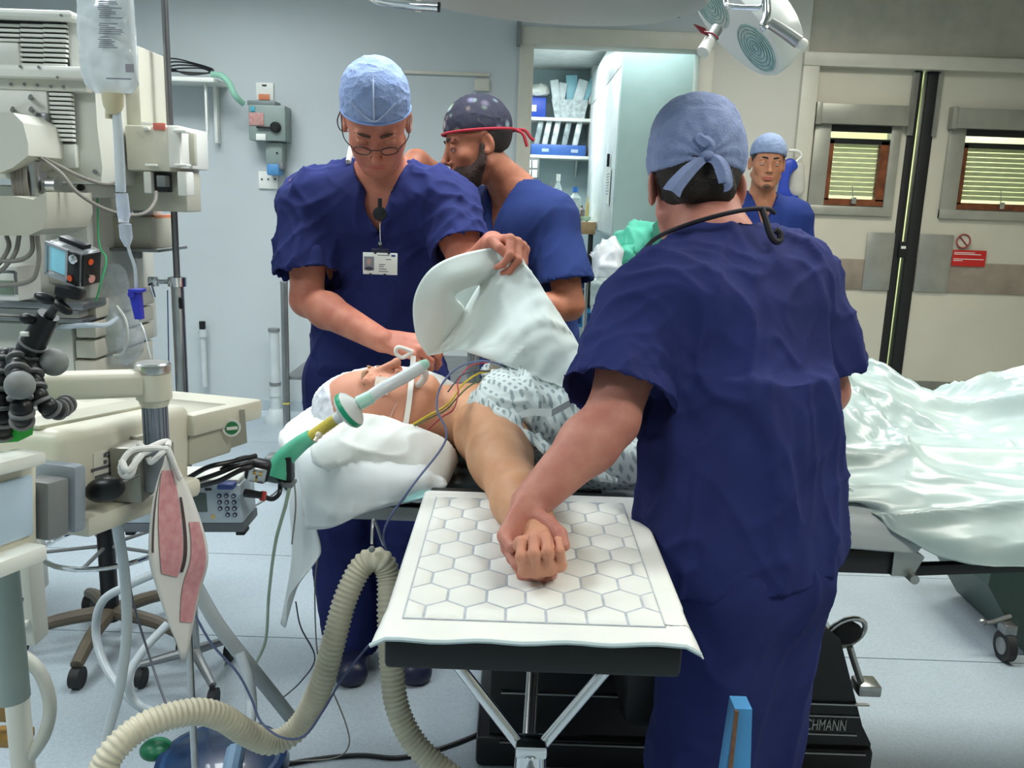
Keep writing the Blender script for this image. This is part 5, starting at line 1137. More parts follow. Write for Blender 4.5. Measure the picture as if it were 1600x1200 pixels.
tubeobj('module_cable', [(60, 244, 1.97), (90, 258, 1.95), (130, 278, 1.95), (165, 288, 1.97), (185, 282, 2.0)], .0042, mCable, 'short grey cable sagging behind the drip chamber', 'cable')
# ---- printer box on a bracket with a breathing mask bag
BX = thing('bracket_box', 'cream box with an orange side label on a steel bracket shelf', 'device', tuple(at(190, 396, 2.3)))
pb(MB(), 144, 338, 236, 388, 2.3, .16, .004).build('box_body', mCreamG, BX); pb(MB(), 236, 336, 243, 380, 2.33, .14, .002).build('side_panel', mat('orange_label', (206, 126, 84), .5), BX)
pb(MB(), 148, 388, 248, 393, 2.27, .2, .002).build('shelf_plate', mSteelD, BX); pb(MB(), 204, 393, 218, 404, 2.28, .02, .002).build('lug', mGrey, BX)
pb(MB(), 170, 393, 187, 430, 2.33, .04, .003).build('neck', mGrey, BX); p0 = at(182, 430, 2.36); p1 = at(190, 596, 2.36); MB().tube([(p0.x, p0.y, p0.z), (p1.x, p1.y, p1.z + .03), (p1.x - .03, p1.y, p1.z), (-1.3, 2.4, p1.z)], .016, 12, 5).build('post', mBlack, BX)
cr = MB(); random.seed(5)
for k in range(7):
    c = at(150 + k * 13, 330 - (k % 3) * 3, 2.34); cr.sph(c, (.018, .02, .010 + .004 * (k % 2)), 10, 6)
tag(cr.build('plastic_wrap', mat('clear_wrap', (190, 208, 224), .15, alpha=.6, var=.2, vscale=60)), 'crumpled clear plastic packaging on top of the cream bracket box', 'packaging')
tag(pb(MB(), 205, 306, 240, 338, 2.36, .06, .01).build('paper_pack', mWhiteP), 'white folded pack behind the clear packaging on the bracket box', 'pack')
# hanging mask in a bag
MK = thing('face_mask_bag', 'clear plastic bag with a breathing mask hanging under the bracket box', 'bag', tuple(at(172, 560, 2.2)))
c = at(172, 470, 2.22)
blob('bag', [('+', cone(at(178, 430, 2.22), at(170, 520, 2.22), .035, .085, (0, 1, 0), 2.0), 0), ('+', ell(at(178, 540, 2.22), (.06, .03, .04)), .03)], .006, mat('clear_bag', (226, 236, 242), .12, alpha=.38, var=.15, vscale=30), MK, disp=wrinkle(.010, [(rotscale((0, 0, 1), 5, 22), 1)], 23))
MB().tube([at(182, 478, 2.15), at(196, 500, 2.14), at(199, 530, 2.14), at(192, 552, 2.15), at(178, 556, 2.16)], .004, 8, 6).build('mask_rim', mat('soft_rim', (216, 218, 210), .4), MK)
blob('mask_dome', [('+', ell(at(168, 515, 2.2), (.045, .03, .055)), 0)], .005, mat('mask_clear', (200, 210, 204), .1, alpha=.5), MK)
tubeobj('suction_tube', [(90, 512, 2.1), (110, 510, 2.0), (140, 508, 1.97), (165, 508, 2.0), (182, 498, 2.1)], .0062, mTubeC, 'clear flexible tube running from the machine shelf to the hanging mask', 'tube', 10)
tubeobj('green_lead', [(150, 470, 2.1), (158, 440, 2.1), (166, 405, 2.12), (155, 380, 2.15), (152, 300, 2.2)], .0022, mat('green_cable', (70, 190, 120), .5), 'thin green lead hanging behind the bracket box', 'cable')
# ---- drip stand with chrome clamp
DS = thing('drip_stand', 'steel drip stand pole with a chrome cross clamp, left of the pale wall', 'drip stand', (-.9, 2.3, 0))
top, mid = at(256, -40, 2.3), at(273, 440, 2.3)
MB().cyl((-.9, 2.3, 2.05), (-.9, 2.3, 1.13), .0085, seg=16).build('inner_pole', mat('pole_steel', (130, 130, 132), .3, .9), DS)
MB().cyl((-.9, 2.3, 1.17), (-.9, 2.3, .1), .0165, seg=18).build('outer_pole', mSteel, DS)
cz = mid.z
MB().lathe([(.017, -.014), (.024, -.012), (.024, .012), (.017, .014)], (-.9, 2.3, cz), (0, 0, 1), 18).cyl((-.9, 2.3, cz), (-.952, 2.28, cz), .006, seg=10).build('clamp', mChrome, DS)
MB().box((-.955, 2.28, cz), (.026, .02, .026), None, .004).cyl((-.955, 2.26, cz - .005), (-.955, 2.28, cz - .04), .006, .004, 10).build('clamp_knob', mChrome, DS)
MB().box((-.885, 2.28, cz - .055), (.009, .01, .03), None, .003).build('release_button', mBlack, DS)
for k in range(3):
    a = k * 2 * math.pi / 3 + 1.2; e = (-.9 + .15 * math.cos(a), 2.3 + .15 * math.sin(a), .07); l = MB().tube([(-.9, 2.3, .11), e], (.016, .011), 10).build('leg', mSteelD, DS); MB().cyl((e[0] - .01, e[1], .03), (e[0] + .01, e[1], .03), .03, seg=14).build('castor', mRubber, l)
tubeobj('blue_lead', [Vector((-.915, 2.27, cz - .02)), Vector((-.92, 2.27, 1.0)), Vector((-.925, 2.27, .85)), Vector((-.92, 2.28, .6))], .0016, mat('navy_cable', (40, 60, 120), .5), 'thin dark blue lead running down beside the drip stand pole', 'cable', 6)
# ---- hanging infusion bag and giving set
IB = thing('infusion_bag', 'large clear infusion bag with grey printed text hanging at the top left', 'infusion bag', tuple(at(175, 150, 1.5)))
A, B = at(166, -40, 1.5), at(174, 140, 1.5)
mBag = mat('bag_film', (222, 230, 232), .12, alpha=.76, var=.06, vscale=20, coat=.5)
poly = [(118, -40), (122, 60), (126, 110), (136, 133), (150, 143), (170, 148), (190, 150), (204, 143), (216, 130), (215, 80), (208, 0), (204, -40)]
L_ = [(at(118 + i * .0, y, 1.5)) for i, y in enumerate((-40,))]
G = []
ys_ = np.linspace(-50, 146, 40)
for k, y in enumerate(ys_):
    xl = np.interp(y, [-50, 60, 110, 133, 146], [119, 123, 127, 134, 150]); xr = np.interp(y, [-50, 0, 80, 130, 146], [202, 207, 213, 217, 206]); row = []
    for j in range(28):
        u = j / 27 * 2 * math.pi; cx = (xl + xr) / 2; hw = (xr - xl) / 2; q = at(cx - hw * math.cos(u), y, 1.5)
        th = .022 * min(1, (150 - y) / 60) * abs(math.sin(u)) ** .8 * (1 if math.sin(u) > 0 else -1); row.append((q.x, q.y - th, q.z))
    G.append(row)
G = np.array(G); P = G.reshape(-1, 3); P = P + np.array([0, 1, 0]) * wrinkle(.007, [(rotscale((.2, 0, 1), 8, 40), 1), (rotscale((1, 0, .6), 14, 40), .6)], 8)(P)[:, None]
MB().grid(P.reshape(G.shape)).build('bag_film', mBag, IB, sharp=None)
ln = MB(); random.seed(3)
for k in range(24):
    y = 2 + k * 3.1; a = at(152 + random.random() * 4, y, 1.47); b = at(168 + random.random() * 26, y, 1.47)
    if k not in (9, 10, 17): ln.bx(a.x, b.x, 1.4705, 1.4712, a.z - .0009, a.z + .0006)
ln.build('print_lines', mat('bag_print', (112, 120, 130), .5, var=0), IB)['kind'] = 'stuff'
pb(MB(), 196, 100, 209, 113, 1.472, .001, 0).build('printed_square', mat('bag_print_dark', (140, 138, 146), .5, var=0), IB)
pb(MB(), 166, 122, 205, 124, 1.472, .001, 0).build('printed_line', MATS['bag_print'], IB)
MB().lathe([(.018, 0), (.016, -.02), (.010, -.034)], at(176, 146, 1.5), (.0, 0, 1), 14).build('port_collar', mat('amber_port', (214, 206, 170), .3, alpha=.9), IB)
q = at(170, 160, 1.5); MB().cyl(q, q + Vector((-.002, 0, -.026)), .006, .0055, 12).build('injection_port', MATS['amber_port'], IB)
q = at(182, 160, 1.5); MB().cyl(q, q + Vector((.002, 0, -.016)), .007, .005, 12).build('spike_port', MATS['amber_port'], IB)
GS = thing('giving_set', 'clear drip line with drip chambers hanging from the infusion bag', 'drip line', tuple(at(200, 450, 1.5)))
MB().tube([at(182, 172, 1.5), at(184, 200, 1.5), at(186, 230, 1.5), at(189, 300, 1.5)], (.0075, .0085), 12, 4).build('upper_sleeve', mTubeC, GS)
MB().lathe([(.010, 0), (.0105, -.02), (.0105, -.038), (.006, -.05), (.0105, -.052), (.0105, -.075), (.004, -.09)], at(190, 302, 1.5), (-.05, 0, 1), 16).build('drip_chamber', mat('chamber_clear', (205, 216, 232), .08, alpha=.5), GS)
MB().lathe([(.0085, 0), (.0085, -.008)], at(193, 340, 1.5), (0, 0, 1), 14).build('chamber_ring', mat('chamber_ring', (220, 224, 236), .2), GS)
MB().tube([at(196, 370, 1.5), at(203, 395, 1.5), at(211, 420, 1.5), at(213, 452, 1.5)], .0028, 10, 6).build('line', mTubeC, GS)
MB().tube([at(217, 498, 1.5), at(226, 520, 1.48), at(236, 560, 1.45)], .0012, 6, 6).build('line', mTubeC, GS)
RC = thing('roller_clamp', 'bright blue roller clamp on the drip line', 'clamp', tuple(at(214, 498, 1.5)))
MB().prism([(-.009, .052), (.010, .052), (.0085, 0), (-.003, 0)], tuple(at(213, 499, 1.493)), (1, 0, 0), (-.06, 0, 1), .014).build('clamp_body', mat('clamp_blue', (42, 52, 170), .35), RC)
MB().bx(at(203, 455, 1.49).x, at(221, 455, 1.49).x, 1.488, 1.51, at(210, 457, 1.49).z, at(210, 452, 1.49).z, .001).cyl(at(205, 460, 1.488), at(205, 460, 1.51), .006, seg=12).build('roller', MATS['clamp_blue'], RC)
# ---- monitor on its arm (foreground)
MN = thing('monitor_unit', 'cream monitor unit with serial label clamped on a ribbed post in the left foreground', 'monitor unit', tuple(at(242, 770, 1.12)))
P0, P1 = at(95, 760, 1.0), at(300, 700, 1.26); P2 = P1 + (P1 - P0).normalized() * .17
M = frame(P0, P1 - P0, (0, 0, 1)); L = (P1 - P0).length
# local: x away along the box, y to the left, z up
def H(mb=None): return MB(M)
H().box((L / 2, .075, .004), (L, .15, .125), None, .016, 3).build('main_housing', mCream, MN)
H().box((L * .52, .0, -.055), (L * .9, .05, .03), None, .01).build('belly', mCream, MN)
H().box((L * .5, .06, .068), (L * .96, .05, .006), None, .002).build('top_rib', mCreamG, MN)
H().box((L * .58, -.006, .0), (L * .22, .012, .085), None, .003).build('mount_plate', mCreamG, MN)
H().box((L + .055, .11, .012), (.12, .22, .082), None, .008).build('end_module', mCreamG, MN)
H().box((L + .09, .12, .036), (.20, .26, .034), None, .006).build('end_lid', mCream, MN)
def V_(px, py, Y): return at(px, py, Y)
ge = [at(338, 646, 1.36), at(372, 638, 1.40), at(378, 700, 1.40), at(344, 712, 1.36)]
MB().prism([(0, 0), (.043, .006), (.0455, -.052), (.004, -.062)], tuple(at(340, 648, 1.355)), (1, .55, 0), (0, 0, 1), .09).build('grey_end_panel', mat('panel_grey', (158, 156, 142), .45), MN)
lc = at(360, 666, 1.350); d_ = Vector((.48, -.87, 0)).normalized()
MB().lathe([(.0145, 0), (.0145, .0012)], lc + d_ * .01, d_, 24).build('logo_disc', mWhiteP, MN)
MB().lathe([(.0105, 0), (.0105, .0012)], lc + d_ * .0115, d_, 24).build('logo_green', mat('logo_green', (38, 120, 72), .4, var=0), MN)
fr_ = frame(lc + d_ * .0135, (d_.y * -1, d_.x, 0), (0, 0, 1)); MB(fr_).bx(-.0085, .0085, -.0006, .0006, -.0026, .0026).build('logo_bar', mWhiteP, MN)
lb = H(); 
for i, (x, z, w_, h_) in enumerate(((.055, .016, .003, .004), (.062, .018, .014, .0012), (.062, .014, .012, .0012), (.058, .004, .032, .003), (.058, -.004, .026, .003), (.085, .016, .005, .005), (.088, .008, .004, .004), (.088, -.002, .004, .003), (.055, .009, .003, .004))): lb.box((x * 1.9 - .028, -.0012, z * 1.3 + .004), (w_ * 1.9, .0012, h_ * 1.3))
H().box((.106, -.0006, .008), (.10, .0008, .046)).build('serial_label', mat('label_cream', (222, 221, 208), .5, var=0), MN); lb.build('label_print', mInk, MN)['kind'] = 'stuff'
H().box((.0, -.0, -.012), (.022, .06, .085), None, .008).build('socket_recess', mBlueG, MN)
H().box((-.03, -.004, -.018), (.035, .04, .07), None, .004).build('cable_plug', mGrey, MN)
H().box((-.10, .05, -.005), (.10, .13, .115), None, .01).build('left_module', mCream, MN)
H().box((-.09, -.017, -.005), (.05, .006, .07), None, .002).build('blue_window', mat('pale_blue_panel', (176, 198, 214), .2), MN)
H().box((-.10, -.02, .052), (.07, .04, .016), None, .005).build('rail_clip', mMachL, MN); H().box((-.10, -.02, -.058), (.07, .04, .02), None, .005).build('rail_clip', mMachL, MN)
tubeobj('monitor_cable', [(52, 748, .99), (30, 752, .97), (10, 768, .95), (-20, 790, .94)], .0042, mCable, 'short beige cable leaving the foreground monitor unit with a green collar', 'cable', 10)
tag(MB().cyl(at(42, 747, .985), at(52, 748, .992), .0058, seg=12).build('cable_collar', mat('collar_green', (60, 160, 120), .4)), 'small green collar on the beige monitor cable', 'collar')
# post, joint and swing arm
pc = at(242, 640, 1.10); 
prof = MB()
prof.cyl((pc.x, pc.y, at(244, 615, 1.1).z), (pc.x, pc.y, at(244, 705, 1.1).z), .0145, seg=24)
for k in range(16):
    a = k * 2 * math.pi / 16; prof.cyl((pc.x + .0148 * math.cos(a), pc.y + .0148 * math.sin(a), at(244, 615, 1.1).z), (pc.x + .0148 * math.cos(a), pc.y + .0148 * math.sin(a), at(244, 705, 1.1).z), .0014, seg=5)
prof.build('ribbed_post', mat('post_aluminium', (140, 150, 166), .35, .6), MN)
zt = at(240, 573, 1.1).z; MB().lathe([(.0215, -.008), (.0225, -.006), (.0225, .004), (.020, .006)], (pc.x, pc.y, zt), (0, 0, 1), 28).build('post_cap', mSteel, MN)
MB().lathe([(.0225, -.042), (.0225, -.008), (.018, -.008)], (pc.x, pc.y, zt), (0, 0, 1), 28).lathe([(.017, -.052), (.0205, -.042), (.0225, -.036)], (pc.x, pc.y, zt), (0, 0, 1), 24).build('arm_joint', mCream, MN)
e1 = Vector((pc.x, pc.y, zt - .021)); e0 = at(58, 604, 1.02)
Ma = frame(e0, e1 - e0, (0, 0, 1)); MB(Ma).box(((e1 - e0).length / 2 - .008, 0, 0), ((e1 - e0).length - .01, .034, .034), None, .009, 3).build('swing_arm', mCream, MN)
ck = MB(); zc0, zc1 = at(240, 692, 1.1).z, at(240, 765, 1.1).z
ck.bx(pc.x - .016, pc.x + .018, pc.y - .014, pc.y + .014, zc1, zc0, .003); ck.build('post_clamp', mSteelD, MN)
MB().bx(pc.x - .054, pc.x - .014, pc.y - .022, pc.y + .02, zc1 - .012, zc0 - .002, .003).build('clamp_block', mat('clamp_alloy', (158, 156, 146), .4, .5), MN)
kn = MB(); kc = at(164, 765, 1.03); kn.sph(kc, (.026, .014, .0165), 20, 12, rot=Matrix.Rotation(math.radians(-14), 3, 'Y')); kb = kn.build('clamp_knob', mBlack, MN)
MB().cyl(at(190, 755, 1.04), at(215, 742, 1.07), .0025, seg=10).build('knob_shaft', mSteel, MN)
# floor pole that carries it
SP = thing('equipment_stand', 'slim chrome floor pole standing below the laminated card', 'stand', (-.556, 1.40, 0))
MB().cyl((-.556, 1.4, .12), (-.556, 1.4, .93), .0062, seg=14).build('pole', mSteel, SP)
MB().tube([(-.556, 1.4, .93), (-.53, 1.3, .95), (pc.x, pc.y, zc1)], .006, 10, 5).build('pole_bracket', mSteel, SP)
MB().lathe([(.10, 0), (.10, .05), (.09, .08), (.02, .12)], (-.556, 1.4, 0), (0, 0, 1), 24).build('base', mat('stand_base', (70, 84, 100), .4), SP)
# laminated card with pink print, tied on with a white bandage
LC = thing('laminated_card', 'laminated card with pink text blocks tied to the post with white gauze', 'card', tuple(at(285, 990, 1.05)))
K_ = [(262, 712, 1.06), (288, 760, 1.08), (312, 800, 1.10), (325, 868, 1.10), (302, 955, 1.08), (288, 1040, 1.06), (262, 975, 1.03), (240, 905, 1.01), (233, 860, 1.0), (240, 790, 1.02)]
def cp(u, v):   # u across 0..1, v down 0..1
    l = spline([at(258, 712, 1.06), at(240, 780, 1.02), at(233, 862, 1.0), at(243, 912, 1.01), at(284, 1030, 1.05)], 8); r = spline([at(268, 708, 1.065), at(304, 785, 1.09), at(326, 866, 1.10), at(312, 930, 1.09), at(291, 1032, 1.055)], 8)
    a, b = v * (len(l) - 1), v * (len(r) - 1); i = min(int(a), len(l) - 2); f_ = a - i
    return l[i].lerp(l[i + 1], f_).lerp(r[i].lerp(r[i + 1], f_), u) + Vector((0, .0, 0)) + Vector((-.3, -.9, 0)) * (.006 * math.sin(u * math.pi))
def cpatch(u0, u1, v0, v1, off, nu=8, nv=24): return np.array([[tuple(cp(u0(v) + (u1(v) - u0(v)) * i / (nu - 1), v) + Vector((.3, -.9, .1)).normalized() * off) for v in np.linspace(v0, v1, nv)] for i in range(nu)])
c_ = lambda k: (lambda v: k)
MB().grid(cpatch(c_(0), c_(1), 0, 1, 0), .0012).build('card_sheet', mat('card_white', (214, 214, 210), .35, var=.03, coat=.3), LC, sharp=None)
mPink = mat('pink_print', (190, 128, 134), .5, var=.2, vscale=90, rgb2=(206, 156, 158))
MB().grid(cpatch(lambda v: .12 + .16 * v, lambda v: .76 - .34 * v, .08, .66, .0022)).build('pink_block', mPink, LC, sharp=None)
MB().grid(cpatch(lambda v: .90 - .35 * v, lambda v: .97 - .02 * v, .34, .86, .0022)).build('pink_block', mPink, LC, sharp=None)
MB().grid(cpatch(lambda v: .06, lambda v: .09, .10, .5, .0026), 0).grid(cpatch(lambda v: .80 - .38 * v, lambda v: .85 - .38 * v, .22, .62, .0026)).build('dark_rule', mat('rule_ink', (70, 56, 58), .5), LC, sharp=None)
ga = MB(); mG = mat('gauze', (226, 226, 222), .85, var=.06, vscale=60)
for pts in ([(262, 702, 1.05), (235, 700, 1.04), (205, 705, 1.03), (190, 725, 1.02), (192, 742, 1.02), (206, 740, 1.02), (215, 715, 1.03), (245, 700, 1.05)], [(232, 700, 1.04), (250, 692, 1.06), (262, 690, 1.07), (262, 698, 1.06)], [(262, 700, 1.06), (270, 720, 1.06), (280, 745, 1.06), (283, 748, 1.06)], [(258, 702, 1.05), (248, 712, 1.04), (236, 722, 1.04), (232, 715, 1.04)], [(216, 692, 1.05), (225, 700, 1.05), (238, 702, 1.05)], [(190, 720, 1.02), (200, 735, 1.01), (222, 710, 1.03)]):
    ga.tube([at(*q) for q in pts], .0042, 8, 6, flat=(0, .3, 1), fs=.9)
ga.build('gauze_tie', mG, LC)
# ---- infusion pump below it
IP = thing('infusion_pump', 'pale blue-grey infusion pump with screen and keypad in the left foreground', 'infusion pump', tuple(at(285, 828, 1.45)))
Yp = 1.42; a, b = at(184, 790, Yp), at(378, 790, Yp); zt, zb = at(285, 744, Yp).z, at(285, 808, Yp).z
Mp = frame(at(184, 790, Yp), b - a, (0, 0, 1)); Wp = (b - a).length
def Q(mb=None): return MB(Mp)
hz = .034
Q().box((Wp / 2, .04, .002), (Wp, .08, .072), None, .006).build('pump_body', mat('pump_front', (190, 204, 214), .4), IP)
Q().box((Wp / 2, .045, -.042), (Wp - .002, .085, .018), None, .003).build('pump_base', mat('pump_base_grey', (104, 110, 116), .45), IP)
Q().box((Wp / 2 + .006, .045, .040), (Wp - .02, .08, .012), None, .005).build('pump_top', mMachL, IP)
Q().box((Wp * .43, -.0008, .006), (Wp * .58, .003, .034), None, .001).build('screen', mat('lcd_screen', (92, 108, 104), .2, var=.05), IP)
for r in range(4):
    for c in range(3):
        if r == 3 and c == 0: continue
        k = Q().lathe([(.0042, 0), (.0040, .0025), (.002, .003)], (Wp * .825 + c * .0125, 0, .018 - r * .0115), (0, -1, 0), 12).build('key', mat('key_navy', (60, 70, 104), .4, var=0), IP)
        Q().lathe([(.0016, 0), (.0016, .0006)], (Wp * .825 + c * .0125, -.0031, .018 - r * .0115), (0, -1, 0), 8).build('key_mark', mWhiteP, k)
for x in (.31, .62, .76): Q().lathe([(.0045, 0), (.0045, .0012)], (Wp * x, 0, -.020), (0, -1, 0), 12).build('amber_button', mat('amber_button', (216, 196, 140), .4, var=0), IP)
for x, z in ((.08, .012), (.08, -.003), (.10, -.018), (.13, .0)): Q().lathe([(.0036, 0), (.0036, .002)], (Wp * x, 0, z), (0, -1, 0), 12).build('key', MATS['key_navy'], IP)
Q().lathe([(.004, 0), (.004, .0012)], (Wp * .66, 0, .030), (0, -1, 0), 10).build('red_mark', mat('mark_red', (200, 60, 60), .4, var=0), IP); Q().box((Wp * .74, -.001, .030), (.012, .002, .005), None, .001).build('dark_mark', mBlack, IP)
for x in (.06, .96): Q().box((Wp * x, .02, -.054), (.016, .03, .007), None, .002).build('foot', mBlack, IP)
Q().box((Wp - .022, .0, .038), (.028, .03, .009), None, .002).build('blue_tab', mat('tab_blue', (60, 80, 150), .4), IP)
# mains plug, round connector and black cables
cb = MB(); mBc = mat('black_cable', (26, 26, 28), .4)
for pts in ([(292, 748, 1.36), (325, 730, 1.36), (360, 722, 1.38), (400, 712, 1.42)], [(292, 756, 1.37), (335, 742, 1.37), (370, 728, 1.38), (395, 722, 1.40)], [(300, 762, 1.40), (340, 752, 1.37), (375, 735, 1.37), (392, 730, 1.39)], [(345, 735, 1.38), (372, 718, 1.4), (395, 715, 1.44), (410, 725, 1.45)]): cb.tube([at(*q) for q in pts], .0042, 8, 6)
tag(cb.build('mains_cables', mBc), 'bunch of black cables above the infusion pump', 'cables')
pl = thing('mains_plug', 'black mains plug with a shiny grey face dangling right of the monitor unit', 'plug', tuple(at(404, 755, 1.43)))
Mq = frame(at(403, 734, 1.43), (1, .2, -.25), (0, -.2, 1)); MB(Mq).box((0, 0, 0), (.042, .026, .040), None, .009, 3).build('plug_body', mBc, pl); MB(Mq).box((.001, -.014, -.003), (.030, .006, .028), None, .003).build('plug_face', mSteel, pl)
MB(Mq).box((-.004, -.019, .004), (.006, .008, .004)).box((.006, -.019, .004), (.006, .008, .004)).box((.001, -.019, -.008), (.004, .008, .008)).build('plug_pins', mat('brass', (180, 150, 90), .3, 1.0), pl)
rc = thing('round_connector', 'dark grey-green round pole clamp right of the mains plug', 'connector', tuple(at(440, 758, 1.5)))
d_ = Vector((1, -.25, .02)).normalized(); MB().lathe([(.022, -.020), (.0275, -.014), (.0285, 0), (.0275, .010), (.024, .012)], at(434, 731, 1.5), d_, 24).build('connector_body', mat('connector_green_grey', (84, 100, 96), .4), rc)
MB().box(tuple(at(451, 731, 1.49)), (.016, .03, .048), None, .003).build('connector_slot', mBlack, rc); MB().box(tuple(at(452, 755, 1.485)), (.020, .034, .008), None, .002).build('connector_lip', mGrey, rc)
tubeobj('power_lead', [(438, 756, 1.48), (436, 772, 1.47), (424, 780, 1.45), (408, 774, 1.43), (380, 770, 1.42)], .0042, mBc, 'looped black power lead between the round clamp and the infusion pump', 'cable')
tag(MB().cyl(at(382, 770, 1.41), at(410, 774, 1.41), .0075, .006, seg=12).build('lead_socket', mBc), 'black lead connector plugged into the side of the infusion pump', 'connector')
tag(MB().lathe([(.0085, -.004), (.0085, .004)], at(411, 775, 1.415), (1, 0, -.1), 14).build('red_band', mat('red_band', (196, 64, 56), .5)), 'small red band round the black lead connector', 'band')
# ---- action camera on a flexible ball-jointed tripod
GP = thing('action_camera', 'small silver action camera in a clear housing with a blue screen and orange dots', 'camera', tuple(at(112, 450, .92)))
Mc = Matrix.Translation(at(100, 412, .92)) @ (Matrix.Rotation(math.radians(-18), 4, 'Z') @ Matrix.Rotation(math.radians(15), 4, 'Y') @ Matrix.Rotation(math.radians(8), 4, 'X'))
G_ = lambda: MB(Mc)
G_().box((0, .012, 0), (.043, .022, .034), None, .004).build('camera_body', mat('camera_silver', (126, 132, 136), .35, .4), GP)
G_().box((-.007, -.0005, .001), (.023, .002, .027), None, .001).build('screen', mat('lit_screen', (96, 178, 196), .15, var=.12, vscale=60, emit=.55), GP)
G_().box((0, .012, 0), (.0485, .030, .040), None, .005).build('clear_housing', mat('housing_clear', (220, 226, 230), .06, alpha=.22, var=0), GP)
fr = G_().bx(-.0225, -.0195, -.004, -.001, -.018, .018).bx(.0055, .0085, -.004, -.001, -.018, .018).bx(-.0225, .0085, -.004, -.001, .0155, .0185).bx(-.0225, .0085, -.004, -.001, -.0185, -.0155); fr.build('screen_frame', mat('frame_silver', (168, 174, 178), .3, .3), GP)
G_().bx(.009, .0225, -.0035, .0, -.018, .018, .001).build('side_strip', mBlack, GP); G_().bx(.0235, .026, .0, .024, -.018, .018, .001).build('end_strip', mBlack, GP)
mOr = mat('orange_dot', (226, 92, 44), .4, var=0)
G_().lathe([(.0034, 0), (.0034, .001)], (.0125, -.0038, -.0115), (0, -1, 0), 14).build('orange_dot', mOr, GP); G_().lathe([(.0034, 0), (.0034, .001)], (.0262, .009, .009), (1, 0, 0), 14).build('orange_dot', mOr, GP)
G_().lathe([(.0052, 0), (.0048, .002), (.003, .003)], (.016, -.0035, .011), (0, -1, 0), 16).build('round_button', mChrome, GP); G_().lathe([(.0048, 0), (.0045, .002)], (.0262, .010, -.010), (1, 0, 0), 16).build('round_button', mChrome, GP)
G_().box((.002, .012, .0225), (.034, .012, .006), None, .002).build('latch', mBlack, GP)
G_().box((.004, .012, -.024), (.014, .012, .010), None, .002).build('mount_foot', mat('housing_foot', (180, 186, 190), .2), GP)
TP = thing('flexible_tripod', 'black flexible tripod with grey-ringed ball joints gripping the cream swing arm', 'tripod', tuple(at(60, 690, .95)))
MB().tube([at(98, 452, .92), at(94, 468, .92), at(84, 484, .93), at(74, 498, .94)], .0055, 10, 5).box(tuple(at(110, 457, .915)), (.028, .016, .012), Matrix.Rotation(math.radians(12), 3, 'Y'), .003).build('mount_stem', mBlack, TP)
for q in ((70, 466), (98, 480)):
    MB().sph(at(q[0], q[1], .915), (.012, .006, .0058), 14, 8, rot=Matrix.Rotation(math.radians(18 if q[0] < 80 else 35), 3, 'Y')).build('wing_nut', mBlack, TP)
a, b = at(76, 492, .94), at(46, 548, .945)
MB().cyl(a, b, .0115, .0145, 20).build('head_barrel', mBlack, TP); MB().lathe([(.0155, -.0012), (.0155, .0012)], a.lerp(b, .80), b - a, 24).build('grey_ring', mat('ring_grey', (116, 118, 118), .5), TP)
MB().sph(at(42, 498, .93), (.009, .005, .006), 12, 8).build('lock_lever', mBlack, TP)
MB().box(tuple(at(39, 522, .93)), (.010, .004, .005), None, .001).build('white_mark', mWhiteP, TP)
mRG = MATS['ring_grey']
def leg(pts, r, name='leg'):
    P = spline([at(*q) for q in pts], 30); segs = []; acc = 0; out = [P[0]]
    for u, v in zip(P, P[1:]):
        acc += (v - u).length
        if acc >= r * 1.55: out.append(v); acc = 0
    lg = None
    for i, q in enumerate(out):
        nx_ = out[min(i + 1, len(out) - 1)] - out[max(i - 1, 0)]
        m_ = MB().sph(q, (r, r, r), 14, 9)
        if lg is None: lg = m_.build(name, mBlack, TP)
        else: m_.build('ball_segment', mBlack, lg)
        MB().lathe([(r * .8, -r * .32), (r * 1.12, -r * .22), (r * 1.12, r * .05), (r * .9, r * .12)], q + nx_.normalized() * r * .72, nx_, 18).build('grip_ring', mRG, lg)
leg([(46, 560, .945), (52, 588, .93), (58, 615, .92), (70, 632, .92), (88, 640, .94), (104, 632, .98)], .0105)
leg([(30, 556, .94), (28, 580, .92), (30, 610, .90), (34, 640, .90), (34, 662, .92)], .0115)
leg([(12, 558, .95), (4, 590, .93), (2, 620, .92), (4, 650, .92), (2, 680, .93)], .0115)
for q, r_ in (((84, 566, .95), .0155), ((31, 602, .875), .015)): MB().sph(at(*q), r_, 18, 12).build('rubber_foot', mat('foot_grey', (128, 132, 130), .6), TP)
GT = MB(); GT.prism([(-.05, .012), (.019, .022), (.014, -.004), (-.05, -.012)], tuple(at(8, 684, .93)), (1, 0, 0), (0, 0, 1), .03)
tag(GT.build('green_tray', mat('bright_green', (30, 176, 60), .4)), 'bright green plastic tray edge behind the tripod legs', 'tray')
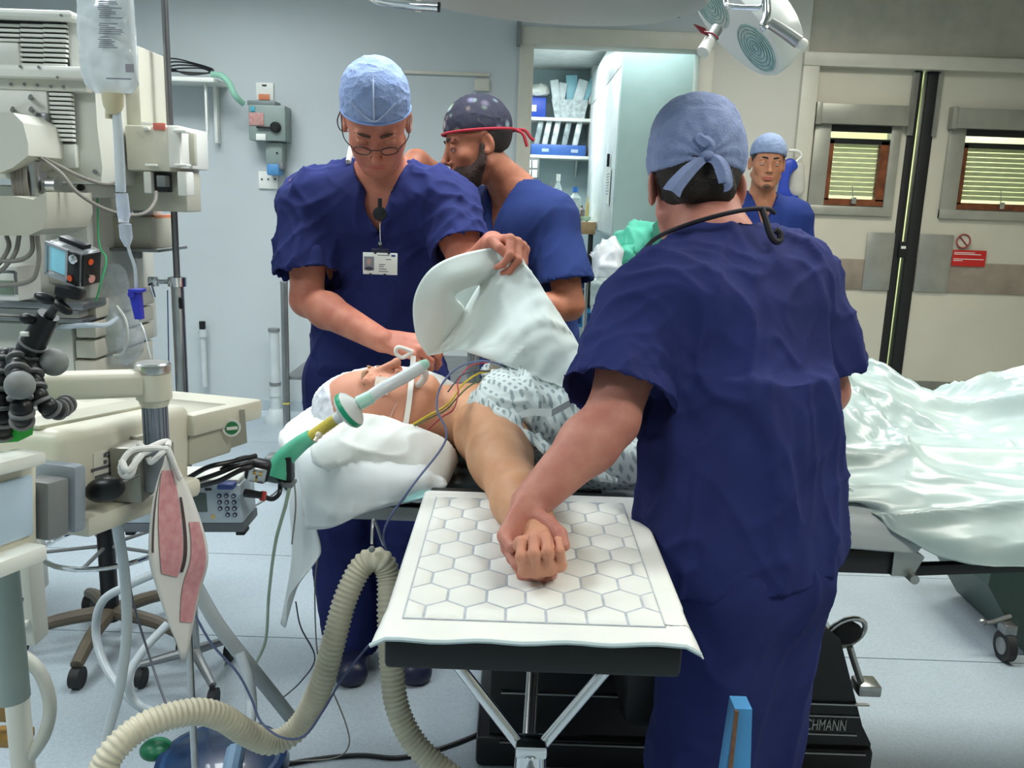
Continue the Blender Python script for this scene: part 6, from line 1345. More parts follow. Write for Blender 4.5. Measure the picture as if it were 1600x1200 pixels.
# ---- stool behind
ST = thing('stool', 'dark swivel stool with chrome foot ring behind the infusion pump', 'stool', (-1.2, 2.42, 0))
c0 = (-1.245, 2.52); zr = .33
zs_ = at(140, 650, 2.45).z
MB().lathe([(.17, -.05), (.205, -.035), (.21, .0), (.19, .025), (.05, .03)], (c0[0] + .02, c0[1], zs_), (0, 0, 1), 28).build('seat', mat('seat_dark', (40, 56, 60), .45), ST)
MB().cyl((*c0, .08), (*c0, zs_ - .04), .026, seg=16).build('column', mBlack, ST); MB().cyl((*c0, .40), (*c0, .50), .06, .05, 16).build('height_collar', mBlack, ST)
MB().tube([(c0[0] + .178 * math.cos(a), c0[1] + .178 * math.sin(a), zr) for a in [i * math.pi / 20 for i in range(41)]], .008, 10, caps=False).build('foot_ring', mChrome, ST)
for k in range(5):
    a = k * 2 * math.pi / 5 - 1.5; e = (c0[0] + .26 * math.cos(a), c0[1] + .26 * math.sin(a), .07)
    l = MB().tube([(*c0, .11), (c0[0] + .15 * math.cos(a), c0[1] + .15 * math.sin(a), .10), e], (.024, .018), 10, 4).build('leg', mat('stool_brown', (92, 84, 70), .5), ST); MB().cyl((e[0] - .014, e[1], .032), (e[0] + .014, e[1], .032), .032, seg=16).build('castor', mRubber, l)
    MB().cyl((c0[0], c0[1], zr), (c0[0] + .175 * math.cos(a), c0[1] + .175 * math.sin(a), zr), .006, seg=8).build('spoke', mGrey, ST)
# ---- suction bottle at the bottom and corrugated hose
SB = thing('waste_canister', 'dark blue canister with a green lid standing under the corrugated hose', 'canister', (-.60, 1.62, 0))
MB().lathe([(.11, 0), (.125, .01), (.14, .20), (.125, .225), (.05, .23)], (-.60, 1.66, 0), (0, 0, 1), 28).build('canister_body', mat('canister_blue', (40, 72, 112), .25, coat=.3, var=.15), SB)
MB().lathe([(.139, .19), (.143, .2), (.137, .222), (.06, .235)], (-.60, 1.66, 0), (0, 0, 1), 28).build('canister_lid', mat('lid_blue', (30, 54, 88), .25, coat=.4, var=.2, vscale=14), SB)
MB().sph((-.755, 1.69, .215), (.035, .035, .02), 18, 10).build('green_knob', mat('knob_green', (20, 110, 72), .35), SB)
MB().tube([(-.57, 1.66, .238), (-.55, 1.56, .235), (-.54, 1.50, .17), (-.54, 1.50, 0.01)], .020, 10, 5).build('pale_strap', mat('pale_blue_strap', (120, 150, 176), .4), SB)
mHose = mat('corrugated_cream', (206, 200, 176), .45, var=.06, vscale=30)
hp = [(150, 1225, 1.16), (178, 1172, 1.18), (228, 1132, 1.22), (300, 1112, 1.27), (345, 1120, 1.30), (385, 1145, 1.33), (428, 1160, 1.36), (470, 1132, 1.38), (502, 1070, 1.38), (522, 1000, 1.39), (540, 935, 1.41), (566, 884, 1.43), (592, 874, 1.43), (607, 900, 1.43), (608, 960, 1.40), (612, 1040, 1.38), (622, 1110, 1.36), (655, 1170, 1.34), (720, 1225, 1.32)]
CP = spline([at(*q) for q in hp], 40); 
# even spacing
d = [0]; 
for u, v in zip(CP, CP[1:]): d.append(d[-1] + (v - u).length)
S_ = np.arange(0, d[-1], .0022); PX = np.array([tuple(q) for q in CP]); EV = np.stack([np.interp(S_, d, PX[:, i]) for i in range(3)], 1)
for _ in range(3): EV[1:-1] = (EV[:-2] + EV[1:-1] * 2 + EV[2:]) / 4
CH = thing('corrugated_hose', 'long cream corrugated hose looping across the bottom of the scene', 'hose', tuple(EV[0]))
MB().tube([tuple(q) for q in EV], lambda L, t: .0205 + .0019 * math.cos(L / .0088 * 2 * math.pi), 20).build('hose', mHose, CH, sharp=None)
hk = at(583, 852, 1.42); MB().tube([(hk.x, hk.y + .12, .775), (hk.x, hk.y + .09, .80), at(584, 812, 1.45), at(581, 850, 1.42)], .0028, 8, 6).build('hook', mSteel, CH); MB().sph(at(581, 858, 1.41), .006, 10, 7).build('hook_end', mGrey, CH)
# smooth hoses
mHG = mat('pale_hose', (186, 196, 200), .25, alpha=.9, var=.05)
tubeobj('pale_hose', [(150, 1270, 1.25), (165, 1160, 1.3), (188, 1070, 1.32), (198, 980, 1.32), (195, 900, 1.30), (186, 840, 1.25), (178, 790, 1.2)], .0085, mHG, 'pale hose dropping straight down left of the laminated card', 'hose', 12)
tubeobj('pale_hose', [(290, 1125, 1.7), (220, 1105, 1.7), (170, 1050, 1.75), (150, 990, 1.8), (160, 940, 1.8), (200, 915, 1.8), (245, 895, 1.8)], .0095, mHG, 'pale hose curving in a C shape on the floor side of the drip lines', 'hose', 12)
tubeobj('pale_hose', [(262, 975, 1.8), (225, 1015, 1.75), (200, 1060, 1.7), (215, 1100, 1.7), (265, 1120, 1.66)], .0095, mHG, 'pale hose crossing behind the laminated card towards the canister', 'hose', 12)
tubeobj('pale_hose', [(300, 905, 1.6), (340, 975, 1.6), (390, 1040, 1.62), (430, 1090, 1.66), (455, 1122, 1.7)], .0145, mat('grey_clear_hose', (170, 178, 178), .2, alpha=.85), 'thick translucent hose slanting from the card down to the corrugated hose', 'hose', 12)
tubeobj('pale_hose', [(375, 1020, 1.6), (388, 1060, 1.58), (393, 1100, 1.56), (390, 1135, 1.5)], .011, mHG, 'short pale hose end dropping behind the corrugated hose', 'hose', 12)
tubeobj('pale_hose', [(-10, 1010, 1.5), (30, 1022, 1.5), (62, 1050, 1.5), (78, 1100, 1.5), (68, 1150, 1.5), (35, 1200, 1.5), (20, 1240, 1.5)], .0125, mat('beige_hose', (186, 188, 176), .35), 'beige hose bending round at the bottom left corner', 'hose', 12)
# base column at far left
LB = thing('equipment_column', 'pale ribbed column and pipes of a trolley at the bottom left edge', 'equipment', (-.86, 1.5, 0))
q1 = at(-6, 840, 1.25); q2 = at(20, 840, 1.5)
MB().cyl((q1.x, 1.25, at(0, 1090, 1.25).z), (q1.x, 1.25, q1.z + .04), .028, seg=18).build('column', mat('pale_green_plastic', (150, 166, 160), .4), LB)
MB().cyl((q2.x - .02, 1.5, .02), (q2.x - .02, 1.5, q2.z), .022, seg=16).build('column', mMach, LB)
pb(MB(), 20, 838, 48, 1010, 1.45, .05, .005).build('panel', mMach, LB); pb(MB(), 22, 972, 42, 980, 1.44, .02, .002).build('catch', mWhiteP, LB)
MB().tube([at(22, 958, 1.42), at(30, 950, 1.42), at(34, 935, 1.42)], .0035, 8, 5).build('handle', mBlack, LB)
pb(MB(), -20, 1155, 35, 1170, 1.6, .05, .004).build('amber_base', mat('amber_plastic', (140, 108, 50), .4), LB); pb(MB(), -30, 1080, 14, 1130, 1.6, .04, .006).build('amber_jar', MATS['amber_plastic'], LB)
MB().sph(at(41, 1152, 1.5), (.010, .01, .014), 12, 8).build('green_cap', MATS['knob_green'], LB)
# thin cables across the floor side
mWire = mat('dark_wire', (70, 74, 84), .5)
tubeobj('thin_cable', [(180, 800, 1.5), (195, 860, 1.5), (208, 940, 1.5), (235, 1030, 1.48), (262, 1108, 1.4)], .0022, mWire, 'dark thin cable hanging left of the chrome pole', 'cable', 6)
tubeobj('thin_cable', [(300, 952, 1.3), (330, 1005, 1.32), (370, 1050, 1.34), (392, 1090, 1.34), (408, 1128, 1.32), (440, 1152, 1.30), (475, 1150, 1.30), (505, 1110, 1.32), (535, 1060, 1.36), (575, 1010, 1.4), (600, 985, 1.45), (610, 890, 1.5), (600, 830, 1.5), (640, 765, 1.48), (690, 700, 1.52), (697, 672, 1.53), (683, 640, 1.55), (688, 605, 1.6), (715, 575, 1.66), (755, 564, 1.74), (800, 575, 1.8)], .0021, mat('blue_grey_wire', (92, 104, 140), .45), 'long blue-grey monitoring cable looping from the patient\'s chest down over the hose', 'cable', 8, 8)
tubeobj('thin_cable', [(462, 940, 1.9), (470, 980, 1.9), (492, 1028, 1.95), (470, 1065, 2.0), (440, 1092, 2.05)], .0020, mWire, 'thin grey cable hanging below the pointed sheet corner', 'cable', 6)
tubeobj('thin_cable', [(497, 860, 1.65), (492, 920, 1.7), (494, 1000, 1.75), (500, 1050, 1.8)], .0018, mat('pale_wire', (150, 148, 140), .5), 'thin pale cable hanging from the head end of the table', 'cable', 6)
tubeobj('thin_cable', [(520, 1080, 1.75), (540, 1130, 1.75), (545, 1165, 1.75), (520, 1185, 1.8), (440, 1190, 1.85)], .0018, MATS['pale_wire'], 'thin pale cable curling on the floor right of the corrugated hose loop', 'cable', 6)
P_ = [atz(x, y, .006) for x, y in ((400, 1204), (480, 1188), (560, 1180), (620, 1184), (680, 1172), (740, 1150), (790, 1125))]
tag(MB().tube(P_, .006, 8, 6).build('floor_cable', mBc), 'thick black cable lying on the floor under the hand table', 'cable')
P_ = [at(457, 738, 1.55), at(446, 790, 1.55), at(430, 850, 1.6), at(420, 930, 1.7), at(415, 1000, 1.8), at(398, 1040, 1.85)]
tag(MB().tube(P_, .0036, 8, 7).build('green_tube', mat('green_clear_tube', (166, 184, 158), .2, alpha=.8)), 'pale green clear tube dropping from the breathing filter to the floor', 'tube')
P_ = [at(458, 735, 1.56), at(462, 790, 1.6), at(456, 850, 1.64)]
tag(MB().tube(P_, .0018, 6, 6).build('sampling_line', MATS['pale_wire']), 'fine sampling line beside the pale green tube', 'tube')
# ---- breathing circuit at the patient's face
BC = thing('breathing_filter', 'white and green round breathing filter with yellow and green tubing at the patient\'s forehead', 'breathing filter', tuple(at(545, 645, 1.6)))
ax = (at(590, 612, 1.50) - at(500, 675, 1.50)).normalized(); fc = at(545, 641, 1.50)
MB().lathe([(.010, -.030), (.012, -.018), (.030, -.010), (.034, -.006), (.034, .006), (.030, .010), (.012, .020), (.009, .024)], fc, ax, 28).build('filter_body', mat('filter_white', (222, 228, 226), .25, alpha=.9), BC)
MB().lathe([(.0350, -.0045), (.0355, 0), (.0350, .0045)], fc + ax * .0, ax, 28).build('green_band', mat('filter_green', (20, 150, 110), .35), BC)
for k in range(7): 
    a = 1.1 + k * .28; u = ax.orthogonal().normalized(); v = ax.cross(u)
MB().cyl(fc - ax * .03, fc - ax * .085, .0105, .0105, 18).build('yellow_tube', mat('yellow_clear', (208, 192, 84), .25, alpha=.88), BC)
rg = MB()
for k in range(6): rg.lathe([(.0108, -.001), (.0114, 0), (.0108, .001)], fc - ax * (.04 + k * .007), ax, 18)
rg.build('tube_rings', MATS['yellow_clear'], BC)['kind'] = 'stuff'
e = fc - ax * .085
MB().sph(at(498, 680, 1.49), (.007, .007, .007), 12, 8).cyl(at(498, 680, 1.49), at(492, 690, 1.48), .004, seg=10).build('sample_port', mat('clear_port', (220, 214, 190), .2, alpha=.8), BC)
MB().tube([e, e - ax * .03, e - ax * .058 + Vector((-.004, -.01, -.01)), e - ax * .07 + Vector((-.004, -.02, -.03))], (.0135, .021), 18, 5).build('green_connector', mat('green_clear', (96, 206, 168), .2, alpha=.85), BC)
tag(MB().tube([at(460, 735, 1.5), at(430, 770, 1.5), at(380, 800, 1.5), at(345, 815, 1.5)], .002, 6, 6).build('thin_line', mat('pale_line', (200, 204, 204), .3)), 'fine pale line crossing beside the infusion pump', 'tube')
CM = thing('catheter_mount', 'translucent white breathing tube with pale green ends over the patient\'s face', 'breathing tube', tuple(at(610, 610, 1.62)))
MB().tube([at(575, 622, 1.505), at(600, 606, 1.52), at(630, 590, 1.55), at(655, 575, 1.58)], (.0115, .0125), 18, 6).build('smooth_tube', mat('milky_tube', (216, 224, 226), .25, alpha=.92), CM)
mGe = mat('pale_green_end', (176, 222, 204), .2, alpha=.88)
MB().cyl(fc + ax * .022, at(582, 619, 1.505), .0135, .0125, 18).build('green_end', mGe, CM)
MB().tube([at(648, 580, 1.575), at(658, 572, 1.59), at(667, 568, 1.60)], (.0125, .009), 16, 4).build('green_end', mGe, CM)
MB().tube([at(660, 573, 1.60), at(664, 588, 1.66), at(652, 602, 1.75), pP(0, .09, -.071)], .0075, 14, 6).build('airway_tube', mat('airway_clear', (204, 214, 212), .2, alpha=.75), CM)
# ECG leads on the neck and chest
def lead(pts, rgb, label, r=.0016):
    tubeobj('monitor_lead', pts, r, mat('lead_' + '_'.join(map(str, rgb)), rgb, .45), label, 'lead', 6, 8)
lead([(644, 664, 1.66), (668, 650, 1.63), (694, 636, 1.62), (708, 622, 1.65), (722, 602, 1.70), (745, 585, 1.76), (772, 578, 1.80)], (196, 172, 40), 'yellow monitoring lead running from the neck over the gown', .0022)
lead([(646, 666, 1.655), (672, 653, 1.625), (697, 640, 1.615), (712, 624, 1.64), (730, 606, 1.70), (752, 592, 1.76)], (70, 92, 40), 'dark green monitoring lead beside the yellow one on the neck')
lead([(668, 672, 1.62), (690, 652, 1.60), (708, 640, 1.61), (716, 615, 1.66), (716, 595, 1.70), (735, 572, 1.76), (765, 566, 1.8)], (160, 44, 60), 'red monitoring lead crossing the collarbone')
lead([(700, 612, 1.66), (712, 596, 1.70), (722, 586, 1.72), (745, 580, 1.76), (800, 580, 1.82)], (60, 60, 70), 'black monitoring lead lying along the collar of the gown')
# ================================================================= things on and along the far wall
def wb_(mb, px0, py0, px1, py1, Y, dep, bev=.003): return pb(mb, px0, py0, px1, py1, Y, dep, bev)
WS = thing('wall_shelf', 'white wall shelf with a side bracket on the upper left of the far wall', 'shelf', tuple(at(275, 128, 5.45)))
wb_(MB(), 195, 119, 334, 126, 5.25, .25).build('board', mWhiteP, WS); MB().prism([(0, 0), (-.0, -.30), (.015, -.30), (.02, -.03)], tuple(at(322, 127, 5.3)), (0, 1, 0), (0, 0, 1), .012).build('bracket', mWhiteP, WS)
q = at(322, 127, 5.3); MB().bx(q.x - .01, q.x + .01, 5.44, 5.5, q.z - .34, q.z, .002).build('upright', mWhiteP, WS)
cb = MB()
for k in range(4):
    cb.tube([at(236 + 3 * k, 112, 5.33), at(262 + 6 * k, 92 + 5 * k, 5.33), at(300 + 5 * k, 98 + 3 * k, 5.36), at(334 - 2 * k, 110 + k, 5.36), at(296 + 6 * k, 117 - k, 5.36), at(262 - 4 * k, 104 + 2 * k, 5.33), at(244, 100 + 3 * k, 5.33)], .0042, 6, 6)
tag(cb.build('coiled_cable', mBlack), 'black coiled cable lying on the wall shelf', 'cable')
tag(wb_(MB(), 214, 106, 240, 117, 5.3, .1, .01).build('adaptor', mBlack), 'black adaptor on the wall shelf beside the coiled cable', 'adaptor')
tag(MB().sph(at(240, 99, 5.3), (.035, .02, .02), 12, 8).build('yellow_tag', mat('tag_yellow', (200, 196, 50), .5)), 'small yellow tag on the wall shelf', 'tag')
tag(wb_(MB(), 232, 106, 244, 116, 5.27, .02, .004).build('plug', mWhiteP), 'small white plug in front of the black adaptor on the shelf', 'plug')
tag(MB().tube([at(330, 116, 5.3), at(345, 118, 5.3), at(358, 130, 5.3), at(368, 150, 5.3), at(380, 162, 5.35)], .018, 10, 6).build('green_tubing', mat('mint_tubing', (150, 206, 180), .2, alpha=.75)), 'mint green tubing drooping off the right end of the wall shelf', 'tube')
IS = thing('isolator_switch', 'grey wall isolator switch box with a black rotary handle', 'switch box', tuple(at(416, 222, 5.45)))
wb_(MB(), 388, 164, 446, 220, 5.36, .14, .008).build('box', mat('isolator_grey', (134, 148, 142), .4, var=.04), IS); wb_(MB(), 386, 157, 430, 165, 5.38, .12, .004).build('hood', mat('isolator_hood', (120, 132, 130), .4), IS)
MB().lathe([(.033, 0), (.031, .018), (.02, .026)], at(431, 199, 5.36), (0, -1, 0), 20).box(tuple(at(415, 199, 5.345)), (.11, .012, .012), None, .003).build('rotary_handle', mBlack, IS)
wb_(MB(), 389, 176, 412, 196, 5.355, .006, .001).build('red_text_label', mat('label_red_text', (186, 110, 108), .5, var=.3, vscale=120, rgb2=(176, 160, 150)), IS); wb_(MB(), 400, 209, 415, 219, 5.355, .006, .001).build('white_label', mWhiteP, IS); wb_(MB(), 391, 166, 398, 174, 5.355, .005, .001).build('blue_label', mat('label_blue', (70, 160, 180), .5), IS)
PS = thing('socket_plate', 'white wall socket plate with an orange label above the isolator switch', 'socket', tuple(at(413, 155, 5.48)))
wb_(MB(), 400, 129, 427, 157, 5.485, .015, .002).build('plate', mWhiteP, PS); wb_(MB(), 404, 147, 421, 156, 5.478, .006, .001).build('orange_label', mat('label_orange', (214, 130, 90), .5), PS); wb_(MB(), 409, 132, 416, 134, 5.478, .006, .001).build('slot', mDark, PS)
IC = thing('interlock_socket', 'grey industrial socket with a blue cap under the isolator switch', 'socket', tuple(at(426, 274, 5.4)))
wb_(MB(), 415, 222, 441, 258, 5.40, .10, .006).build('socket_body', MATS['isolator_grey'], IC); wb_(MB(), 416, 256, 436, 274, 5.38, .10, .012).build('blue_cap', mat('cap_blue', (80, 140, 190), .4), IC); MB().lathe([(.006, 0), (.006, .006)], at(433, 239, 5.4), (0, -1, 0), 10).build('screw', mBlack, IC); wb_(MB(), 436, 254, 442, 264, 5.38, .08, .002).build('lug', mGrey, IC)
P2_ = thing('blank_plate', 'white blanking plate below the blue-capped socket', 'plate', tuple(at(420, 294, 5.48)))
wb_(MB(), 404, 268, 434, 295, 5.487, .013, .002).build('plate', mWhiteP, P2_)
for x in (409, 419, 430): MB().lathe([(.006, 0), (.005, .004)], at(x, 280, 5.486), (0, -1, 0), 8).build('hole', mDark, P2_)
WP = thing('wall_pipe', 'short vertical white pipe with a black cap on the far wall behind the drip stand', 'pipe', tuple(at(316, 610, 5.45)))
a, b = at(315, 502, 5.44), at(320, 604, 5.44); MB().cyl((b.x, 5.44, a.z - .08), (b.x, 5.44, max(.03, b.z)), .018, seg=12).cyl((b.x, 5.44, a.z - .10), (b.x, 5.44, a.z - .05), .028, seg=12).build('pipe', mat('pipe_white', (196, 204, 204), .4), WP)
MB().cyl((b.x, 5.44, a.z - .05), (b.x, 5.44, a.z), .02, seg=12).build('cap', mBlack, WP); MB().tube([(b.x, 5.44, .06), (b.x + .02, 5.42, .04), (b.x + .03, 5.42, .07)], .012, 8, 4).build('tap', mGrey, WP)
DP = thing('drain_pipe', 'white vertical waste pipe with grey joint bands at the far wall beside the steel trolley', 'pipe', tuple(at(437, 655, 5.3)))
a = at(428, 515, 5.3); zt = a.z; MB().cyl((a.x, 5.3, .08), (a.x, 5.3, zt), .032, seg=18).build('pipe', MATS['pipe_white'], DP)
for z in (zt, zt - .34): MB().cyl((a.x, 5.3, z - .012), (a.x, 5.3, z + .008), .036, seg=18).build('joint_band', mGrey, DP)
MB().cyl((a.x, 5.3, zt - .42), (a.x, 5.3, zt - .36), .038, seg=18).build('pipe_collar', MATS['pipe_white'], DP); MB().lathe([(.07, 0), (.07, .03), (.04, .09)], (a.x, 5.3, 0), (0, 0, 1), 18).build('pipe_foot', MATS['pipe_white'], DP)
MB().tube([(a.x + .05, 5.38, zt - .2), (a.x + .052, 5.38, .12)], .005, 6).build('wire', mGrey, DP)
# steel trolley
TR = thing('steel_trolley', 'stainless steel trolley with round bumpers standing behind the bowed man', 'trolley', (-.85, 4.3, 0))
x0, x1, y0, y1 = at(447, 600, 4.05).x, -.2, 4.05, 4.75; zt = at(447, 441, 4.05).z
for x, y in ((x0, y0), (x0 + .05, y1), (x1, y0), (x1, y1)):
    p_ = MB().cyl((x, y, .13), (x, y, zt), .017, seg=14).build('post', mSteelD, TR)
    MB().lathe([(.03, .0), (.062, .012), (.062, .045), (.03, .055)], (x, y, .13), (0, 0, 1), 20).build('bumper', mat('bumper_grey', (112, 116, 122), .5), p_)
    MB().cyl((x - .012, y, .045), (x + .012, y, .045), .045, seg=16).build('castor', mRubber, p_); MB().cyl((x, y, .08), (x, y, .13), .012, seg=10).build('castor_stem', mGrey, p_)
    if y == y0: MB().sph((x, y, zt), (.02, .02, .014), 12, 8).build('post_cap', mGrey, p_)
zs = at(480, 588, 4.05).z
MB().bx(x0, x1, y0, y1, zs - .02, zs, .004).build('shelf', mSteelD, TR); MB().bx(x0, x1, y0, y1, .22, .24, .004).build('shelf', mSteelD, TR)
MB().cyl((x0 - .019, y0, .45), (x0 + .019, y0, .45), .001, seg=8).lathe([(.0185, 0), (.0185, .008)], (x0, y0, .43), (0, 0, 1), 16).build('yellow_tape', mat('tape_yellow', (190, 180, 90), .6), TR)
tag(MB().lathe([(.07, 0), (.075, .01), (.06, .18), (.03, .25), (.0, .27)], (x0 + .02, y1 + .12, 0), (0, 0, 1), 20).build('white_container', mWhiteP), 'white rounded container on the floor behind the steel trolley', 'container')
# ---- store room
SH = thing('store_shelving', 'white shelving with upright on the back wall of the store room', 'shelving', (.3, 8.7, 1.0))
Ys = 8.55
def sx_(px, y=200): return at(px, y, Ys).x
z1, z2 = at(880, 184, Ys).z, at(880, 243, Ys).z
X0s, X1s = sx_(790), sx_(925)
MB().bx(X0s, X1s, Ys, 8.95, z1 - .03, z1, .003).build('shelf', mWhiteP, SH); MB().bx(X0s, X1s + .12, Ys, 8.95, z2 - .03, z2, .003).build('shelf', mWhiteP, SH)
MB().bx(sx_(922), sx_(940), Ys - .02, 8.95, at(930, 246, Ys).z, at(930, 98, Ys).z, .004).build('upright', mWhiteP, SH)
MB().prism([(0, 0), (0, -.16), (.02, -.16), (.18, -.02), (.18, 0)], (sx_(905), 8.93, z2 - .03), (0, -1, 0), (0, 0, 1), .012).build('bracket', mWhiteP, SH)
mBin = mat('bin_blue', (62, 104, 176), .4)
B1 = thing('blue_bin', 'blue plastic bin with a pale label on the top store shelf', 'bin', (sx_(836), Ys + .1, z1))
MB().bx(sx_(815), sx_(852), Ys + .02, Ys + .3, z1, z1 + .18, .01).build('bin_body', mat('bin_royal', (40, 76, 180), .4), B1); MB().bx(sx_(826), sx_(837), Ys + .014, Ys + .02, z1 + .05, z1 + .11).build('label', mWhiteP, B1)
def crumple(name, c, r, m, label, cat, seed, amp=.03, sc=14, parent=None, h=.012):
    o = blob(name, [('+', ell(c, r), 0), ('+', ell((c[0] + r[0] * .4, c[1], c[2] + r[2] * .5), (r[0] * .6, r[1] * .8, r[2] * .8)), .03)], h, m, parent, disp=wrinkle(amp, [((sc, sc, sc), 1), ((sc * 2, sc * 2, sc), .5)], seed))
    return tag(o, label, cat) if parent is None else o
crumple('folded_gowns', (sx_(835), Ys + .14, z1 + .24), (.13, .1, .06), mWhiteP, 'white folded packs heaped in the blue bin on the top store shelf', 'packs', 3, .012)
mPk = mat('sterile_pack', (224, 232, 232), .4, var=.08, vscale=20); mPkB = mat('sterile_pack_blue', (150, 204, 216), .4, var=.05)
BK = thing('wire_basket', 'clear plastic basket on the top store shelf holding upright packs', 'basket', (sx_(888), Ys + .12, z1))
MB().prism([(-.17, .17), (.18, .17), (.15, 0), (-.13, 0)], (sx_(888), Ys + .02, z1), (1, 0, 0), (0, 0, 1), .24).build('basket_body', mat('basket_clear', (206, 216, 216), .3, alpha=.75, var=.2, vscale=30), BK)
for i, (px, w_, h_, m_, tl) in enumerate(((866, .05, .34, mPk, -10), (876, .05, .30, mPk, 8), (892, .07, .44, mPkB, -4), (905, .06, .36, mPk, 14), (917, .04, .40, mPkB, 24), (924, .03, .34, mPk, 6))):
    MBx = MB(Matrix.Translation((sx_(px), Ys + .07 + .02 * (i % 3), z1 + .17 + h_ * .22)) @ Matrix.Rotation(math.radians(tl), 4, 'Y')); MBx.box((0, 0, 0), (w_ * 1.6, .02, h_ * .62), None, .008)
    tag(MBx.build('sterile_pack', m_), ['leftmost white sterile pack', 'second white sterile pack', 'tall pale blue sterile pack', 'slanted white sterile pack', 'narrow pale blue sterile pack', 'rightmost white sterile pack'][i] + ' in the basket on the top store shelf', 'pack', 'packs in the basket')
B2 = thing('blue_tray', 'long shallow blue tray with two labels on the middle store shelf', 'tray', (sx_(873), Ys + .1, z2))
MB().bx(sx_(831), sx_(917), Ys + .01, Ys + .03, z2, z2 + .10, .004).bx(sx_(831), sx_(917), Ys + .03, Ys + .3, z2, z2 + .02).bx(sx_(831), sx_(833), Ys + .03, Ys + .3, z2, z2 + .1).bx(sx_(915), sx_(917), Ys + .03, Ys + .3, z2, z2 + .1).build('tray_body', mBin, B2)
for px in (853, 899): MB().bx(sx_(px - 5), sx_(px + 6), Ys + .005, Ys + .011, z2 + .03, z2 + .06).build('label', mat('tray_label', (170, 190, 214), .5), B2)
for i, px in enumerate((842, 855, 869, 886, 903)):
    MBx = MB(Matrix.Translation((sx_(px), Ys + .15, z2 + .20)) @ Matrix.Rotation(math.radians(10), 4, 'Y')); MBx.box((0, 0, 0), (.055, .2, .30 if i else .24), None, .012)
    tag(MBx.build('sterile_pouch', mat('pouch', (214, 222, 222), .3, var=.2, vscale=14) if i in (1, 2, 4) else mat('pouch_grey', (170, 184, 186), .3, alpha=.85, var=.2, vscale=14)), ['leftmost grey clear pouch', 'second pouch from the left', 'middle white pouch', 'second pouch from the right', 'rightmost white pouch'][i] + ' standing in the long blue tray', 'pouch', 'pouches in the long blue tray')
tag(MB().bx(sx_(818), sx_(830), Ys + .03, Ys + .2, z2, z2 + .16, .004).build('red_box', mat('box_salmon', (226, 110, 96), .5)), 'small red box beside the long blue tray', 'box')
OR = thing('drawer_organiser', 'small grey drawer organiser below the middle store shelf', 'organiser', (sx_(833), Ys, z2 - .4))
MB().bx(sx_(815), sx_(845), Ys, Ys + .2, at(830, 278, Ys).z, at(830, 247, Ys).z, .003).build('case', mGrey, OR)
for r in range(2):
    for c in range(2):
        z = at(830, 250 + 15 * r, Ys).z; MB().bx(sx_(824 + 10 * c), sx_(832 + 10 * c), Ys - .01, Ys + .02, z - .075, z, .002).build('drawer', mMachL, OR)
# worktop, its leg and the bottles
WT = thing('worktop', 'light wooden worktop on black legs in the store room', 'worktop', (.35, 7.6, 0))
Yw = 7.2; zw = at(900, 346, Yw).z
MB().bx(at(800, 350, Yw).x, .64, Yw, 7.9, zw - .055, zw, .003).build('top', mat('worktop_white', (220, 220, 206), .4), WT)
MB().bx(at(800, 350, Yw).x, .64, Yw - .012, Yw, zw - .10, zw - .0, .002).build('wood_edge', mat('wood_edge', (186, 152, 112), .5, var=.12, vscale=12), WT)
for x in (at(922, 400, Yw).x, -.02): MB().bx(x - .02, x + .02, Yw + .02, Yw + .06, 0, zw - .06, .003).build('leg', mBlack, WT)
def bottle(px, py, h_, r, m, label, capm=None, name='bottle', y=Yw + .1, sq=False):
    o = at(px, py, y); t_ = thing(name, label, 'bottle' if not sq else 'box', (o.x, o.y, zw))
    if sq: MB().bx(o.x - r, o.x + r, o.y - r, o.y + r, zw, zw + h_, .004).build('box_body', m, t_)
    else:
        MB().lathe([(r * .95, 0), (r, .01), (r, h_ * .72), (r * .4, h_ * .86), (r * .4, h_)], (o.x, o.y, zw), (0, 0, 1), 16).build('bottle_body', m, t_)
        if capm: MB().lathe([(r * .48, h_ * .9), (r * .48, h_ * 1.06)], (o.x, o.y, zw), (0, 0, 1), 14).build('cap', capm, t_)
    return t_
mClr = mat('bottle_clear', (200, 212, 212), .15, alpha=.7)
bottle(897, 340, .26, .05, mClr, 'clear bottle with a blue cap on the store worktop', mat('cap_sky', (60, 120, 200), .4))
bottle(880, 340, .22, .028, mWhiteP, 'slim white spray bottle on the store worktop', mWhiteP, y=Yw + .14)
bottle(870, 336, .36, .035, mClr, 'tall clear bottle at the left of the store worktop', mWhiteP, y=Yw + .3)
bottle(862, 336, .30, .035, mPk, 'white bottle behind the tall clear bottle on the worktop', mGrey, y=Yw + .4)
bottle(889, 345, .085, .055, mat('carton_yellow', (222, 206, 50), .5), 'bright yellow carton on the store worktop', name='yellow_carton', y=Yw + .06, sq=True)
bottle(917, 340, .20, .014, mat('roll_beige', (206, 186, 120), .5), 'thin beige tube standing on the store worktop', name='beige_tube', y=Yw + .12)
bottle(908, 336, .13, .03, mat('pot_grey', (120, 110, 112), .5), 'small grey pot between the clear bottle and the beige tube', name='pot', y=Yw + .25)
tag(MB().lathe([(.04, 0), (.05, .03), (.048, .035)], at(914, 345, Yw + .1) * 1 + Vector((0, 0, 0)), (0, 0, 1), 18).build('glass_dish', mat('dish_green', (170, 200, 176), .2)), 'pale green glass dish at the edge of the store worktop', 'dish')
tag(MB().bx(at(884, 340, Yw + .08).x - .04, at(884, 340, Yw + .08).x + .06, Yw + .12, Yw + .2, zw + .085, zw + .15, .01).build('tissue_pack', mWhiteP), 'white pack resting above the yellow carton', 'pack')
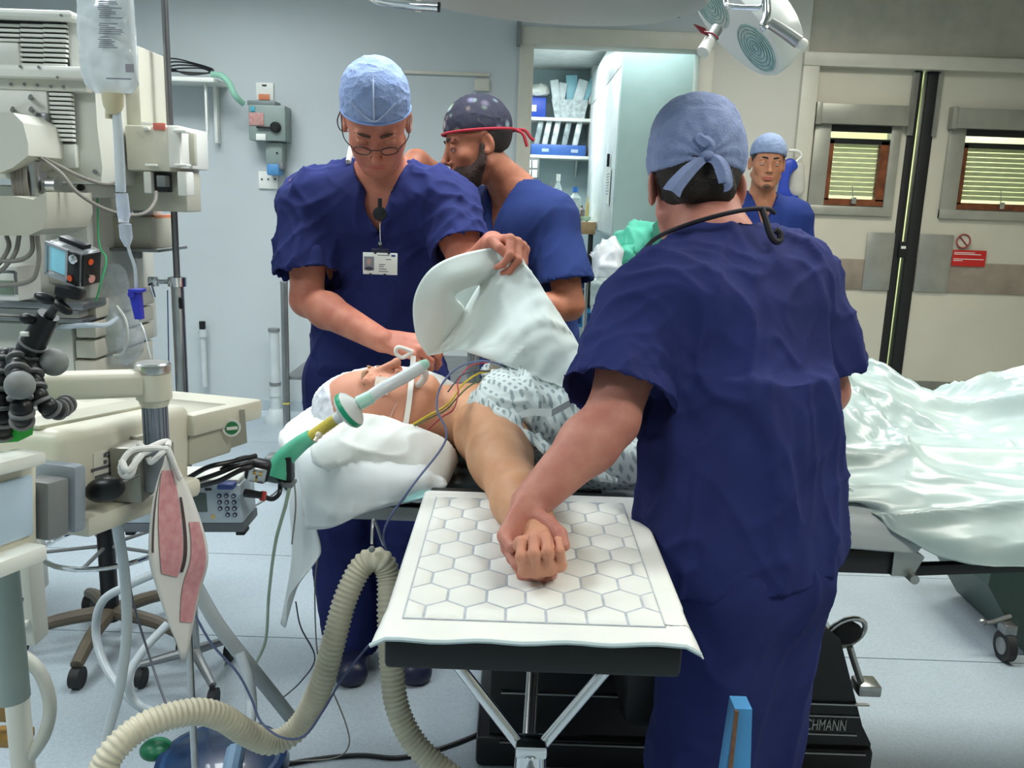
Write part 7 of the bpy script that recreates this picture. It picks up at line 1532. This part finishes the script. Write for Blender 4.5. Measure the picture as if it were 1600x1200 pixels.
# wall cupboard run, end panel towards the room
CUB = thing('wall_cupboards', 'run of white wall cupboards with a pale teal end panel in the store room', 'cupboard', (.85, 7.2, 1.2))
xa, xb = .655, 1.32; zb = at(953, 371, 6.05).z
MB().bx(xa + .012, xb, 6.05, 8.5, zb, 2.62, .003).build('carcass', mat('cupboard_white', (226, 232, 230), .4), CUB)
MB().bx(xa, xb - .0, 6.02, 6.05, zb, 2.64, .002).build('end_panel', mat('teal_panel', (186, 212, 208), .45, var=.02), CUB)
for k in range(3): MB().bx(xa - .004, xa + .012, 6.06 + k * .8, 6.84 + k * .8, zb + .02, 2.32, .002).build('door', MATS['cupboard_white'], CUB)
MB().bx(xa - .004, xa + .012, 6.06, 8.45, 2.335, 2.6, .002).build('upper_door', MATS['cupboard_white'], CUB)
NT = thing('notice_papers', 'white typed papers held by a black bulldog clip on the cupboard side', 'paper', (xa - .01, 6.3, 1.5))
MB().box((xa - .012, 6.42, 1.56), (.003, .30, .26), Matrix.Rotation(math.radians(6), 3, 'X')).build('sheet', mWhiteP, NT)
l = MB()
for k in range(8): l.box((xa - .0145, 6.42, 1.64 - k * .02), (.001, .2 - .03 * (k % 3), .004))
l.build('text_lines', mInk, NT); MB().bx(xa - .03, xa - .012, 6.38, 6.42, 1.69, 1.78, .003).build('clip', mBlack, NT)
MB().bx(1.25, 1.312, 5.66, 5.9, 1.0, 2.35, .003).build('wood_strip', mat('door_wood', (140, 88, 52), .5, var=.15)); bpy.data.objects['wood_strip']['kind'] = 'structure'
# under the worktop
for i, (y0_, y1_) in enumerate(((432, 450), (453, 478))):
    t_ = thing('storage_crate', ['upper navy storage crate under the store worktop', 'lower navy storage crate under the store worktop'][i], 'crate', tuple(at(902, y1_, 7.3)))
    pb(MB(), 872, y0_, 920, y1_, 7.3, .35, .01).build('crate_body', mat('crate_navy', (44, 66, 106), .4), t_); pb(MB(), 870, y0_ - 3, 920, y0_ + 1, 7.28, .37, .003).build('crate_rim', mat('crate_rim', (120, 150, 170), .3), t_)
RK = thing('crate_rack', 'black frame rack holding the navy crates', 'rack', (at(900, 500, 7.3).x, 7.3, 0))
for px in (868, 929): q = at(px, 450, 7.26); MB().bx(q.x - .012, q.x + .012, 7.25, 7.28, 0, q.z + .1, .002).build('post', mBlack, RK)
zz = at(900, 482, 7.3).z; MB().bx(at(868, 450, 7.26).x, at(929, 450, 7.26).x, 7.28, 7.65, zz - .015, zz, .002).build('shelf', mBlack, RK)
t_ = thing('blue_bag', 'bright blue carrier bag with dark panels on the floor below the crates', 'bag', tuple(at(910, 512, 7.2)))
pb(MB(), 896, 484, 930, 512, 7.1, .15, .02).build('bag_body', mat('bag_blue', (52, 140, 200), .4, var=.1), t_); pb(MB(), 902, 490, 908, 506, 7.09, .02, .002).build('dark_panel', mat('bag_dark', (24, 60, 110), .5), t_); pb(MB(), 918, 490, 924, 506, 7.09, .02, .002).build('dark_panel', MATS['bag_dark'], t_)
# trolley with bags and green cloths behind the back-turned man
UT = thing('dressing_trolley', 'steel trolley with a clear plastic cover behind the man in the tied cap', 'trolley', (1.0, 4.9, 0))
zt = at(960, 440, 4.5).z; xl = at(926, 440, 4.5).x
MB().bx(xl, 1.0, 4.5, 5.15, zt - .02, zt, .004).build('top', mSteelD, UT)
for x, y in ((xl + .02, 4.52), (.98, 4.52), (xl + .02, 5.13), (.98, 5.13)): MB().cyl((x, y, .05), (x, y, zt - .02), .012, seg=10).build('leg', mSteel, UT); 
for x, y in ((xl + .02, 4.52), (.98, 4.52), (xl + .02, 5.13), (.98, 5.13)): MB().cyl((x - .01, y, .03), (x + .01, y, .03), .03, seg=12).build('castor', mRubber, UT)
MB().bx(xl, 1.0, 4.5, 5.15, .3, .32, .004).build('shelf', mSteelD, UT)
hang('plastic_cover', [[(xl - .01, 5.15, zt + .006), (xl - .01, 4.85, zt + .006), (xl - .012, 4.5, zt + .006), (xl - .012, 4.485, zt - .06), (xl, 4.482, zt - .2)], [(.75, 5.15, zt + .01), (.75, 4.85, zt + .012), (.75, 4.5, zt + .008), (.75, 4.482, zt - .08), (.75, 4.48, zt - .26)], [(1.01, 5.15, zt + .006), (1.01, 4.85, zt + .008), (1.01, 4.5, zt + .006), (1.01, 4.484, zt - .07), (1.01, 4.48, zt - .24)]], mat('crinkled_plastic', (170, 186, 184), .15, alpha=.8, var=.15, vscale=20), None, None, .012, 3, parent=UT)
mWB = mat('white_bag_plastic', (214, 220, 224), .3, var=.06, vscale=10)
q = at(948, 425, 4.55); crumple('white_bag', (q.x, 4.6, zt + .10), (.085, .08, .11), mWB, 'white crumpled plastic bag on the dressing trolley', 'bag', 5, .03, 10)
q = at(985, 385, 4.7); crumple('green_cloths', (q.x + .02, 4.75, zt + .20), (.13, .10, .09), mat('green_cloth', (96, 200, 172), .7, var=.08), 'heap of crumpled mint green cloths on the dressing trolley', 'cloth', 7, .045, 9)
crumple('green_cloths', (q.x - .06, 4.68, zt + .12), (.09, .09, .06), MATS['green_cloth'], 'lower fold of pale green cloth hanging beside the white bag', 'cloth', 9, .03, 12)
tag(pb(MB(), 962, 380, 990, 425, 4.9, .06, .01).build('lilac_pack', mat('lilac_pack', (170, 166, 186), .5)), 'small lilac grey pack behind the green cloths', 'pack')
pl_ = MB().prism([(0, 0), (.075, .10), (.115, .07), (.115, -.30), (.045, -.30)], tuple(at(1020, 352, 4.6)), (1, 0, 0), (0, 0, 1), .02)
tag(pl_.build('green_board', mat('board_green', (66, 134, 112), .4)), 'dark green plastic board leaning by the man in the tied cap', 'board')
tag(MB().bx(at(1045, 360, 4.7).x, at(1075, 360, 4.7).x, 4.7, 4.9, zt + .002, at(1050, 345, 4.7).z, .01).build('white_tub', mWhiteP), 'white tub beside the green board', 'tub')
# item on the wall behind the young man
AH = thing('hanging_apron', 'blue plastic apron bundle on a white wall hook behind the young man', 'apron', tuple(at(1232, 300, 5.45)))
blob('apron', [('+', cone(at(1234, 260, 5.4), at(1232, 300, 5.4), .05, .07, (0, 1, 0), 2.5), 0), ('-', ell(at(1246, 285, 5.38), (.05, .1, .08)), .01)], .01, mat('apron_blue', (40, 66, 170), .4), AH); MB().tube([at(1232, 235, 5.42), at(1246, 236, 5.42), at(1252, 244, 5.42), at(1240, 256, 5.42)], .009, 8, 4).build('hook', mWhiteP, AH)
tag(blob('clear_bag', [('+', cone(at(1247, 262, 5.42), at(1245, 296, 5.42), .04, .05, (0, 1, 0), 2), 0)], .01, mat('clear_sack', (206, 204, 196), .3, alpha=.7)), 'small clear sack hanging beside the blue apron', 'bag')
# ---- right: green cabinet on castors
GC = thing('green_cabinet', 'dark green cabinet on a castor at the right edge beyond the table', 'cabinet', (2.0, 2.8, 0))
a = at(1544, 915, 2.64)
MB().prism([(a.x, a.z), (at(1558, 850, 2.64).x, at(1560, 850, 2.64).z), (2.5, at(1560, 850, 2.64).z), (2.5, .10), (at(1600, 1018, 2.64).x, at(1600, 1018, 2.64).z)], (0, 2.64, 0), (1, 0, 0), (0, 0, 1), .45).build('body', mat('cabinet_green', (44, 66, 58), .4, var=.05), GC)
w0 = atz(1562, 1026, .0); 
for x, y in ((w0.x, w0.y - .02), (2.4, w0.y), (w0.x + .25, 3.0), (2.4, 3.0)):
    cs = MB().cyl((x - .013, y, .05), (x + .013, y, .05), .05, seg=22).build('castor', mRubber, GC); MB().cyl((x - .016, y, .05), (x + .016, y, .05), .028, seg=18).build('castor_hub', mGrey, cs); MB().bx(x - .02, x + .02, y - .02, y + .03, .095, .13, .004).build('castor_fork', mSteelD, cs)
q = at(1535, 972, 2.62); MB().tube([tuple(q), tuple(q + Vector((.03, 0, -.0))), tuple(q + Vector((.10, .02, .015)))], .008, 10, 4).sph(tuple(q), (.014, .012, .012), 12, 8).build('brake_lever', mSteelD, GC)
# ---- blue painted wedge in front
BW = thing('blue_wedge', 'bright blue tapered board with chipped edge in front of the man in the tied cap', 'board', (.33, 1.0, 0))
q = at(1162, 1108, 1.0)
MB().prism([(q.x - .011, q.z), (q.x + .011, q.z), (q.x + .062, 0), (q.x - .052, 0)], (0, 1.0, 0), (1, 0, 0), (0, 0, 1), .03).build('board', mat('sky_blue_paint', (74, 150, 206), .4, var=.08), BW)
MB().prism([(q.x - .012, q.z), (q.x - .007, q.z - .002), (q.x - .008, q.z - .12), (q.x - .018, 0.3), (q.x - .024, .3), (q.x - .013, q.z - .10)], (0, .996, 0), (1, 0, 0), (0, 0, 1), .004).build('chipped_edge', mat('bare_brown', (120, 86, 62), .6, var=.2, vscale=80), BW)
# ================================================================= operating lamps
mLW = mat('lamp_shell', (206, 212, 208), .35, var=.02); mLens = mat('lamp_lens', (140, 172, 166), .12, var=.3, vscale=60, coat=.5, rgb2=(180, 204, 198))
SL = thing('operating_lamp', 'two-lens operating lamp with chrome handles tilted at the upper right', 'operating lamp', tuple(at(1150, 40, 2.1)))
c = at(1150, 38, 2.1); ux = (at(1225, 108, 2.03) - at(1075, -32, 2.2)).normalized(); nn = Vector((-.52, -.42, -.78)).normalized(); nn = (nn - ux * nn.dot(ux)).normalized(); uy = nn.cross(ux)
Ml = Matrix(((ux.x, uy.x, nn.x, c.x), (ux.y, uy.y, nn.y, c.y), (ux.z, uy.z, nn.z, c.z), (0, 0, 0, 1)))
D = lambda: MB(Ml)
def ellprof(mb, cx, cy, rx, ry, zs, sc, seg=32):
    R_ = [mb._v([(cx + rx * s * math.cos(2 * math.pi * k / seg), cy + ry * s * math.sin(2 * math.pi * k / seg), z) for k in range(seg)]) for z, s in zip(zs, sc)]
    f = []
    for a, b in zip(R_, R_[1:]): f += [[a + k, a + (k + 1) % seg, b + (k + 1) % seg, b + k] for k in range(seg)]
    f += [[R_[0] + k for k in reversed(range(seg))], [R_[-1] + k for k in range(seg)]]; return mb._f(f)
ellprof(D(), 0, 0, .160, .088, (-.09, -.075, -.03, .0, .008), (.72, .88, .99, 1, .97)).build('lamp_housing', mLW, SL)
for cx, rx, ry in ((.080, .066, .052), (-.080, .066, .052)):
    l = ellprof(D(), cx, 0, rx, ry, (.006, .010), (1, .98)).build('lens', mLens, SL)
    ellprof(D(), cx, 0, rx * 1.07, ry * 1.08, (.003, .0075), (1, .99)).build('lens_ring', mat('ring_dark', (96, 108, 108), .35), l)
    for k in range(6):
        r_ = .9 - k * .15; rr = [(Vector((cx + rx * r_ * math.cos(a), ry * r_ * math.sin(a), .0105))) for a in [i * math.pi / 12 for i in range(25)]]
        D().tube(rr, .0008, 5, caps=False).build('lens_ridge', mat('ridge', (104, 136, 132), .3), l)
hb = Ml @ Vector((0, 0, .01)); he = at(1098, 82, 1.98)
hb = at(1120, 45, 2.02)
MB().cyl(hb, hb.lerp(he, .5), .013, .012, 16).build('handle_collar', mat('collar_grey', (130, 138, 132), .4), SL)
MB().cyl(hb.lerp(he, .5), he, .013, .014, 18).build('sterile_handle', mWhiteP, SL)
MB().prism([(-.03, .012), (-.005, .004), (.006, -.012), (-.012, -.006)], tuple(at(1105, 47, 1.99)), (1, 0, 0), (0, 0, 1), .006).tube([at(1100, 50, 1.99), at(1112, 52, 1.985), at(1120, 58, 1.98), at(1122, 62, 1.98)], .0022, 6, 5).build('red_hook', mat('hook_red', (130, 34, 44), .4), SL)
ch = MB()
ch.tube([at(1132, -30, 1.960), at(1134, 4, 1.940), at(1140, 10, 1.930), at(1170, 12, 1.920), at(1192, 8, 1.910), at(1200, -30, 1.910)], .006, 12, 6)
ch.tube([at(1196, -20, 1.880), at(1198, 20, 1.870), at(1193, 40, 1.870), at(1196, 46, 1.870)], .0085, 12, 5); ch.build('yoke', mChrome, SL)
MB().tube([at(1203, 36, 1.880), at(1225, 50, 1.870), at(1248, 66, 1.860)], (.011, .013), 14, 4).build('side_handle', mSteel, SL); MB().sph(at(1252, 68, 1.860), (.014, .012, .011), 14, 9).build('handle_end', mWhiteP, SL)
MB().cyl(at(1068, 2, 2.08), at(1056, 22, 2.07), .004, .012, 12).cyl(at(1066, 4, 2.06), at(1072, 12, 2.06), .008, seg=12).build('left_handle', mChrome, SL)
q = at(1190, -60, 2.1); MB().tube([Vector((c.x + .02, 2.2, c.z + .05)), Vector((c.x + .03, 2.25, 2.3)), Vector((.5, 2.1, 2.5)), Vector((.3, 1.9, CEIL))], .022, 14, 6).build('suspension_arm', mSteel, SL)
tag(hang('green_drape', [[at(1205, -40, 2.2), at(1215, -40, 2.2), at(1225, -35, 2.2)], [at(1204, 10, 2.2), at(1214, 5, 2.2), at(1222, 8, 2.2)], [at(1208, 34, 2.2), at(1214, 36, 2.2), at(1220, 22, 2.2)]], mat('drape_green', (84, 148, 96), .6), None, None, .004, 3), 'green cloth hanging behind the chrome lamp yoke', 'cloth')
BL = thing('main_lamp', 'large pale operating lamp dome with a chrome rail at the top edge', 'operating lamp', (-.02, 1.7, 1.70))
lc = at(800, 12, 1.72); Z0 = at(820, 38, 1.5).z + .085
MB().lathe([(.0, .0), (.12, .002), (.25, .012), (.30, .03), (.315, .055), (.30, .085), (.2, .12), (.08, .15), (.0, .155)], (.03, 1.72, Z0 - .02), (.05, -.06, 1), 56, caps=False).build('lamp_dome', mat('dome_shell', (176, 180, 170), .5, var=.03, vscale=4), BL)
MB().tube([at(572, -12, 1.6), at(590, 0, 1.55), at(640, 8, 1.5), at(686, 11, 1.48)], .007, 14, 6).build('chrome_rail', mChrome, BL); MB().cyl(at(650, 9, 1.5), at(658, 10, 1.5), .0095, seg=14).build('rail_collar', mWhiteP, BL); MB().cyl(at(684, 11, 1.48), at(688, 11.3, 1.48), .0078, seg=14).build('rail_end', mBlack, BL)
MB().tube([(.03, 1.72, Z0 + .12), (.03, 1.8, 2.2), (.15, 2.0, 2.6), (.15, 2.0, CEIL)], .025, 14, 6).build('suspension_arm', mSteel, BL)
